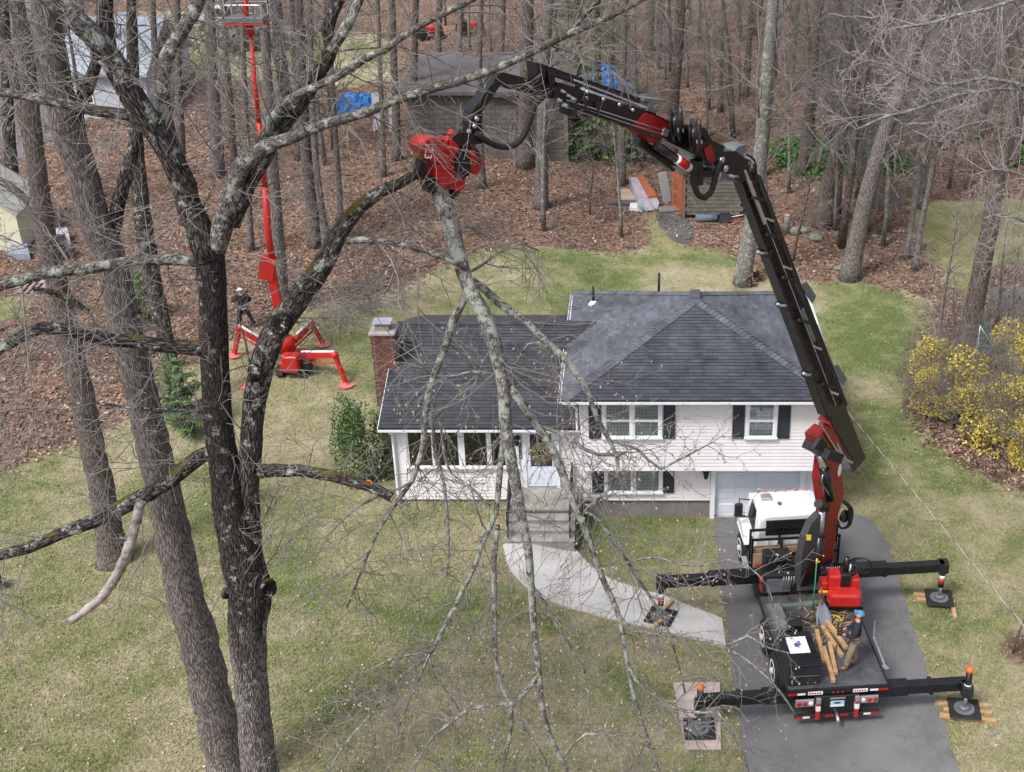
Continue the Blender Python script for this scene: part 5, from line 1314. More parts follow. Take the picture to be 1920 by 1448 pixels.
# ================================================================== CRANE TRUCK
TX, TY, TZ0, TYAW = 5.15, 24.6, 0.02, RAD(5.5)
truck = root('crane_truck', 'white cab flatbed truck with tall black and red knuckle boom crane', 'truck', (TX, TY, TZ0), TYAW)
TM = ROOTM[truck.name]
def tp(mb, name, m, parent=None): return mb.build(name, m, parent or truck, True)       # local truck coordinates
def tw_(mb, name, m, parent=None): return mb.build(name, m, parent or truck)              # world coordinates
def L2W(x, y, z): return TM @ Vector((x, y, z))
M_deck = mat('steel_deck', (0.075, 0.075, 0.082), 0.6, 0.45, 2.2, 0.3, 30)
M_alu = mat('aluminium', (0.5, 0.5, 0.52), 0.4, 0.1, 5, metal=.7)
M_ply = mat('plywood', (0.36, 0.26, 0.175), 0.85, 0.2, 2.5, 0.2, 20)
M_rim = mat('white_rim', (0.66, 0.64, 0.60), 0.5, 0.15, 6)
# chassis, deck
for x in (-.45, .35): tp(MB().box(x, x + .1, -.1, 8.6, .62, .92), 'frame_rail', M_blackm)
dk = tp(MB().bbox(-1.28, 1.28, 0, 3.95, 1.04, 1.15, .015), 'deck', M_deck)
for x in (-1.31, 1.28): tp(MB().box(x, x + .03, 0, 3.95, 1.0, 1.17), 'side_rail', M_blackm, dk)
for y in (.6, 1.6, 2.6, 3.6): tp(MB().box(-1.2, 1.2, y, y + .08, .93, 1.04), 'crossmember', M_blackm, dk)
tb_ = MB(); tb_.bbox(-1.3, 1.3, -.06, 0.0, .98, 1.16, .01); tail = tp(tb_, 'tailboard', M_black)
for a, b_, m_ in ((-1.29, -1.05, M_redlens), (-1.05, -.85, M_tape), (.82, 1.03, M_tape), (1.03, 1.29, M_redlens)): tp(MB().box(a, b_, -.066, -.058, 1.0, 1.06), 'marking', m_, tail)
for a in (-.78, .38): tp(MB().box(a, a + .38, -.068, -.058, .99, 1.09), 'sign_plate', M_tape, tail); 
for a in (-.78, .38):
    for k in range(5): tp(MB().box(a + .03 + k * .065, a + .07 + k * .065, -.072, -.066, 1.015, 1.062), 'lettering', M_redlens, tail)
for k in range(3): tp(MB().ball((-.13 + k * .12, -.07, 1.03), .028, 8, 5), 'marker_light', M_redlens, tail)
rp = tp(MB().bbox(-.62, .55, -.12, -.04, .36, .96, .02), 'rear_panel', M_black)
tp(MB().box(-.2, .16, -.135, -.118, .62, .80), 'number_plate', mat('plate_blue', (.42, .60, .72), .5), rp)
tp(MB().box(-.19, .15, -.138, -.134, .63, .68), 'plate_band', M_tape, rp); tp(MB().box(-.10, .06, -.139, -.135, .72, .77), 'plate_emblem', mat('plate_dark', (.03, .05, .12), .5), rp)
tp(MB().box(-.22, .18, -.13, -.118, .86, .91), 'grab_bar', M_alu, rp)
for s in (-1, 1):
    c = -.02 + s * .83; o = tp(MB().bbox(c - .24, c + .24, -.1, -.04, .64, .86, .01), 'lamp_box', M_alu)
    for k, m_ in enumerate((M_redlens, M_redlens, M_tape) if s < 0 else (M_tape, M_redlens, M_redlens)): tp(MB().lathe((c - .155 + k * .155, -.1, .75), (0, -1, 0), [(0, .062), (.02, .062), (.03, .03)], 12), 'tail_lamp', m_, o)
    x = -.02 + s * .5; o = tp(MB().bbox(x - .055, x + .055, -.2, -.12, .28, .92, .01), 'bumper_post', M_redb)
    tp(MB().box(x - .056, x + .056, -.202, -.118, .56, .72), 'white_band', M_tape, o); tp(MB().box(x - .056, x + .056, -.202, -.118, .80, .93), 'steel_band', M_alu, o)
tp(MB().bbox(-1.1, 1.1, -.16, -.04, .30, .40, .01), 'bumper', M_blackm)
for a, b_, m_ in ((-1.1, -.9, M_redlens), (-.9, -.72, M_tape), (.68, .86, M_tape), (.86, 1.08, M_redlens), (-.32, -.1, M_redlens), (.06, .28, M_redlens)): tp(MB().box(a, b_, -.166, -.158, .32, .38), 'marking', m_)
tp(MB().tube([(-.02, -.1, .42), (-.02, -.3, .36), (-.02, -.36, .3)], .05, 8), 'hitch', M_steel)
# wheels
def wheel(x, y, r=.5, w=.28, out=-1):
    t = MB(); prof = [(-w / 2, r * .62), (-w / 2, r * .9), (-w / 2 + .04, r * .98), (-w / 2 + .07, r), (w / 2 - .07, r), (w / 2 - .04, r * .98), (w / 2, r * .9), (w / 2, r * .62)]
    t.lathe((x, y, r), (1, 0, 0), prof, 24); o = tp(t, 'wheel', M_rubber)
    d = MB(); d.lathe((x + out * w * .5, y, r), (out, 0, 0), [(-.06, r * .6), (.01, r * .62), (.012, r * .52), (-.05, r * .42), (-.03, r * .2), (.05, r * .17), (.07, r * .1)], 20); tp(d, 'rim', M_rim, o)
for s in (-1, 1):
    for y in (1.55, 2.98): wheel(s * 1.10, y, .5, .5, s)
    wheel(s * 1.08, 7.35, .5, .3, s)
for y in (1.55, 2.98, 7.35): tp(MB().cyl((-1.05, y, .5), (1.05, y, .5), .09, 10), 'axle', M_blackm)
for s in (-1, 1): tp(MB().bbox(min(s * 1.0, s * 1.3), max(s * 1.0, s * 1.3), .55, .9, .25, .95, .02), 'mudflap_bracket', M_blackm)
# cab
cab = MB()
cs_ = [  # (y, half width low, half width high, z low, z waist, z top)
    (5.75, .98, .90, .95, 1.75, 2.58), (5.85, 1.02, .95, .95, 1.75, 2.68), (6.2, 1.06, .96, .95, 1.75, 2.76), (6.8, 1.06, .95, .95, 1.75, 2.75), (7.05, 1.06, .90, .95, 1.75, 2.66), (7.15, 1.05, .84, .95, 1.75, 2.58), (7.55, 1.0, .98, .95, 1.75, 1.80)]
rings = []
for (y, a, b_, z0, zw, zt) in cs_:
    rings.append([cab.vert(q) for q in ((-a, y, z0), (-a, y, zw), (-b_ - .02, y, zt - .16), (-b_ + .06, y, zt - .05), (-b_ + .2, y, zt), (b_ - .2, y, zt), (b_ - .06, y, zt - .05), (b_ + .02, y, zt - .16), (a, y, zw), (a, y, z0))])
for r0, r1 in zip(rings, rings[1:]):
    for k in range(9): cab.face((r0[k], r0[k + 1], r1[k + 1], r1[k]), True)
cab.face(rings[0]); cab.face(rings[-1][::-1])
cabo = tp(cab, 'cab', M_whitep)
tp(MB().bbox(-.74, .74, 5.735, 5.76, 2.02, 2.44, .01), 'rear_window', M_glass, cabo)
for a in (-.8, .74): tp(MB().box(a, a + .06, 5.72, 5.77, 1.98, 2.48), 'window_seal', M_blackm, cabo)
for a in (1.98, 2.44): tp(MB().box(-.8, .8, 5.72, 5.77, a, a + .04), 'window_seal', M_blackm, cabo)
for k in range(6): tp(MB().box(-.75 + k * .28, -.69 + k * .28, 5.72, 5.76, 1.1, 1.85), 'cab_rib', M_whitep, cabo)
for s in (-1, 1):
    g = MB(); x = s * 1.062
    g.prism([(x, 6.15, 1.82), (x, 7.1, 1.82), (s * .985, 6.95, 2.5), (s * .985, 6.25, 2.5)], (s * .006, 0, 0)); tp(g, 'side_window', M_glass, cabo)
    tp(MB().box(min(x, x + s * .01), max(x, x + s * .01), 6.08, 7.2, 1.0, 1.04), 'door_seam', M_blackm, cabo); tp(MB().box(min(x, x + s * .03), max(x, x + s * .03), 6.15, 6.3, 1.55, 1.6), 'door_handle', M_blackm, cabo)
    m = MB(); m.tube([(s * 1.0, 7.2, 2.3), (s * 1.32, 7.25, 2.32), (s * 1.34, 7.2, 1.75), (s * 1.05, 7.2, 1.7)], .02, 6); o = tp(m, 'mirror_arm', M_blackm); tp(MB().bbox(min(s * 1.22, s * 1.46), max(s * 1.22, s * 1.46), 7.12, 7.24, 1.75, 2.2, .03), 'mirror', M_blackm, o)
    tp(MB().bbox(min(s * .8, s * 1.24), max(s * .8, s * 1.24), 6.75, 7.95, 1.02, 1.16, .06), 'fender', M_whitep)
    f = MB(); f.prism([(s * .84, 6.72, 1.02), (s * .84, 6.85, 1.3), (s * .84, 7.2, 1.42), (s * .84, 7.6, 1.4), (s * .84, 7.95, 1.2), (s * .84, 8.0, 1.02)], (s * .38, 0, 0)); tp(f, 'fender', M_whitep)
    tp(MB().bbox(min(s * .75, s * 1.2), max(s * .75, s * 1.2), 4.75, 6.55, .42, .95, .06), 'fuel_tank', M_blackm)
    for z in (.5, .8): tp(MB().box(min(s * 1.18, s * 1.36), max(s * 1.18, s * 1.36), 5.3, 6.4, z, z + .04), 'step', M_alu)
ws = MB(); ws.prism([(-.78, 7.17, 2.56), (.78, 7.17, 2.56), (.9, 7.53, 1.84), (-.9, 7.53, 1.84)], (0, .02, .012)); tp(ws, 'windscreen', M_glass, cabo)
hd = MB(); hd.hexa([(-.98, 7.5, .85), (.98, 7.5, .85), (.82, 8.85, .85), (-.82, 8.85, .85), (-.94, 7.5, 1.8), (.94, 7.5, 1.8), (.72, 8.8, 1.55), (-.72, 8.8, 1.55)]); tp(hd, 'hood', M_whitep)
tp(MB().bbox(-1.15, 1.15, 8.85, 9.0, .45, .75, .03), 'front_bumper', M_alu)
for k in range(5): tp(MB().lathe((-.62 + k * .31, 6.98, 2.70), (0, 0, 1), [(0, .05), (.04, .045), (.06, .02)], 8), 'marker_light', M_amber, cabo)
tp(MB().bbox(-.82, -.52, 6.35, 6.65, 2.74, 2.86, .03), 'roof_beacon', M_alu, cabo); tp(MB().bbox(-.4, -.28, 6.1, 6.24, 2.74, 2.82, .03), 'roof_antenna', M_grey, cabo)
tp(MB().tube([(-.8, 6.95, 2.72), (-.86, 6.98, 2.8), (-.7, 7.0, 2.82)], .014, 5), 'roof_bracket', M_steel, cabo)
o = tp(MB().tube([(.5, 5.6, 1.9), (.5, 5.55, 2.3)], .09, 10), 'work_light', mat('lime_plastic', (.3, .42, .05), .5))
# headache rack with plywood
for y in (5.28, 5.6):
    r_ = MB(); z1 = 2.3 if y > 5.4 else 2.18
    r_.box(-1.3, 1.3, y - .03, y + .03, z1 - .06, z1); r_.box(-1.3, 1.3, y - .03, y + .03, 1.62, 1.67)
    o = tp(r_, 'headboard_rack', M_black)
    for x in (-1.3, -.45, .4, 1.24): tp(MB().box(x, x + .06, y - .031, y + .031, .95, z1 + .001), 'post', M_black, o)
for k, (a, b_, y, h) in enumerate(((-1.24, 1.2, 5.36, 1.80), (-1.2, 1.22, 5.42, 1.84), (-1.24, -.3, 5.22, 1.72))):
    t = root('plywood_sheet', ['front plywood sheet stood behind the cab', 'rear plywood sheet stood behind the cab', 'short plywood sheet at the left behind the cab'][k], 'board', L2W((a + b_) / 2, y, .98), TYAW, 'plywood sheets on the truck')
    MB().bbox(-(b_ - a) / 2, (b_ - a) / 2, -.02, .02, 0, h - .98, .004).build('board', M_ply, t, True)
# crane base and front outrigger
tp(MB().bbox(-1.15, 1.25, 4.35, 5.1, .92, 1.30, .04), 'crane_base', M_red)
tp(MB().bbox(-1.2, -.55, 4.3, 5.15, 1.28, 1.42, .04), 'crane_base_plate', M_red); tp(MB().lathe((.6, 4.75, 1.25), (0, 0, 1), [(0, .5), (.12, .5), (.2, .38), (.5, .36)], 20), 'slew_ring', M_black)
fb = tp(MB().bbox(-2.6, 2.6, 4.58, 4.92, 1.12, 1.46, .015), 'outrigger_beam', M_black)
bw = MB(); bw.bbox(-1.15, 1.3, 4.02, 4.2, 1.15, 1.78, .015); o = tp(bw, 'control_bank', M_blackm)
for a in (-1.08, -.2, .55): tp(MB().bbox(a, a + .68, 4.0, 4.03, 1.22, 1.66, .005), 'access_panel', M_grey, o)
for k in range(7): tp(MB().cyl((-.6 + k * .05, 4.0, 1.3), (-.6 + k * .05 + .02 * (k % 3), 3.98, 1.75), .012, 5), 'hydraulic_line', M_steel, o)
for k in range(7): tp(MB().cyl((.62 + k * .06, 4.06, 1.78), (.62 + k * .06, 4.04, 1.95), .016, 5), 'lever', M_steel, o)
tp(MB().bbox(-1.0, -.25, 4.75, 5.15, 1.42, 1.95, .03), 'oil_cooler', M_blackm); tp(MB().lathe((-.6, 4.74, 1.7), (0, -1, 0), [(0, .2), (.03, .2), (.04, .06)], 16), 'fan', M_black)
for k, pts in enumerate(([(-.5, 4.6, 1.7), (-.35, 4.3, 1.5), (-.3, 4.15, 1.7)], [(1.0, 4.3, 1.75), (1.1, 3.95, 1.55), (1.35, 3.9, 1.6), (1.5, 4.1, 1.9)], [(1.3, 4.2, 1.85), (1.6, 4.1, 2.15), (1.9, 4.1, 1.95), (1.85, 4.15, 1.6), (1.5, 4.2, 1.6)], [(.3, 4.2, 1.8), (.45, 4.1, 1.55), (.8, 4.1, 1.6)], [(.9, 4.1, 1.8), (.95, 3.9, 1.5), (1.25, 3.85, 1.45), (1.45, 3.95, 1.7), (1.5, 4.15, 1.95)])):
    q, r_ = smooth_path([Vector(p) for p in pts], [.022] * len(pts), .06); tp(MB().tube(q, r_, 6), 'hydraulic_hose', M_rubber)
tp(MB().bbox(1.15, 1.5, 4.05, 4.35, 1.55, 1.95, .02), 'valve_block', M_blackm)
# outrigger arms to the four feet
def outrigger(px_end, zbeam, local_y, px_pad, side, tall, crib, label):
    e = PZ(*px_end, zbeam); le = TM.inverted() @ e
    a = MB(); a.bbox(min(side * .9, le.x), max(side * .9, le.x), local_y - .13, local_y + .13, zbeam - .16, zbeam + .12, .012); arm = tp(a, 'outrigger_arm', M_black)
    arm['label'] = label
    tp(MB().bbox(min(side * 2.45, side * 2.55), max(side * 2.45, side * 2.55), local_y - .17, local_y + .17, zbeam - .19, zbeam + .15, .01), 'collar', M_black, arm)
    je = L2W(le.x - side * .02, local_y - (.0 if tall else .0), 0)
    zg = terrain(je.x, je.y); zp = zg + crib
    j = MB(); jx, jy = je.x, je.y - (.22 if tall else 0.0)
    z1 = zbeam + (.55 if tall else -.1)
    j.cyl((jx, jy, zp + .38), (jx, jy, z1), .085, 12); jo = tw_(j, 'jack', M_black)
    k = MB(); k.bbox(jx - .14, jx + .14, jy - .14, jy + .2, zbeam - .2, zbeam + .14, .02); tw_(k, 'jack_bracket', M_blackm, jo)
    k = MB(); k.cyl((jx, jy, zp + .06), (jx, jy, zp + .42), .05, 12); tw_(k, 'jack_rod', M_steel, jo)
    k = MB(); k.lathe((jx, jy, zp + .03), (0, 0, 1), [(0, .15), (.03, .15), (.06, .07)], 14); tw_(k, 'foot', M_grey, jo)
    za = zp + .5
    k = MB(); k.cyl((jx, jy, za), (jx, jy, za + .16), .088, 12); tw_(k, 'red_band', M_redb, jo); k = MB(); k.cyl((jx, jy, za + .16), (jx, jy, za + .3), .088, 12); tw_(k, 'white_band', M_tape, jo)
    if tall: k = MB(); k.lathe((jx, jy, z1), (0, 0, 1), [(0, .09), (.08, .1), (.14, .06), (.16, .01)], 12); tw_(k, 'beacon', M_orange, jo)
    return Vector((jx, jy, zp)), zg
PADS = []
PADS.append((outrigger((1772, 1064), 1.28, 4.75, None, 1, False, .17, 'front right outrigger arm reaching over the lawn'), 'black square outrigger pad on timber blocks right of the driveway', 'fr'))
PADS.append((outrigger((1240, 1100), 1.28, 4.75, None, -1, False, .1, 'front left outrigger arm reaching over the walkway'), 'black outrigger pad on the concrete walkway', 'fl'))
rb_ = tp(MB().bbox(-1.9, 1.9, .08, .40, .62, .96, .015), 'outrigger_beam', M_black)
PADS.append((outrigger((1816, 1291), .80, .24, None, 1, True, .17, 'rear right outrigger arm with orange topped jack'), 'black outrigger pad on timber blocks by the lower lawn', 'rr'))
PADS.append((outrigger((1313, 1328), .80, .24, None, -1, True, .1, 'rear left outrigger arm with orange topped jack'), 'black outrigger pad on the pink plywood mat', 'rl'))
for ((c, zg), lab, key) in PADS:
    rz = {'fr': -.1, 'fl': -.35, 'rr': -.12, 'rl': .02}[key]
    t = root('outrigger_pad', lab, 'pad', (c.x, c.y, c.z - .05), rz, 'outrigger pads')
    m = MB(); m.bbox(-.40, .40, -.40, .40, 0, .05, .02); m.build('plate', M_rubber, t, True)
    m = MB(); m.lathe((0, 0, .05), (0, 0, 1), [(0, .27), (.008, .26), (.009, .22)], 20); m.build('wear_ring', M_grey, t, True)
    if key in ('fr', 'rr'):
        lst = [(-.26, .72, .0), (0.0, .62, .05), (.26, .70, -.05)] if key == 'rr' else [(.2, .58, 0), (-.02, .56, .02)]
        for k, (dy, hl, dx) in enumerate(lst):
            b2 = MB(); b2.bbox(-hl, hl, -.06, .06, 0, .1, .008); q = root('timber_block', ['upper', 'middle', 'lower'][k] + ' timber block under the outrigger pad ' + ('by the lower lawn' if key == 'rr' else 'right of the driveway'), 'timber', (c.x + dx + (.05 if key == 'rr' else -.12), c.y + dy, zg + .012), rz + .04 * (k - 1), 'timber blocks under the pads')
            b2.build('beam', M_wood, q, True)
        if key == 'fr':
            q = root('timber_block', 'loose timber block poking out below the outrigger pad right of the driveway', 'timber', (c.x + .32, c.y - .5, zg + .01), 1.45); b2 = MB(); b2.bbox(-.38, .38, -.06, .06, 0, .1, .008); b2.build('beam', M_wood, q, True)
a = G(1262, 1282); b_ = G(1350, 1282); c = G(1352, 1408); d = G(1285, 1408)
m = MB(); cc = (a + b_ + c + d) / 4; m.hexa([p + Vector((0, 0, .02)) for p in (d, c, b_, a)] + [p + Vector((0, 0, .05)) for p in (d, c, b_, a)]); tag(m.build('ground_mat', mat('pinkish_board', (.44, .36, .33), .85, .25, 1.5, .2, 30)), 'pinkish plywood ground mat lying on the lawn', 'mat')
for k, (x, y, rz) in enumerate(((1252, 1140, 1.0), (1236, 1172, .9))):
    q = root('timber_block', ['timber block poking out above the pad on the walkway', 'timber block poking out below the pad on the walkway'][k], 'timber', tuple(G(x, y, .05)), rz); MB().bbox(-.28, .28, -.06, .06, 0, .1, .008).build('beam', M_wood, q, True)

# ---- crane boom, in its slewing plane
A2 = L2W(.6, 4.75, 0); B2 = P(845, 290, 21.8)
SD = Vector((B2.x - A2.x, B2.y - A2.y, 0)); SN = Vector((-SD.y, SD.x, 0)).normalized()
if SN.y > 0: SN = -SN                                     # towards the camera
SD.normalize()
def SP(x, y, off=0.0):
    d = ray(x, y); o = Vector((0, 0, H)); a = Vector((A2.x, A2.y, 0)) + SN * off
    t = (a - Vector((0, 0, 0))).dot(SN) / Vector((d.x, d.y, 0)).dot(SN)
    return o + d * t
def pp(px, thick, name, m, off=0.0, parent=None):
    mb = MB(); mb.prism([SP(x, y, off + thick / 2) for x, y in px], -SN * thick); return tw_(mb, name, m, parent)
def pb(p0, p1, hpx, thick, name, m, off=0.0, parent=None, hpx2=None):
    a = SP(*p0, off); b = SP(*p1, off); d = (b - a).normalized(); up = SN.cross(d)
    h0 = hpx / ppm(a); h1 = (hpx2 or hpx) / ppm(b)
    return tw_(MB().bar(a, b, thick, h0, up, thick, h1), name, m, parent)
def pt(pts, rpx, name, m, off=0.0, parent=None, n=10, step=.1):
    P_ = [SP(x, y, off) for x, y in pts]; r = [rpx / ppm(p) for p in P_]
    if len(P_) > 2: P_, r = smooth_path(P_, r, step)
    return tw_(MB().tube(P_, r, n), name, m, parent)
col_ = pp([(1532, 822), (1550, 805), (1566, 810), (1573, 850), (1580, 895), (1582, 928), (1571, 968), (1568, 1000), (1560, 1062), (1538, 1085), (1530, 1085), (1541, 1035), (1553, 962), (1548, 930), (1545, 905), (1550, 865), (1536, 845)], .44, 'crane_column', M_red); col_['label'] = 'red crane column'
ov = MB(); c = SP(1574, 882, .235); 
ov.prism([c + (SD * math.cos(a) * .08 + Vector((0, 0, 1)) * math.sin(a) * .2) for a in [k * .524 for k in range(12)]], SN * .006); tw_(ov, 'maker_oval', M_tape, col_)
cw = pp([(1500, 1098), (1503, 1045), (1511, 1008), (1522, 982), (1538, 965), (1550, 965), (1545, 1010), (1533, 1070), (1526, 1098)], .22, 'column_cowl', mat('dark_cowl', (.05, .053, .058), .45, .2, 3), .30)
c = SP(1516, 1008, .44); yl = MB(); yl.box(c.x - .07, c.x + .07, c.y - .01, c.y, c.z - .09, c.z + .09); tw_(yl, 'warning_label', M_yellow, cw)
pt([(1541, 958), (1537, 1010)], 6.5, 'lift_ram_rod', M_steel, .36, None, 14); pt([(1538, 1005), (1524, 1088)], 10, 'lift_ram', M_black, .36, None, 14)
pp([(1500, 1100), (1520, 1050), (1528, 1050), (1516, 1100)], .08, 'cowl_stripe', M_black, .45)
dr2 = MB(); a = SP(1534, 945, .55); b_ = SP(1566, 958, -.35); dr2.cyl(a, b_, .12, 14); tw_(dr2, 'pivot_pin', M_blackm); hr = MB()
c = SP(1584, 968, -.3); hr.lathe(c, SN, [(-.05, .19), (.05, .19)], 18); tw_(hr, 'hose_drum', M_black)
for k in range(4): pt([(1580 + k, 940), (1592 + 2 * k, 955), (1590 + k, 985), (1576, 990), (1570, 975)], 2.2, 'hydraulic_hose', M_rubber, -.2 - .03 * k, None, 6)
pb((1530, 842), (1556, 850), 18, .9, 'clevis', M_blackm, .2); pp([(1526, 842), (1540, 822), (1552, 830), (1548, 848)], .12, 'clevis_plate', M_blackm, .38)
pt([(1536, 852), (1549, 892)], 6, 'fold_ram_rod', M_steel, .3, None, 12); pt([(1545, 880), (1556, 935)], 10, 'fold_ram', M_black, .3, None, 12)
for k in range(3): pt([(1540 + 3 * k, 890), (1536 + 4 * k, 905), (1548, 915 + 3 * k), (1556, 930)], 1.6, 'hydraulic_hose', M_steel if k == 1 else M_rubber, .4, None, 5)
# main boom sections, lowest first
bl = lambda y, dx=0: (1389 + .373 * (y - 309) + dx, y)
mbm = pb(bl(868, 3), bl(762, 0), 40, .42, 'main_boom', M_black, -.12); mbm['label'] = 'black telescopic main boom'
pp([(1554, 796), (1565, 778), (1578, 794), (1600, 852), (1592, 864), (1577, 842)], .40, 'boom_housing', M_red, -.12, mbm)
pp([(1590, 800), (1597, 812), (1610, 862), (1602, 866)], .2, 'housing_flange', M_red, -.1, mbm)
secs = ((768, 690, 36, .38), (694, 560, 33, .35), (566, 462, 31, .32), (468, 318, 29, .29))
for k, (y0, y1, h, w) in enumerate(secs):
    pb(bl(y0, -6), bl(y1, -6), h, w, 'boom_section', M_black, -.06, mbm)
    pb(bl(y1 + 8, -6), bl(y1, -6), h + 5, w + .05, 'section_collar', M_blackm, -.06, mbm)
    c = bl(y1 + 3, -6); pt([(c[0] - 20, c[1] + 7), (c[0] - 14, c[1] + 10), (c[0] - 4, c[1] + 10)], 3, 'wear_pad_bolt', M_steel, .2, mbm, 6)
    pt([bl(y0, 20), bl(y1 - 40 if k < 3 else y1, 18)], 6.5 if k % 2 else 5.5, 'extension_ram', M_black, -.1, mbm, 12)
pb(bl(760, 25), bl(560, 23), 9, .18, 'ram_cover', M_blackm, -.1, mbm); pt([bl(700, 32), bl(610, 31)], 2.5, 'ram_rod', M_steel, -.1, mbm)
pb(bl(560, 18), bl(330, 17), 14, .24, 'hose_carrier', M_blackm, -.2, mbm)
pb(bl(420, 4), bl(320, 3), 5, .05, 'hose_tray', M_alu, .2, mbm); pb(bl(640, 14), bl(580, 14), 8, .04, 'bright_plate', M_grey, .2, mbm)
for y in (690, 535): pp([bl(y, 28), bl(y - 6, 42), bl(y + 20, 50), bl(y + 34, 38)], .05, 'guide_horn', M_grey, -.1, mbm)
for k in range(4): pt([bl(760, 6 + 4 * k), bl(640, 5 + 4 * k), bl(500, 4 + 4 * k), bl(340, 3 + 4 * k)], 1.2, 'hydraulic_line', M_steel if k == 1 else M_rubber, .2, mbm, 5)
for y in (720, 600, 520, 440, 370): pb(bl(y, 0), bl(y + 6, 22), 5, .1, 'line_clamp', M_blackm, .2, mbm)
for y in (735, 650, 500, 410): pb(bl(y, 10), bl(y + 5, 22), 4, .04, 'bolt_plate', M_steel, .22, mbm)
pt([bl(860, 4), bl(770, -14), bl(690, -10)], 2.0, 'hydraulic_hose', M_rubber, .26, mbm, 6); pt([bl(790, -34), bl(850, -18), bl(868, 0)], 2.6, 'steel_pipe', M_steel, .26, mbm, 6)
# knuckle
kn = pp([(1338, 300), (1352, 284), (1380, 284), (1402, 300), (1408, 330), (1388, 345), (1372, 330), (1352, 322)], .5, 'knuckle', M_black, -.05); kn['label'] = 'black knuckle joint between boom and jib'
pp([(1366, 298), (1384, 275), (1398, 272), (1400, 284), (1384, 300)], .4, 'knuckle_bracket', M_grey, -.05, kn)
for (x, y) in ((1359, 316), (1346, 330), (1352, 300)): 
    q = MB(); q.lathe(SP(x, y, .2), SN, [(0, .075), (.05, .075), (.06, .04)], 12); tw_(q, 'pin_cap', M_steel, kn)
pt([(1352, 304), (1345, 320), (1338, 345), (1332, 362), (1321, 371), (1310, 367), (1303, 352), (1300, 335), (1302, 312)], 6, 'hose_bundle', M_rubber, .25, kn, 10)
pt([(1400, 290), (1414, 300), (1418, 318), (1412, 332)], 2, 'hydraulic_hose', M_rubber, .0, kn, 6); pt([(1394, 294), (1412, 308), (1420, 330), (1424, 350)], 2, 'hydraulic_hose', M_rubber, .08, kn, 6); pt([(1372, 300), (1400, 296), (1410, 306), (1404, 322)], 2.4, 'hydraulic_hose', M_steel, .1, kn, 6)
# jib
jb = pb((1340, 290), (1206, 226), 40, .42, 'jib', M_black, 0, None, 34); jb['label'] = 'black jib carrying the grapple saw'
pb((1215, 226), (1030, 166), 33, .36, 'jib_section', M_black, 0, jb, 30); pb((1150, 196), (1020, 160), 24, .3, 'jib_section', M_black, 0, jb)
pb((1194, 190), (1014, 128), 15, .18, 'upper_ram', M_black, .05, jb); pt([(1088, 168), (1207, 206)], 4, 'upper_ram_rod', M_steel, .14, jb, 10)
pt([(1194, 186), (1197, 192), (1192, 196)], 1.6, 'ram_hook', M_steel, .1, jb, 6)
pp([(1184, 240), (1200, 224), (1212, 212), (1225, 216), (1258, 232), (1250, 250), (1232, 272), (1218, 268), (1205, 248)], .48, 'jib_housing', M_red, 0, jb)
pb((1228, 242), (1238, 246), 14, .52, 'data_plate', M_alu, 0, jb)
pp([(1208, 184), (1249, 188), (1248, 192), (1224, 192), (1228, 212), (1214, 210), (1218, 191), (1208, 190)], .3, 'tee_bracket', M_grey, -.1, jb)
pp([(1286, 207), (1304, 209), (1302, 213), (1287, 212)], .1, 'bracket_arm', M_grey, -.3, jb)
for (x, y) in ((1272, 232), (1307, 254)):
    c = SP(x, y, .42); ax = (SN * .8 - SD * .55 + Vector((0, 0, .1))).normalized()
    q = MB(); q.lathe(c, ax, [(-.1, .36), (-.085, .36), (-.08, .25), (.02, .25), (.025, .36), (.04, .36), (.045, .12), (.06, .10)], 28); o = tw_(q, 'hose_reel', M_black, jb)
    for k in range(3):
        a = k * 2.1 + .5; u = ax.orthogonal().normalized(); v = ax.cross(u); e = c + ax * .042 + (u * math.cos(a) + v * math.sin(a)) * .27
        q = MB(); q.lathe(e, ax, [(0, .05), (.005, .05)], 5, smooth=False); tw_(q, 'decal', M_tape, o)
pp([(1300, 238), (1322, 240), (1338, 268), (1344, 300), (1332, 312), (1318, 300), (1306, 275)], .36, 'jib_root', M_black, .05, jb); pp([(1320, 280), (1334, 272), (1342, 298), (1336, 306), (1326, 300)], .42, 'jib_root_plate', M_red, .06, jb)
pb((1194, 264), (1262, 314), 16, .18, 'underside_ram', M_black, 0, jb); pt([(1230, 272), (1268, 298)], 8.5, 'fold_ram', M_black, .28, jb, 12); pt([(1267, 297), (1292, 315)], 9, 'ram_sleeve', M_tape, .28, jb, 14); pt([(1272, 300), (1287, 311)], 9.3, 'ram_lettering', M_redlens, .30, jb, 6); pt([(1290, 314), (1302, 322)], 6, 'ram_end', M_blackm, .28, jb, 10)
pb((1262, 312), (1330, 345), 5, .1, 'link_bar', M_alu, .1, jb); pb((1300, 325), (1332, 322), 12, .3, 'link', M_black, .1, jb); pb((1306, 300), (1306, 345), 14, .26, 'link', M_black, .1, jb)
for k, pts in enumerate(([(1240, 258), (1180, 236), (1120, 214), (1060, 194)], [(1240, 262), (1180, 241), (1120, 219), (1066, 199)], [(1236, 268), (1246, 284), (1262, 292), (1268, 286)], [(1300, 250), (1318, 254), (1326, 266)])): pt(pts, 1.4, 'hydraulic_hose', M_rubber if k != 2 else M_steel, .26, jb, 5)
for k in range(5): pt([(1250, 246 + 4 * k), (1190, 228 + 4 * k), (1120, 206 + 3.5 * k), (1062, 188 + 3 * k)], 1.3, 'hydraulic_hose', M_rubber if k % 2 else M_steel, .23, jb, 5)
pt([(1075, 150), (1150, 178), (1215, 204)], 2.2, 'steel_pipe', M_steel, .2, jb, 6); pt([(1030, 138), (1100, 158), (1190, 190)], 1.6, 'hydraulic_hose', M_rubber, .2, jb, 6)
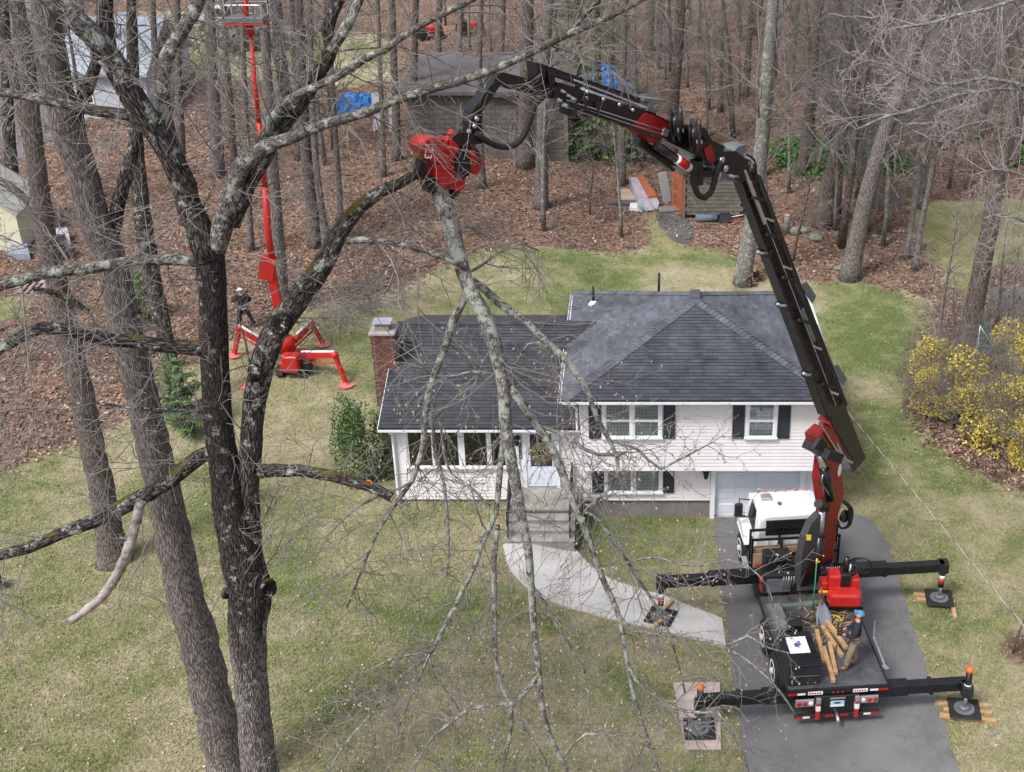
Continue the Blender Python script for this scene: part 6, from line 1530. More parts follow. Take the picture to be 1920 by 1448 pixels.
for (x, y) in ((1100, 172), (1130, 186), (1160, 196), (1185, 206), (1098, 184), (1090, 206), (1120, 214)): q = MB(); q.lathe(SP(x, y, .2), SN, [(0, .04), (.04, .04), (.05, .02)], 8); tw_(q, 'bolt', M_steel, jb)
for (x, y) in ((1107, 200), (1084, 190), (1066, 200)): pb((x, y - 12), (x - 1, y + 16), 5, .5, 'clamp', M_blackm, 0, jb)
pp([(1006, 118), (1018, 120), (1024, 130), (1020, 158), (1008, 156)], .3, 'end_plate', M_black, .05, jb); pp([(1026, 124), (1042, 128), (1040, 158), (1030, 160)], .3, 'end_plate', M_black, .05, jb)
for k, (x, y) in enumerate(((1062, 178), (1070, 184), (1052, 170), (1056, 196), (1045, 186))): pt([(x, y), (x + 9, y + 4)], 4 if k % 2 else 3, 'fitting', M_steel, .24, jb, 8)
ea = pp([(1042, 160), (1036, 186), (1000, 176), (948, 166), (940, 158), (898, 218), (884, 212), (936, 138), (944, 136), (1000, 150)], .26, 'elbow_arm', M_black, 0); ea['label'] = 'black bent arm above the grapple'
pb((890, 208), (880, 232), 22, .3, 'rotator_link', M_black, 0, ea); pb((884, 226), (886, 268), 24, .3, 'rotator', M_black, 0, ea)
for (x, y) in ((892, 222), (878, 246), (897, 251), (888, 236)): q = MB(); q.lathe(SP(x, y, .14), SN, [(0, .045), (.05, .045), (.06, .02)], 10); tw_(q, 'bolt', M_steel, ea)
pt([(1032, 174), (1018, 182), (1004, 194), (995, 220), (982, 254), (968, 270), (950, 276), (930, 273), (908, 262), (893, 250)], 6, 'hose_bundle', M_rubber, .2, ea, 10)
# grapple saw
def chunk(px, t0, name, m, parent=None, off=0.0, bev=.05):
    mb = MB(); c = [SP(x, y, off) for x, y in px]; ctr = sum(c, Vector()) / len(c); n = len(c); q = []
    for s, sc in ((t0 / 2, .93), (t0 / 2 - bev, 1), (-t0 / 2 + bev, 1), (-t0 / 2, .93)):
        q.append([mb.vert(ctr + (p - ctr) * sc + SN * s) for p in c])
    for r0, r1 in zip(q, q[1:]):
        for k in range(n): mb.face((r0[k], r1[k], r1[(k + 1) % n], r0[(k + 1) % n]))
    mb.face(q[0]); mb.face(q[-1][::-1]); return tw_(mb, name, m, parent)
gs = chunk([(783, 273), (803, 254), (848, 262), (854, 300), (841, 318), (806, 318)], .36, 'grapple_saw', M_redb); gs['label'] = 'bright red grapple saw gripping the branch'
pp([(786, 276), (806, 258), (846, 265), (850, 276), (800, 296)], .40, 'top_cover', M_redb, 0, gs); pp([(838, 264), (850, 244), (862, 248), (860, 276), (848, 282)], .12, 'prong', M_redb, .14, gs)
pb((792, 300), (838, 306), 2.5, .38, 'seam', M_black, 0, gs)
chunk([(866, 276), (888, 275), (897, 294), (895, 315), (886, 326), (864, 321)], .3, 'motor_cover', M_redb, gs, .08); chunk([(807, 317), (863, 320), (864, 346), (854, 356), (818, 348)], .34, 'lower_frame', M_redb, gs, .04)
chunk([(846, 290), (870, 282), (872, 318), (858, 332), (846, 318)], .40, 'gearbox', M_black, gs, .08, .03); chunk([(836, 252), (856, 240), (880, 250), (882, 272), (862, 276), (846, 266)], .34, 'saw_mount', M_black, gs, .1, .04)
pp([(846, 264), (852, 246), (862, 250), (858, 280), (848, 300)], .1, 'mount_plate', M_redb, .2, gs)
pp([(790, 300), (800, 310), (806, 340), (814, 356), (806, 362), (794, 340), (786, 318)], .2, 'claw', M_black, .12, gs); pp([(804, 346), (816, 352), (830, 364), (842, 368), (856, 356), (864, 346), (862, 362), (846, 378), (826, 374), (808, 362)], .3, 'claw', M_black, -.05, gs); pp([(798, 326), (812, 330), (826, 352), (818, 360), (806, 350)], .4, 'claw', M_black, -.1, gs)
pp([(776, 291), (790, 289), (800, 296), (790, 300), (776, 298)], .03, 'saw_bar', mat('worn_bar', (.30, .2, .05), .5), .05, gs)
pt([(884, 272), (896, 285), (899, 300), (892, 314)], 2.6, 'hydraulic_hose', M_rubber, .35, gs, 6); pt([(862, 326), (872, 334), (878, 328), (874, 318)], 2.2, 'hydraulic_hose', M_rubber, .3, gs, 6)
q = MB(); q.lathe(SP(880, 305, .235), SN, [(0, .05), (.02, .05), (.03, .02)], 10); tw_(q, 'cap_bolt', M_steel, gs)
R_ = Matrix((-SD * -1, SN.cross(SD) * -1 if False else Vector((0, 0, 1)), SN)).transposed().to_4x4()
R_ = Matrix((SN.cross(Vector((0, 0, 1))).normalized() * -1, Vector((0, 0, 1)), SN)).transposed().to_4x4()
me = text_mesh('23', .22, M_tape, .004); o = inst('painted_number', me, gs); o.matrix_local = TM.inverted() @ Matrix.Translation(SP(803, 288, .205)) @ R_ @ Matrix.Rotation(RAD(-105), 4, 'Z')

# ---- things lying on the deck
def on_deck(name, label, cat, x, y, rz=0, group=None, z=1.155):
    return root(name, label, cat, L2W(x, y, z), TYAW + rz, group)
t = on_deck('toolbox', 'black steel toolbox with a white sign on its lid', 'toolbox', -.86, .78)
MB().bbox(-.40, .40, -.66, .66, 0, .60, .015).build('body', M_blackm, t, True); MB().bbox(-.415, .415, -.68, .67, .60, .66, .012).build('lid', M_black, t, True)
MB().box(-.39, .39, -.668, -.66, .29, .31).build('seam', M_grey, t, True)
for k in range(4): MB().ball((-.3 + k * .2, -.67, .08), .016, 6, 4).build('bolt', M_steel, t, True)
sg = MB().box(-.28, .24, -.20, .46, .661, .666).build('sign', M_tape, t, True)
r = random.Random(9); M_purple = mat('purple_print', (.10, .05, .28), .6, .5, 12); em = MB()
for k in range(26):
    a = r.uniform(0, 6.28); rr = abs(r.gauss(0, .07)); c = Vector((-.05 + rr * math.cos(a) * 1.2, .14 + rr * math.sin(a), .6675 + k * 1e-5)); n = 7; s = r.uniform(.015, .05)
    em.poly([c + Vector((math.cos(j * .9) * s * r.uniform(.6, 1.2), math.sin(j * .9) * s * r.uniform(.6, 1.2), 0)) for j in range(n)])
em.build('emblem', M_purple, sg, True)
TB = [((1531, 1183), (1544, 1242), 'leftmost sawn timber on the truck deck'), ((1544, 1214), (1563, 1278), 'sawn timber lying nearest the tailboard'), ((1555, 1206), (1567, 1264), 'short sawn timber right beside the nearest one'), ((1549, 1170), (1587, 1222), 'sawn timber slanting towards the worker'), ((1541, 1176), (1579, 1232), 'sawn timber under the slanting one'), ((1536, 1170), (1556, 1172), 'small timber offcut before the control bank')]
for k, (a, b_, lab) in enumerate(TB):
    p0 = PZ(*a, 1.2 + .02 * (k % 2)); p1 = PZ(*b_, 1.2 + .02 * (k % 2)); c = (p0 + p1) / 2; L = (p1 - p0).length; ang = math.atan2(p1.y - p0.y, p1.x - p0.x)
    t = root('timber', lab, 'timber', (c.x, c.y, 1.175 + (.1 if k == 3 else 0)), ang, 'timbers on the truck deck'); MB().bbox(-L / 2, L / 2, -.055, .055, 0, .10, .006).build('beam', M_wood, t, True)
t = on_deck('grey_beam', 'weathered grey green beam across the front of the deck', 'timber', -.35, 3.35, .06); MB().bbox(-.75, .75, -.08, .08, 0, .12, .01).build('beam', mat('greenish_timber', (.13, .16, .14), .8, .3, 4), t, True)
t = on_deck('steel_crate', 'grey stake pocket box at the front left of the deck', 'box', -1.0, 2.7, .05)
MB().bbox(-.2, .2, -.55, .55, 0, .28, .02).build('body', M_grey, t, True); MB().bbox(-.16, .16, -.5, .5, .28, .3, .004).build('lid', mat('worn_grey_paint', (.17, .16, .155), .7, .3, 5), t, True)
t = on_deck('black_box', 'small black box behind the toolbox', 'box', -.72, 2.05, .05); MB().bbox(-.2, .2, -.16, .16, 0, .5, .015).build('body', M_black, t, True); MB().bbox(-.21, .21, -.17, .17, .5, .53, .01).build('lid', M_blackm, t, True)
# bark and wood debris, rope
r = random.Random(4); db = MB()
for k in range(170):
    p = L2W(r.gauss(.15, .55), 2.55 + r.gauss(0, .6), 1.165 + abs(r.gauss(0, .05)))
    if not (-1.2 < (TM.inverted() @ p).x < 1.2 and .9 < (TM.inverted() @ p).y < 3.9): continue
    d = Vector((r.gauss(0, 1), r.gauss(0, 1), r.gauss(0, .25))).normalized() * r.uniform(.04, .22); u = d.cross(Vector((0, 0, 1))).normalized() * r.uniform(.008, .03); db.prism([p - d, p + u, p + d, p - u], (0, 0, r.uniform(.01, .03)))
o = db.build('wood_debris', isl_mat('bark_chips', [(0, (.05, .035, .025)), (.5, (.2, .14, .09)), (1, (.42, .31, .2))])); stuff(o, 'bark and wood chips strewn over the truck deck', 'debris')
t = on_deck('ratchet_strap', 'yellow ratchet strap lying in loops on the deck', 'strap', .55, 2.5)
for k in range(3):
    pts = [Vector((.3 * math.cos(a * .7 + k) * (.6 + .2 * k), .35 * math.sin(a + k * .8), .03 + .02 * math.sin(a * 2))) for a in [j * .45 for j in range(16)]]; q, r_ = smooth_path(pts, [.018] * len(pts), .05); MB().tube(q, r_, 4).build('webbing', M_yellow, t, True)
# shovel and green pole leaning on the control bank
t = on_deck('snow_shovel', 'grey scoop shovel with red handle leaning on the control bank', 'shovel', .35, 3.2)
pl = MB(); a = PZ(1541, 1132, 1.55); b_ = PZ(1546, 1177, 1.2)
rows = []
for k in range(7):
    f = k / 6; c = a.lerp(b_, f); w = .19 * min(1, .35 + 1.6 * f) if f < .5 else .21; dep = .06 * (1 - f)
    rows.append([pl.vert(c + Vector((w * s, -.02 - (1 - abs(s)) * .04, -abs(s) * 0.0 + abs(s) ** 2 * .05))) for s in (-1, -.6, 0, .6, 1)])
for r0, r1 in zip(rows, rows[1:]):
    for k in range(4): pl.face((r0[k], r1[k], r1[k + 1], r0[k + 1]), True)
o = pl.build('blade', mat('shovel_grey', (.16, .18, .21), .5, .2, 4), t); md = o.modifiers.new('t', 'SOLIDIFY'); md.thickness = .008
hd_ = PZ(1540, 1102, 2.0); MB().tube([a + Vector((0, .02, -.05)), a.lerp(hd_, .5), hd_], .018, 8).build('shaft', M_wood, t); MB().tube([a.lerp(hd_, .35), hd_], .026, 8).build('grip', M_redb, t); MB().bar(b_ + Vector((-.19, -.03, .02)), b_ + Vector((.19, -.03, .02)), .05, .012).build('edge', M_redlens, t)
t = on_deck('green_pole', 'long green pole with yellow tip standing on the deck', 'pole', .1, 3.3); a = PZ(1524, 1146, 1.2); b_ = PZ(1531, 1058, 2.5); MB().tube([a, b_], .02, 8).build('shaft', mat('green_pole_paint', (.02, .20, .10), .5), t); MB().tube([b_, b_ + (b_ - a).normalized() * .16], .026, 8).build('tip', M_yellow, t); MB().tube([a, a - (b_ - a).normalized() * .02], .03, 8).build('ferrule', M_yellow, t)
# spare red grapple head standing on the deck
t = on_deck('spare_grapple', 'second red grapple head standing at the front right of the deck', 'grapple', .95, 3.3, -.1)
def dchunk(p, z0, z1, name, m, par=None, k=.8):
    mb = MB(); n = len(p); cx = sum(q[0] for q in p) / n; cy = sum(q[1] for q in p) / n; rr = []
    for z, s in ((z0, .9), (z0 + .06, 1), (z1 - .06, 1), (z1, k)): rr.append([mb.vert((cx + (q[0] - cx) * s, cy + (q[1] - cy) * s, z)) for q in p])
    for r0, r1 in zip(rr, rr[1:]):
        for j in range(n): mb.face((r0[j], r0[(j + 1) % n], r1[(j + 1) % n], r1[j]))
    mb.face(rr[0][::-1]); mb.face(rr[-1]); return mb.build(name, m, par or t, True)
dchunk([(-.42, -.38), (.38, -.40), (.46, -.1), (.3, .1), (-.36, .1), (-.5, -.15)], .22, .62, 'lower_frame', M_redb); dchunk([(-.45, .0), (-.02, .02), (0, .45), (-.42, .45)], .45, .98, 'saw_cover', M_redb); dchunk([(.12, .05), (.42, .05), (.44, .4), (.14, .4)], .45, .85, 'motor_cover', M_redb); dchunk([(-.12, 0), (.16, 0), (.16, .4), (-.12, .4)], .5, 1.05, 'gearbox', M_black)
dchunk([(-.5, -.3), (.5, -.3), (.5, .2), (-.5, .2)], 0, .24, 'claw_frame', M_black); MB().bbox(-.62, -.45, .05, .4, .5, .72, .02).build('saw_box', M_redb, t, True); MB().box(-.7, -.4, .0, .06, .42, .47).build('yellow_edge', M_yellow, t, True)
MB().cyl((.02, .2, 1.0), (.05, .25, 1.45), .07, 10).build('rotator', M_black, t, True); MB().cyl((.1, .1, .75), (.14, .12, 1.3), .03, 8).build('ram', M_steel, t, True)
for k in range(4):
    q, r_ = smooth_path([Vector((.0 + .05 * k, .1, .9)), Vector((.15 + .1 * k, -.05, 1.25)), Vector((.3 + .05 * k, .2, 1.45)), Vector((.1, .4, 1.2))], [.016] * 4, .06); MB().tube(q, r_, 6).build('hydraulic_hose', M_rubber, t, True)
# aluminium stake holders on the right edge
for (y, lab) in ((.95, 'folded aluminium step ladder clipped to the right deck edge'),):
    t = on_deck('step_ladder', lab, 'ladder', 1.36, y + .2)
    MB().bar((0, .5, .15), (0.02, -.45, .05), .05, .03).build('rail', M_alu, t, True); MB().bar((.0, .5, .1), (0, .55, .65), .04, .03).build('upright', M_alu, t, True); MB().bar((.06, .1, .1), (.1, .12, .45), .03, .03).build('upright', M_alu, t, True); MB().bar((.0, -.45, .0), (.08, -.62, .0), .12, .04).build('foot', M_alu, t, True)

# ================================================================== PEOPLE
def skin_mesh(joints, edges, name, m, sub=2):
    """one continuous surface grown from joints {name: (co, radius)}"""
    names = list(joints); idx = {n: i for i, n in enumerate(names)}
    me = bpy.data.meshes.new(name); me.from_pydata([joints[n][0] for n in names], [(idx[a], idx[b]) for a, b in edges], [])
    o = bpy.data.objects.new(name, me); col.objects.link(o)
    md = o.modifiers.new('s', 'SKIN'); md.use_smooth_shade = True
    for n in names:
        r = joints[n][1]; r = (r, r) if not isinstance(r, tuple) else r
        sv = me.skin_vertices[0].data[idx[n]]; sv.radius = r; sv.use_root = (idx[n] == 0)
    sd = o.modifiers.new('u', 'SUBSURF'); sd.levels = sub; sd.render_levels = sub
    dg = bpy.context.evaluated_depsgraph_get(); dg.update()
    out = bpy.data.meshes.new_from_object(o.evaluated_get(dg))
    bpy.data.objects.remove(o); out.materials.clear(); out.materials.append(m)
    for p_ in out.polygons: p_.use_smooth = True
    return out
def join_meshes(name, first, extra, m):
    bm = bmesh.new(); bm.from_mesh(first)
    for mb in extra:
        me = mb.mesh('x', m); bm.from_mesh(me); bpy.data.meshes.remove(me)
    out = bpy.data.meshes.new(name); bm.to_mesh(out); bm.free(); out.materials.append(m)
    for p_ in out.polygons: p_.use_smooth = True
    return out
M_skin = mat('skin', (0.46, 0.27, 0.20), 0.6)
def person(label, loc, rz, J, cols, tilt=0.0, helmet=None, beard=True, vest=None):
    """J: joints of the pose in a frame facing +Y; cols: jacket, trousers, boots, hat"""
    t = root('person', label, 'person', loc, rz)
    E = [('pelvis', 'spine'), ('spine', 'chest'), ('chest', 'neck'), ('neck', 'head0')]
    B = {'pelvis': (J['pelvis'], .13), 'spine': (J['spine'], .125), 'chest': (J['chest'], .13), 'neck': (J['neck'], .06), 'head0': (J['head0'], .062)}
    for s in 'lr':
        B['sh' + s] = (J['sh' + s], .065); B['el' + s] = (J['el' + s], .045); B['wr' + s] = (J['wr' + s], .03); B['pa' + s] = (J['pa' + s], (.04, .02))
        B['hip' + s] = (J['hip' + s], .095); B['kn' + s] = (J['kn' + s], .06); B['an' + s] = (J['an' + s], .04); B['to' + s] = (J['to' + s], .035)
        E += [('chest', 'sh' + s), ('sh' + s, 'el' + s), ('el' + s, 'wr' + s), ('wr' + s, 'pa' + s), ('pelvis', 'hip' + s), ('hip' + s, 'kn' + s), ('kn' + s, 'an' + s), ('an' + s, 'to' + s)]
        w, p = Vector(J['wr' + s]), Vector(J['pa' + s]); d = (p - w).normalized(); sx = Vector((1, 0, 0)) if s == 'r' else Vector((-1, 0, 0)); across = d.cross(Vector((0, 0, 1))).normalized(); dn = across.cross(d)
        if dn.z > 0: dn = -dn
        for k in range(4):
            off = across * (-.03 + .02 * k); ln = (.045, .055, .05, .038)[k]
            a = p + off; b_ = a + d * ln * .8; c = b_ + (d * .4 + dn * .9).normalized() * ln * .8
            B['f%s%da' % (s, k)] = (tuple(b_), .0105); B['f%s%db' % (s, k)] = (tuple(c), .009); E += [('pa' + s, 'f%s%da' % (s, k)), ('f%s%da' % (s, k), 'f%s%db' % (s, k))]
        tside = across * (-.045 if (across.x > 0) == (s == 'r') else .045)
        a = w.lerp(p, .55) + tside; b_ = a + (d * .7 + dn * .4).normalized() * .045
        B['t%sa' % s] = (tuple(a), .012); B['t%sb' % s] = (tuple(b_), .0105); E += [('wr' + s, 't%sa' % s), ('t%sa' % s, 't%sb' % s)]
    bodym = skin_mesh(B, E, 'body', M_skin)
    # head with face
    hc = Vector(J['head0']); R = Matrix.Rotation(tilt, 3, 'X'); hx = []
    def HP(x, y, z): return hc + R @ Vector((x, y, z))
    def blob(c, r, sq, n=14, m_=10):
        mb = MB(); mb.ball((0, 0, 0), r, n, m_, 0, sq); mb.v = [tuple(HP(c[0] + v[0], c[1] + v[1], c[2] + v[2])) for v in mb.v]; return mb
    hx.append(blob((0, .01, .10), .105, (.80, 1.0, 1.12))); hx.append(blob((0, .055, .035), .055, (.9, .9, .75))); hx.append(blob((0, .118, .085), .018, (.8, 1.2, 1.5), 8, 6))
    for s in (-1, 1): hx.append(blob((s * .084, .0, .09), .026, (.4, .8, 1.2), 8, 6))
    hx.append(blob((0, .108, .045), .022, (1.3, .5, .4), 8, 6))
    bm_ = join_meshes('body', bodym, hx, M_skin); inst('body', bm_, t)
    for s in (-1, 1): blob((s * .035, .098, .115), .013, (1.1, .6, .8), 8, 6).build('eye', M_iron, t, True)
    jm, tm_, btm, hm = cols
    # jacket
    C = {'pelvis': (tuple(Vector(J['pelvis']) + Vector((0, 0, .03))), (.175, .145)), 'spine': (J['spine'], (.175, .15)), 'chest': (J['chest'], (.19, .15)), 'neck': (tuple(Vector(J['chest']).lerp(Vector(J['neck']), .8)), .085)}
    E2 = [('pelvis', 'spine'), ('spine', 'chest'), ('chest', 'neck')]
    for s in 'lr':
        C['sh' + s] = (J['sh' + s], .095); C['el' + s] = (J['el' + s], .075); C['wr' + s] = (tuple(Vector(J['el' + s]).lerp(Vector(J['wr' + s]), .93)), .055)
        E2 += [('chest', 'sh' + s), ('sh' + s, 'el' + s), ('el' + s, 'wr' + s)]
    inst('jacket', skin_mesh(C, E2, 'jacket', jm), t)
    D = {'pelvis': (J['pelvis'], (.165, .135))}; E3 = []
    for s in 'lr':
        D['hip' + s] = (J['hip' + s], .115); D['kn' + s] = (J['kn' + s], .088); D['an' + s] = (tuple(Vector(J['an' + s]) + Vector((0, 0, .06))), .078); E3 += [('pelvis', 'hip' + s), ('hip' + s, 'kn' + s), ('kn' + s, 'an' + s)]
    inst('trousers', skin_mesh(D, E3, 'trousers', tm_), t)
    for s in 'lr':
        a = Vector(J['an' + s]); e = Vector(J['to' + s]); d = (e - a); d.z = 0; d.normalize()
        bt = {'a': (tuple(a + Vector((0, 0, .08))), .062), 'b': (tuple(a + Vector((0, 0, -.03))), .06), 'c': (tuple(a.lerp(e, .6) + Vector((0, 0, -.01))), (.055, .05)), 'd': (tuple(e + Vector((0, 0, .01))), (.05, .042))}
        inst('boot', skin_mesh(bt, [('a', 'b'), ('b', 'c'), ('c', 'd')], 'boot', btm), t)
    hat = MB()
    for k in range(6):
        ph = .25 * math.pi * k / 2.5
        pass
    hat.ball((0, 0, 0), .118, 16, 10, 0, (.86, 1.03, .95)); keep = [i for i, f in enumerate(hat.f) if min(hat.v[j][2] for j in f) > .02]
    hat.f = [hat.f[i] for i in keep]; hat.sm = [True] * len(hat.f); hat.mi = [0] * len(hat.f)
    if helmet: hat.lathe((0, 0, .02), (0, 0, 1), [(0, .135), (.012, .135), (.03, .11)], 16)
    else:
        i0 = len(hat.v); arc = [(-.08, .07), (-.07, .15), (-.03, .19), (.03, .19), (.07, .15), (.08, .07)]
        hat.prism([(x, y, .025 - (.02 if y > .1 else 0)) for x, y in arc], (0, 0, .008))
    hat.v = [tuple(HP(v[0], v[1] + .005, v[2] + .12)) for v in hat.v]; hat.build('cap' if not helmet else 'helmet', hm, t, True)
    if beard:
        b_ = blob((0, .066, .018), .06, (.95, .85, .75)); b_.build('beard', mat('dark_hair', (.03, .02, .014), .9), t, True)
        blob((0, -.035, .09), .1, (.83, .75, .75)).build('hair', MATS['dark_hair'], t, True)
    return t
M_navy = mat('navy_cloth', (.022, .026, .042), .85, .3, 6, .3, 30); M_khaki = mat('khaki_cloth', (.22, .19, .14), .9, .3, 6, .3, 30); M_boot = mat('brown_boot', (.14, .075, .04), .7, .3, 8); M_cap = mat('blue_cap', (.06, .24, .46), .7); M_blk = mat('black_cloth', (.016, .017, .022), .9, .3, 8, .3, 30); M_helm = mat('white_helmet', (.75, .78, .72), .4)
foot = PZ(1598, 1252, 1.155)
J = dict(pelvis=(0, 0, .96), spine=(0, -.02, 1.16), chest=(0, -.03, 1.38), neck=(0, -.03, 1.54), head0=(0, -.02, 1.60),
         shl=(-.19, -.03, 1.46), shr=(.19, -.03, 1.46), ell=(-.27, .03, 1.18), elr=(.27, .03, 1.18), wrl=(-.13, .26, 1.10), wrr=(.13, .26, 1.10), pal=(-.08, .33, 1.11), par=(.08, .33, 1.11),
         hipl=(-.10, 0, .90), hipr=(.10, 0, .90), knl=(-.14, .10, .50), knr=(.13, .02, .50), anl=(-.15, .16, .09), anr=(.14, -.06, .09), tol=(-.17, .35, .04), tor=(.15, .13, .04))
w1 = person('bearded worker in navy jacket and blue cap looking up from the truck deck', tuple(foot), RAD(78), J, (M_navy, M_khaki, M_boot, M_cap), RAD(28))
MB().tube([(0, .01, 0), (0, .02, .01)], .01, 4)
cl = MB(); cl.tube([Vector((.075 * math.cos(a), -.02 + .07 * math.sin(a), 1.52)) for a in [k * .7 for k in range(10)]], .018, 6); cl.build('red_collar', M_redb, w1, True)
gl = MB(); gl.bbox(-.07, .07, .0, .02, 0, .03, .008); R = Matrix.Rotation(RAD(28), 3, 'X'); gl.v = [tuple(Vector(J['head0']) + R @ Vector((v[0], v[1] + .10, v[2] + .105))) for v in gl.v]; gl.build('sunglasses', M_iron, w1, True)
RM = ROOTM[w1.name]; rc = RM @ Vector((0, .40, 1.10))
t = root('remote_control', 'black crane remote control held in the hands of the worker', 'remote control', tuple(rc), RAD(78)); MB().bbox(-.14, .14, -.07, .07, -.05, .05, .02).build('box', M_blackm, t, True)
for k in range(4): MB().cyl((-.09 + .06 * k, 0, .05), (-.09 + .06 * k, 0, .10), .008, 6).build('lever', M_steel if k % 2 else M_redb, t, True)
hp_ = MB(); hp_.tube([(-.13, -.06, .03), (-.1, -.3, .42)], .01, 5); hp_.build('strap', M_blk, t, True)
f2 = G(462, 618)
J2 = dict(pelvis=(0, 0, .93), spine=(0, .02, 1.13), chest=(0, .05, 1.35), neck=(0, .06, 1.50), head0=(0, .07, 1.56),
          shl=(-.20, .05, 1.43), shr=(.20, .05, 1.43), ell=(-.33, .16, 1.26), elr=(.36, .0, 1.22), wrl=(-.18, .36, 1.20), wrr=(.16, .2, 1.12), pal=(-.12, .42, 1.20), par=(.08, .26, 1.12),
          hipl=(-.11, 0, .88), hipr=(.11, 0, .88), knl=(-.22, .06, .48), knr=(.24, -.02, .48), anl=(-.30, 0, .09), anr=(.36, -.05, .09), tol=(-.34, .18, .04), tor=(.42, .13, .04))
w2 = person('worker in black clothes and white helmet standing behind the red lift', tuple(f2), RAD(35), J2, (M_blk, M_blk, M_blk, M_helm), RAD(-12), True, False)
b_ = MB(); b_.tube([Vector((.185 * math.cos(a), .005 + .155 * math.sin(a), .95)) for a in [k * .42 for k in range(16)]], .022, 6); b_.build('tool_belt', mat('light_webbing', (.4, .4, .38), .8), w2, True)
RM = ROOTM[w2.name]; t = root('lift_control', 'small control box held by the worker behind the lift', 'remote control', tuple(RM @ Vector((-.02, .36, 1.16))), RAD(35)); MB().bbox(-.13, .13, -.06, .06, -.04, .05, .02).build('box', M_grey, t, True); MB().cyl((0, 0, .05), (0, 0, .1), .01, 6).build('lever', M_redb, t, True)

# ================================================================== RED SPIDER LIFT
lb = G(548, 700); LY = lb.y
lift = root('spider_lift', 'red tracked spider lift with spread legs and tall thin mast', 'lift', tuple(lb))
def lw(mb, name, m, parent=None): return mb.build(name, m, parent or lift)
M_lred = mat('lift_red', (.50, .024, .02), .4, .1, 3)
def lp(x, y, Y): return P(x, y, Y)
for s in (-1, 1):
    c = lb + Vector((s * .42 + .05, .3, .0)); tr = MB(); tr.prism([c + Vector((-.12, -.75, .12)), c + Vector((-.12, -.6, .0)), c + Vector((-.12, .6, .0)), c + Vector((-.12, .75, .12)), c + Vector((-.12, .6, .36)), c + Vector((-.12, -.6, .36))], (.24, 0, 0)); lw(tr, 'track', M_rubber)
lw(MB().bbox(lb.x - .35, lb.x + .45, LY - .35, LY + 1.0, lb.z + .25, lb.z + .6, .03), 'chassis', M_lred)
a = lp(545, 672, LY - .3); lw(MB().bbox(a.x - .32, a.x + .32, LY - .55, LY - .05, lb.z + .25, lb.z + .95, .06), 'engine_cover', M_lred)
lw(MB().bbox(a.x + .34, a.x + .7, LY - .3, LY + .1, lb.z + .2, lb.z + .6, .05), 'battery_box', M_blackm)
legs = [((556, 668), (628, 666), (650, 724), -.2), ((552, 640), (584, 607), (606, 648), 1.0), ((500, 648), (449, 616), (440, 668), 1.0), ((508, 676), (478, 664), (466, 726), -.2)]
for k, (b0, kn_, ft, dy) in enumerate(legs):
    F = G(*ft); A0 = lp(*b0, LY + .3 + dy * .3); K = lp(*kn_, (F.y * .75 + A0.y * .25))
    g = MB(); g.bar(A0, K, .16, .2); lo = lw(g, 'leg', M_lred)
    g = MB(); g.bar(K, F + Vector((0, 0, .1)), .14, .14); lw(g, 'shin', M_lred, lo); g = MB(); g.cyl(A0 + Vector((0, 0, -.25)), K.lerp(F, .25), .035, 8); lw(g, 'brace', M_lred, lo)
    g = MB(); g.cyl(A0.lerp(K, .15) + Vector((0, 0, .18)), K + Vector((0, 0, .14)), .05, 8); lw(g, 'leg_ram', M_tape, lo); g = MB(); g.ball(K, .15, 10, 6); lw(g, 'knee', M_lred, lo)
    g = MB(); g.lathe(F + Vector((0, 0, .02)), (0, 0, 1), [(0, .3), (.04, .3), (.06, .12), (.14, .08)], 8, smooth=False); lw(g, 'foot_pad', mat('pale_red_pad', (.62, .16, .15), .6), lo)
tr_ = MB(); tr_.lathe(lp(535, 640, LY + .5), (0, 0, 1), [(-.4, .35), (.1, .35), (.2, .25)], 14); lw(tr_, 'turret', M_lred)
q = lambda pts, r, name, par=None, m=M_lred: lw(MB().tube([lp(x, y, LY + .6) for x, y in pts], [rr / ppm(lp(x, y, LY + .6)) for (x, y), rr in zip(pts, r)], 10), name, m, par)
g = MB(); g.bar(lp(535, 640, LY + .6), lp(508, 505, LY + .6), .26, .30, (1, 0, 0)); lw(g, 'lower_boom', M_lred)
g = MB(); g.bar(lp(500, 522, LY + .6), lp(504, 482, LY + .6), .4, .55, (1, 0, 0)); lw(g, 'boom_head', M_lred)
q([(512, 500), (503, 440), (497, 350)], [7, 6.5, 6.5], 'mast'); q([(497, 352), (491, 290), (486, 230)], [5.5, 5.2, 5], 'mast'); q([(486, 232), (478, 160), (470, 60)], [4.4, 4.2, 4], 'mast'); q([(471, 66), (466, 40)], [8, 8], 'mast_head'); q([(462, 44), (460, -20)], [5, 5], 'basket_post')
g = MB(); c = lp(464, 38, LY + .6); g.bbox(c.x - .65, c.x + .65, c.y - .4, c.y + .4, c.z - .05, c.z + .15, .02); bk = lw(g, 'basket', M_grey); lw(MB().box(c.x - .68, c.x + .68, c.y - .42, c.y + .42, c.z - .1, c.z - .05), 'basket_floor_edge', M_lred, bk)
for z in (.55, 1.05):
    g = MB(); y0, y1 = c.y - .38, c.y + .38; g.tube([(c.x - .62, y0, c.z + z), (c.x + .62, y0, c.z + z), (c.x + .62, y1, c.z + z), (c.x - .62, y1, c.z + z), (c.x - .62, y0, c.z + z)], .02, 6, False, False); lw(g, 'guard_rail', M_alu, bk)
for sx in (-.62, .62):
    for sy in (-.38, .38): lw(MB().box(c.x + sx - .02, c.x + sx + .02, c.y + sy - .02, c.y + sy + .02, c.z + .1, c.z + 1.05), 'rail_post', M_alu, bk)
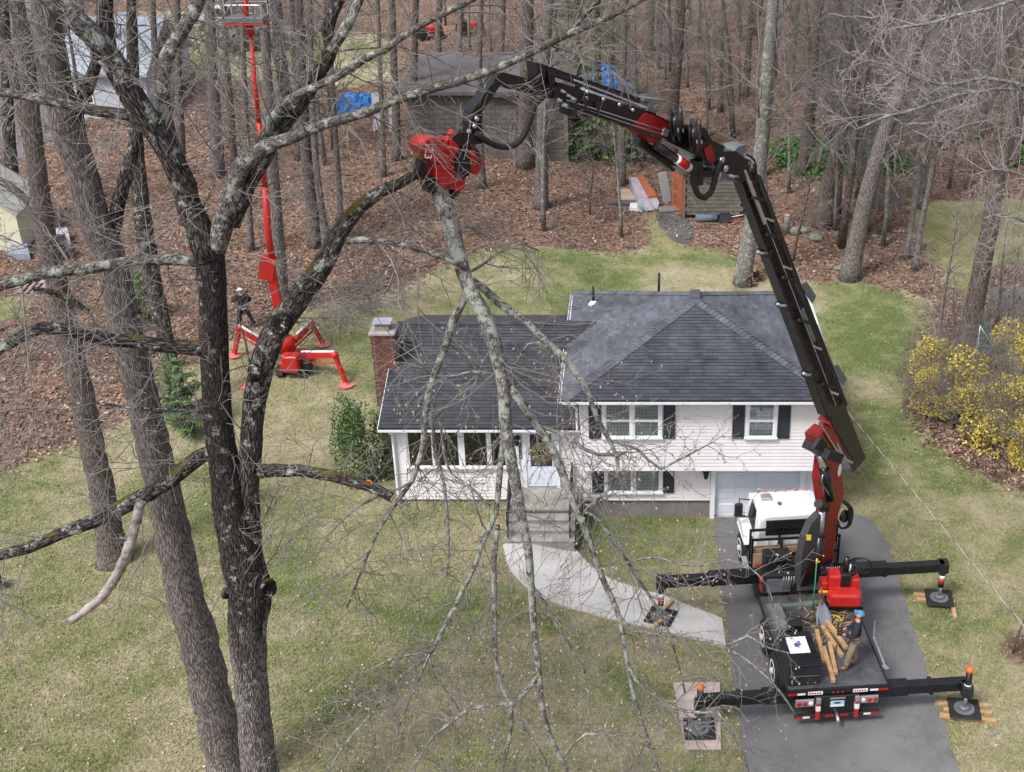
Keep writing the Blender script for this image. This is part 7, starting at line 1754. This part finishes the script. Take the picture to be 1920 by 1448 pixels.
g = MB(); g.tube([lp(448, 46, LY + .3), lp(440, 60, LY + .3), lp(444, 75, LY + .3), lp(462, 70, LY + .4)], .015, 5); lw(g, 'cable', M_alu)

# ================================================================== SHEDS, WALLS AND CLUTTER
# ---- concrete block building
a = G(765, 298); b_ = G(1068, 290); Yb = (a.y + b_.y) / 2; zb = min(a.z, b_.z) - .3; x0, x1 = a.x, b_.x
zt = P(900, 176, Yb).z
bl_ = root('block_building', 'low grey concrete block building with flat roof among the trees', 'building', ((x0 + x1) / 2, Yb + 2, zb))
M_blk2 = random_tint(mat('concrete_block', (.13, .115, .107), .95, .2, 3, .4, 20), .12); M_joint = mat('block_joint', (.19, .175, .165), .95)
MB().box(x0, x1, Yb + .02, Yb + 7, zb, zt).build('wall', M_joint, bl_)
bw_, bh_ = .56, .27; me = MB().box(0, bw_ - .025, 0, .06, 0, bh_ - .025).mesh('block', M_blk2); z = zb + .2; r = 0; n_ = 0; blk = MB()
O_ = ROOTM[bl_.name].translation
while z < zt - .1:
    x = x0 + (0 if r % 2 else bw_ / 2)
    while x < x1 - bw_:
        if n_ < 290: inst('block', me, bl_, Matrix.Translation(Vector((x, Yb - .03, z)) - O_)); n_ += 1
        else: blk.box(x, x + bw_ - .025, Yb - .03, Yb + .03, z, z + bh_ - .025)
        x += bw_
    z += bh_; r += 1
if blk.f: stuff(blk.build('blocks', M_blk2, bl_))
pz = P(900, 128, Yb + 7).z
rf = MB(); rf.hexa([(x0 - .4, Yb - .4, zt), (x1 + .4, Yb - .4, zt), (x1 + .4, Yb + 7.4, zt + .5), (x0 - .4, Yb + 7.4, zt + .5), (x0 - .4, Yb - .4, zt + .18), (x1 + .4, Yb - .4, zt + .18), (x1 + .4, Yb + 7.4, zt + .7), (x0 - .4, Yb + 7.4, zt + .7)]); rf.build('roof', mat('flat_roof_felt', (.12, .11, .115), .95, .25, 1.5, .2), bl_)
for k, (xa, xb) in enumerate(((700, 716), (730, 743))):
    pa = G(xa, 246); pb_ = G(xb, 246); t = root('white_panel', ['left white panel leaning by the block building', 'right white panel leaning by the block building'][k], 'panel', tuple(pa), 0, 'white panels')
    m = MB(); ztop = P(xa, 178, pa.y).z; m.hexa([pa, Vector((pb_.x, pa.y, pa.z)), Vector((pb_.x, pa.y + .06, pa.z)), pa + Vector((0, .06, 0)), Vector((pa.x, pa.y + .4, ztop)), Vector((pb_.x, pa.y + .4, ztop)), Vector((pb_.x, pa.y + .46, ztop)), Vector((pa.x, pa.y + .46, ztop))]); m.build('sheet', mat('pale_panel', (.55, .56, .62), .5, .1, 2), t)
M_tarp = mat('blue_tarpaulin', (.03, .20, .55), .4, .35, 3, .5, 5)
def tarp(x, y, w, d, h, lab, seed):
    b = G(x, y); r = random.Random(seed); n = 14; mb = MB(); g_ = []
    for j in range(n + 1):
        row = []
        for i in range(n + 1):
            u, v = i / n * 2 - 1, j / n * 2 - 1; e = max(abs(u), abs(v)); hh = h * (1 if e < .6 else max(0, 1 - (e - .6) / .4)) + r.gauss(0, .06)
            px_, py_ = b.x + u * w / 2, b.y + v * d / 2; row.append(mb.vert((px_ + r.gauss(0, .05), py_ + r.gauss(0, .05), terrain(px_, py_) + max(.03, hh))))
        g_.append(row)
    for j in range(n):
        for i in range(n): mb.face((g_[j][i], g_[j][i + 1], g_[j + 1][i + 1], g_[j + 1][i]), False)
    tag(mb.build('tarpaulin', M_tarp), lab, 'tarpaulin', 'blue tarpaulins')
tarp(668, 210, 3.0, 1.6, 1.0, 'blue tarpaulin over a heap left of the white panels', 1); tarp(1105, 172, 3.6, 2.4, .8, 'blue tarpaulin heap behind the crane jib, left part', 2); tarp(1165, 178, 2.6, 2.0, .9, 'blue tarpaulin heap behind the crane jib, right part', 3); tarp(1135, 150, 2.0, 1.6, .9, 'far blue tarpaulin between the hemlocks', 4)
# ---- shingled shed by the boom
a = G(1282, 410); b_ = G(1392, 404); sh = root('garden_shed', 'small shed with weathered shingle clad wall beside the gravel path', 'shed', tuple((a + b_) / 2))
Ys = a.y; zs = a.z; zt = P(1282, 322, Ys).z; xa, xb = a.x, b_.x
MB().box(xa, xb, Ys + .03, Ys + 2.6, zs + .18, zt).build('wall', M_blackm, sh); M_cs = random_tint(mat('weathered_shingle', (.135, .125, .105), .95, .3, 6, .4, 30), .2)
me = MB().hexa([(0, -.035, 0), (.29, -.035, 0), (.29, .03, 0), (0, .03, 0), (0, -.01, .22), (.29, -.01, .22), (.29, .03, .22), (0, .03, .22)]).mesh('shingle', M_cs); z = zs + .2; r = 0
while z < zt - .2:
    x = xa + (0 if r % 2 else .15)
    while x < xb - .25: inst('shingle', me, sh, Matrix.Translation(Vector((x, Ys, z)) - ROOTM[sh.name].translation)); x += .30
    z += .2; r += 1
MB().box(xa - .05, xa, Ys - .02, Ys + 2.6, zs + .1, zt).build('side_wall', mat('red_brown_board', (.22, .085, .05), .85, .3, 4), sh); MB().box(xa - .06, xa + .06, Ys - .06, Ys + .04, zs + .05, zt).build('corner_post', mat('brown_post', (.22, .14, .10), .85, .2, 4), sh)
MB().hexa([(xa - .25, Ys - .25, zt - .05), (xb + .25, Ys - .25, zt - .05), (xb + .25, Ys + 2.9, zt + .5), (xa - .25, Ys + 2.9, zt + .5), (xa - .25, Ys - .25, zt + .03), (xb + .25, Ys - .25, zt + .03), (xb + .25, Ys + 2.9, zt + .58), (xa - .25, Ys + 2.9, zt + .58)]).build('roof', M_shin_a, sh)
def leaner(name, lab, cat, x, y, w, h, m, lean=.35, rz=0, group=None, n=1):
    p = G(x, y); t = root(name, lab, cat, tuple(p), rz, group); MB().hexa([(-w / 2, 0, 0), (w / 2, 0, 0), (w / 2, .05, 0), (-w / 2, .05, 0), (-w / 2, lean, h), (w / 2, lean, h), (w / 2, lean + .05, h), (-w / 2, lean + .05, h)]).build('sheet', m, t, True)
M_orb = mat('orange_brown_board', (.36, .11, .05), .8, .25, 4)
for k, (x, y) in enumerate(((1270, 396), (1262, 392), (1276, 400))): leaner('leaning_board', ['middle', 'left', 'right'][k] + ' orange brown board leaning on the shed', 'board', x, y, .16, 1.9, M_orb, .3, 0, 'boards leaning on the shed')
leaner('grey_board', 'pale grey panel leaning left of the shed', 'panel', 1252, 380, .5, 1.5, mat('grey_panel', (.36, .38, .4), .6), .5, .6)
def slab(name, lab, cat, c4, z0, z1, m, group=None):
    p = [G(*q) for q in c4]; c = sum(p, Vector()) / 4; t = root(name, lab, cat, tuple(c), 0, group); MB().hexa([q + Vector((0, 0, z0)) for q in p] + [q + Vector((0, 0, z1)) for q in p]).build('body', m, t); return t, p
M_plas = mat('cloudy_plastic_sheet', (.40, .38, .42), .35, .2, 3, .6, 4)
t, p = slab('covered_stack', 'stack of boards under a cloudy plastic sheet', 'stack', [(1196, 392), (1232, 388), (1206, 348), (1180, 350)], .02, .5, M_plas)
MB().hexa([q + Vector((0, 0, .5)) for q in (p[0].lerp(p[1], .55), p[1], p[2], p[2].lerp(p[3], .45))] + [q + Vector((0, 0, .6)) for q in (p[0].lerp(p[1], .55), p[1], p[2], p[2].lerp(p[3], .45))]).build('boards_on_top', M_orb, t)
sk = MB(); rr = random.Random(5); prev = None
for k in range(12):
    f = k / 11; c = p[0].lerp(p[1], f); top = sk.vert(c + Vector((0, 0, .5))); mid = sk.vert(c + Vector((rr.gauss(0, .05), -.2, .3))); low = sk.vert(c + Vector((rr.gauss(0, .1) + .1, -.5 + rr.gauss(0, .1), .04)))
    if prev: sk.face((prev[0], prev[1], mid, top)); sk.face((prev[1], prev[2], low, mid))
    prev = (top, mid, low)
sk.build('plastic_skirt', M_plas, t)
for k in range(5):
    p0 = G(1158 + k * 5, 356); p1 = G(1166 + k * 6, 380); c = (p0 + p1) / 2; L = (p1 - p0).length; t = root('lumber', ['first', 'second', 'third', 'fourth', 'fifth'][k] + ' board from the left in the loose lumber beside the covered stack', 'lumber', tuple(c + Vector((0, 0, .02))), math.atan2(p1.y - p0.y, p1.x - p0.x), 'loose lumber'); MB().bbox(-L / 2, L / 2, -.07, .07, 0, .09, .01).build('board', mat('pale_lumber', (.42, .33, .25), .85, .2, 3), t, True)
slab('dark_sheet', 'dark sheet lying before the loose lumber', 'sheet', [(1142, 384), (1195, 386), (1192, 377), (1150, 378)], .02, .12, mat('dark_sheet_mat', (.10, .105, .11), .6, .3, 4))
t, p = slab('plastic_bag', 'green and white plastic bag crumpled on the leaves', 'bag', [(1180, 396), (1206, 398), (1204, 386), (1182, 387)], .02, .18, M_tape)
MB().hexa([q + Vector((0, -.02, .05)) for q in (p[0].lerp(p[1], .6), p[1], p[2], p[2].lerp(p[3], .4))] + [q + Vector((0, 0, .21)) for q in (p[0].lerp(p[1], .6), p[1], p[2], p[2].lerp(p[3], .4))]).build('green_print', mat('bag_green', (.05, .35, .2), .5), t)
for k in range(3): slab('metal_plank', ['upper', 'middle', 'lower'][k] + ' grey metal plank lying by the shed corner', 'plank', [(1234 + k, 394 + 3 * k), (1274, 392 + 3 * k), (1274, 389.5 + 3 * k), (1234 + k, 391.5 + 3 * k)], .05, .12, M_alu, 'metal planks')
a = G(1304, 416); b_ = G(1344, 416); t = root('rolled_mat', 'rolled blue grey mat lying in front of the shed', 'mat', tuple(a)); MB().tube([a + Vector((0, 0, .2)), b_ + Vector((0, 0, .2))], .19, 14).build('roll', mat('blue_grey_mat', (.13, .16, .22), .8, .2, 6), t); MB().tube([a + Vector((-.01, 0, .2)), a + Vector((-.02, 0, .2))], .08, 10).build('core', M_blackm, t)
a = G(1368, 416); t = root('wheelbarrow', 'overturned black wheelbarrow with red handle at the shed corner', 'wheelbarrow', tuple(a)); MB().hexa([a + Vector(q) for q in ((-.6, -.25, .05), (.1, -.25, .05), (.1, .35, .05), (-.6, .35, .05), (-.45, -.12, .4), (0, -.12, .4), (0, .22, .4), (-.45, .22, .4))]).build('tray', M_blackm, t); MB().tube([a + Vector((0, -.2, .12)), a + Vector((.7, -.25, .2))], .025, 6).build('handle', M_redb, t); MB().tube([a + Vector((0, .25, .15)), a + Vector((.7, .2, .3))], .025, 6).build('handle', M_tape, t)
# ---- boulders, stump post, leaf heap
M_rock = mat('mossy_rock', (.19, .185, .165), .95, .3, 3, .5, 12, col2=(.24, .25, .2))
def boulder(x, y, w, h, lab, seed):
    b = G(x, y); r = random.Random(seed); s = w / 2 / ppm(b); mb = MB(); mb.ball(b + Vector((0, 0, s * h * .6)), s, 10, 7, 0, (1, .8, h), .16, r); tag(mb.build('boulder', M_rock), lab, 'boulder', 'boulders at the wood edge')

for k, (x, y, w, h, lab) in enumerate(((1490, 440, 20, .95, 'upright boulder beside the pale stump'), (1508, 436, 20, .7, 'grey boulder right of the upright one'), (1531, 450, 30, .5, 'long low boulder on the leaves'), (1540, 466, 10, .6, 'small stone below the long boulder'), (1570, 506, 18, .5, 'flat stone left of the leaning trunk'), (1481, 360, 14, .5, 'pale stone up the slope'), (1640, 445, 16, .4, 'flat stone half sunk on the bank'))): boulder(x, y, w, h, lab, 20 + k)
a = G(1474, 438); t = root('stump_post', 'pale upright log stump beside the boulders', 'stump', tuple(a)); MB().tube([a - Vector((0, 0, .1)), a + Vector((.02, 0, .95))], [.17, .15], 12, True, True, 0, True, .06, 1).build('log', M_bark_pale, t); MB().cyl(a + Vector((.02, 0, .95)), a + Vector((.02, 0, .96)), .14, 12).build('cut_face', M_cut, t)
b = G(1412, 532); hp2 = bush_mesh(420, .55, .55, .22, 71, .3, .5); t = root('leaf_heap', 'heap of curled brown leaves at the foot of the pale trunk', 'leaf heap', tuple(b)); inst('leaves', hp2.mesh('leaves', M_leaf), t)
# ---- old board fence in the wood
a = G(1628, 390); b_ = G(1696, 386); n = 22; fc = root('board_fence', 'old weathered grey board fence in the wood', 'fence', tuple((a + b_) / 2)); rr = random.Random(6); M_fb = random_tint(mat('weathered_board', (.20, .18, .16), .95, .3, 5), .2)
for k in range(n):
    c = a.lerp(b_, k / (n - 1)); c.z = terrain(c.x, c.y); hgt = 1.05 + rr.gauss(0, .06); MB().box(c.x - .05, c.x + .045, c.y - .015, c.y + .015, c.z - .1, c.z + hgt).build('board', M_fb, fc)
for z in (.25, .85): MB().bar(a + Vector((-.1, .04, z)), b_ + Vector((.1, .04, z)), .04, .08).build('rail', M_fb, fc)
for f in (0, 1): c = a.lerp(b_, f); MB().box(c.x - .05, c.x + .05, c.y + .06, c.y + .16, c.z - .2, c.z + 1.3).build('post', M_fb, fc)
# ---- teal netting tent behind the forsythia
M_teal = mat('teal_netting', (.02, .12, .12), .7, .3, 5, .4, 12)
ap = P(1838, 612, G(1845, 692).y); c = [G(1826, 694), G(1888, 690), G(1900, 668), G(1836, 664)]; t = root('netting_tent', 'dark teal netting draped over poles behind the yellow bushes', 'netting', tuple(G(1850, 690)))
nm = MB(); ap2 = ap + Vector((.3, 1.0, -.1))
for tri in ((c[0], c[1], ap), (c[1], c[2], ap2, ap), (c[2], c[3], ap2), (c[3], c[0], ap, ap2)): nm.poly(list(tri))
nm.build('net', M_teal, t)
for q_ in (c[0], c[1]): MB().tube([q_, ap + (ap - q_) * .02], .018, 5).build('pole', M_tape, t)
# ---- cream shed at the left edge, patio, edging
b = G(12, 470); xs = b.x; cs2 = root('cream_shed', 'cream garden shed with arched window at the left edge', 'shed', tuple(b)); Wd, Dp, hw = 3.0, 2.6, 2.0; x0 = xs - 2.2; M_cream = mat('cream_board', (.62, .60, .46), .7, .1, 2)
z0 = b.z - .1
MB().box(x0, x0 + Wd, b.y, b.y + Dp, z0, z0 + hw).build('wall', M_cream, cs2)
g = MB(); g.prism([(x0, b.y, z0 + hw), (x0 + Wd, b.y, z0 + hw), (x0 + Wd / 2, b.y, z0 + hw + 1.1)], (0, Dp, 0)); g.build('gable', M_cream, cs2)
for s in (-1, 1):
    e = (x0 - .2, z0 + hw - .15) if s < 0 else (x0 + Wd + .2, z0 + hw - .15); g = MB(); m_ = (x0 + Wd / 2, z0 + hw + 1.18); g.prism([(e[0], b.y - .25, e[1]), (m_[0], b.y - .25, m_[1]), (m_[0], b.y - .25, m_[1] + .1), (e[0], b.y - .25, e[1] + .1)], (0, Dp + .5, 0)); g.build('roof_slope', mat('pale_shed_roof', (.42, .42, .40), .85, .15, 3), cs2)
wx = xs - .35; wz = z0 + 1.15; arch = [(wx - .28, b.y - .03, wz)] + [(wx - .28 * math.cos(a_), b.y - .03, wz + .5 + .28 * math.sin(a_)) for a_ in [k * math.pi / 8 for k in range(9)]] + [(wx + .28, b.y - .03, wz)]
g = MB(); g.prism([(p_[0] + (p_[0] - wx) * .2, p_[1], wz - .06 if p_[2] <= wz else p_[2] + .06) for p_ in arch], (0, .04, 0)); wf = g.build('window', M_white, cs2); g = MB(); g.prism([(p_[0], b.y - .045, p_[2]) for p_ in arch], (0, .02, 0)); g.build('pane', M_glass, wf)
for dx in (-.1, .1): MB().box(wx + dx - .012, wx + dx + .012, b.y - .06, b.y - .044, wz, wz + .72).build('muntin', M_white, wf)
for dz in (.2, .42): MB().box(wx - .28, wx + .28, b.y - .062, b.y - .046, wz + dz, wz + dz + .024).build('muntin', M_white, wf)
M_pav = random_tint(mat('pink_paver', (.34, .25, .23), .9, .15, 4), .15)
pt_ = root('paver_patio', 'patch of pinkish paving slabs by the cream shed', 'patio', tuple(G(58, 540)))
for i in range(5):
    for j in range(3):
        c = G(36 + i * 11 + j * 3, 528 + j * 9); MB().bbox(c.x - .2, c.x + .2, c.y - .28, c.y + .28, c.z + .01, c.z + .06, .01).build('slab', M_pav, pt_)
slab('grey_tarp', 'grey blue tarpaulin folded before the cream shed', 'tarpaulin', [(18, 488), (58, 488), (52, 464), (24, 462)], .02, .3, mat('grey_blue_tarp', (.24, .27, .33), .5, .2, 3, .5, 4))
slab('red_edging', 'red brick edging strip at the left edge', 'edging', [(-40, 640), (30, 612), (28, 604), (-40, 630)], .02, .14, M_brick); slab('patio_cover', 'pale grey cover lying beside the left oak', 'cover', [(104, 462), (134, 462), (130, 446), (106, 446)], .05, .5, mat('pale_cover', (.42, .44, .47), .6, .1, 3)); slab('grill_cover', 'black covered grill beside the left oak', 'grill', [(108, 490), (132, 490), (130, 474), (110, 474)], .05, .9, M_blackm)
# ---- neighbour houses seen through the limbs
def far_house(px0, px1, ybase, wall_h, roof_h, lab, depth=7, wall=None, roof=None):
    a = G(px0, ybase); b2 = G(px1, ybase); Y = (a.y + b2.y) / 2; z = min(a.z, b2.z); t = root('neighbour_house', lab, 'house', ((a.x + b2.x) / 2, Y + 2, z), 0, 'neighbouring houses'); x0, x1 = a.x, b2.x
    MB().box(x0, x1, Y, Y + depth, z - .2, z + wall_h).build('wall', wall, t)
    for y0, y1, s in ((Y - .4, Y + depth / 2, 1), (Y + depth + .4, Y + depth / 2, -1)):
        g = MB(); g.hexa([(x0 - .3, y0, z + wall_h - .1), (x1 + .3, y0, z + wall_h - .1), (x1 + .3, y1, z + wall_h + roof_h), (x0 - .3, y1, z + wall_h + roof_h), (x0 - .3, y0, z + wall_h + .05), (x1 + .3, y0, z + wall_h + .05), (x1 + .3, y1, z + wall_h + roof_h + .15), (x0 - .3, y1, z + wall_h + roof_h + .15)] if s > 0 else [(x1 + .3, y0, z + wall_h - .1), (x0 - .3, y0, z + wall_h - .1), (x0 - .3, y1, z + wall_h + roof_h), (x1 + .3, y1, z + wall_h + roof_h), (x1 + .3, y0, z + wall_h + .05), (x0 - .3, y0, z + wall_h + .05), (x0 - .3, y1, z + wall_h + roof_h + .15), (x1 + .3, y1, z + wall_h + roof_h + .15)]); g.build('roof', roof, t)
    n = max(2, int((x1 - x0) / 2.2))
    for k in range(n):
        xc = x0 + (k + .5) * (x1 - x0) / n; f = MB().box(xc - .5, xc + .5, Y - .06, Y + .02, z + .9, z + 2.1).build('window', M_white, t); MB().box(xc - .42, xc + .42, Y - .075, Y - .055, z + .98, z + 2.02).build('pane', M_glass, f)
far_house(128, 285, 222, 2.6, 2.4, 'pale grey blue house beyond the wood at the left', 8, mat('pale_blue_wall', (.45, .49, .56), .7, .1, 2), mat('pale_slate_roof', (.30, .33, .39), .8, .15, 1.5)); far_house(-30, 70, 140, 2.6, 2.2, 'dim house at the far left edge', 7, mat('grey_wall', (.34, .32, .34), .8), mat('brown_roof', (.15, .13, .14), .9))
# ---- far vehicles
def far_car(x, y, lab, m, rz, L=4.4):
    b = G(x, y); t = root('parked_car', lab, 'car', tuple(b), rz); w = .88; g = MB()
    prof = [(-L / 2, .35), (-L / 2, .8), (-L * .2, .92), (L * .28, .9), (L / 2, .78), (L / 2, .35)]; g.prism([(px_, -w, pz_) for px_, pz_ in prof], (0, 2 * w, 0)); g.build('body', m, t, True)
    g = MB(); prof = [(-L * .3, .9), (-L * .2, 1.42), (L * .1, 1.45), (L * .26, .9)]; g.prism([(px_, -w + .1, pz_) for px_, pz_ in prof], (0, 2 * w - .2, 0)); g.build('window', M_glass, t, True); MB().bbox(-L * .2, L * .1, -w + .12, w - .12, 1.44, 1.5, .02).build('roof', m, t, True)
    for sx in (-.3, .3):
        for sy in (-1, 1): g = MB(); g.lathe((sx * L, sy * (w - .1), .33), (0, sy, 0), [(0, .33), (.15, .33), (.16, .2), (.14, .05)], 16); g.build('wheel', M_rubber, t, True)
far_car(478, 92, 'dark green car parked beyond the lift basket', mat('dark_green_paint', (.02, .06, .05), .3), .1); far_car(425, 52, 'white car parked behind the lift basket', M_whitep, .2)
def tractor(x, y, lab):
    b = G(x, y); t = root('garden_tractor', lab, 'tractor', tuple(b), .4); MB().bbox(-.3, .95, -.28, .28, .35, .85, .08).build('hood', M_redb, t, True); MB().bbox(-.95, -.3, -.45, .45, .4, .62, .06).build('fender', M_redb, t, True); MB().bbox(-.75, -.35, -.22, .22, .62, .95, .05).build('seat', M_blackm, t, True)
    for (x_, r_) in ((-.65, .4), (.65, .27)):
        for s in (-1, 1): g = MB(); g.lathe((x_, s * .42, r_), (0, s, 0), [(0, r_), (.18, r_), (.19, r_ * .5), (.15, .05)], 16); g.build('wheel', M_rubber, t, True)
tractor(806, 72, 'small red tractor standing beyond the flat roof, left one'); tractor(884, 64, 'small red tractor standing beyond the flat roof, right one')
b = G(236, 52); t = root('blue_barrel', 'blue plastic barrel on the far lawn', 'barrel', tuple(b)); MB().lathe(b, (0, 0, 1), [(0, .28), (.1, .31), (.45, .32), (.8, .31), (.9, .28)], 14).build('drum', mat('blue_barrel_plastic', (.03, .16, .6), .45), t); MB().lathe(b + Vector((0, 0, .9)), (0, 0, 1), [(0, .25), (.03, .24)], 14).build('lid', MATS['blue_barrel_plastic'], t)
# ---- service cable from the house corner to a pole beyond the frame
A0 = Vector((6.22, 33.28, 4.78)); B0 = P(1925, 1180, 17.5); C0 = A0 + (B0 - A0) * 2.0; n = 260; t = root('service_cable', 'twisted white overhead cable running from the house corner to the right', 'cable', tuple(A0))
for k, (m, ph) in enumerate(((M_tape, 0), (M_blackm, math.pi))):
    pts = []
    for i in range(n + 1):
        f = i / n; c = A0.lerp(C0, f); c.z -= 1.1 * 4 * f * (1 - f) * .25 * 0; a = f * 170 + ph; pts.append(c + Vector((math.cos(a) * .0055, 0, math.sin(a) * .0055)))
    MB().tube(pts, .0048, 5).build('strand', m, t)
# orange ribbon on the cut limb
c = P(690, 898, YA - .75); t = root('orange_ribbon', 'orange marker ribbon tied round the low cut limb', 'ribbon', tuple(c)); MB().tube([c + Vector((.0, -.12 + .0, .0)), c + Vector((.03, -.14, .05)), c + Vector((.08, -.13, .03)), c + Vector((.1, -.15, -.06))], .018, 5).build('tie', M_orange, t)

# fallen twigs on the lawn
r = random.Random(88); fm = MB()
for k in range(260):
    p = G(r.uniform(420, 1330) if r.random() < .7 else r.uniform(0, 1900), r.uniform(960, 1480)); X_, Y_ = np.array([p.x]), np.array([p.y])
    if max(sdist(q, X_, Y_)[0] for q in (DRIVE, WALK)) > -.1 and r.random() < .8: continue
    a = r.uniform(0, 6.283); d = Vector((math.cos(a), math.sin(a), 0)); L = r.uniform(.15, .7); fm.tube([p + Vector((0, 0, .03)), p + d * L * .5 + Vector((r.gauss(0, .04), r.gauss(0, .04), .05)), p + d * L + Vector((0, 0, .03))], [.008, .007, .004], 4)
stuff(fm.build('fallen_twigs', M_twig), 'small fallen twigs scattered over the lawn', 'twigs')
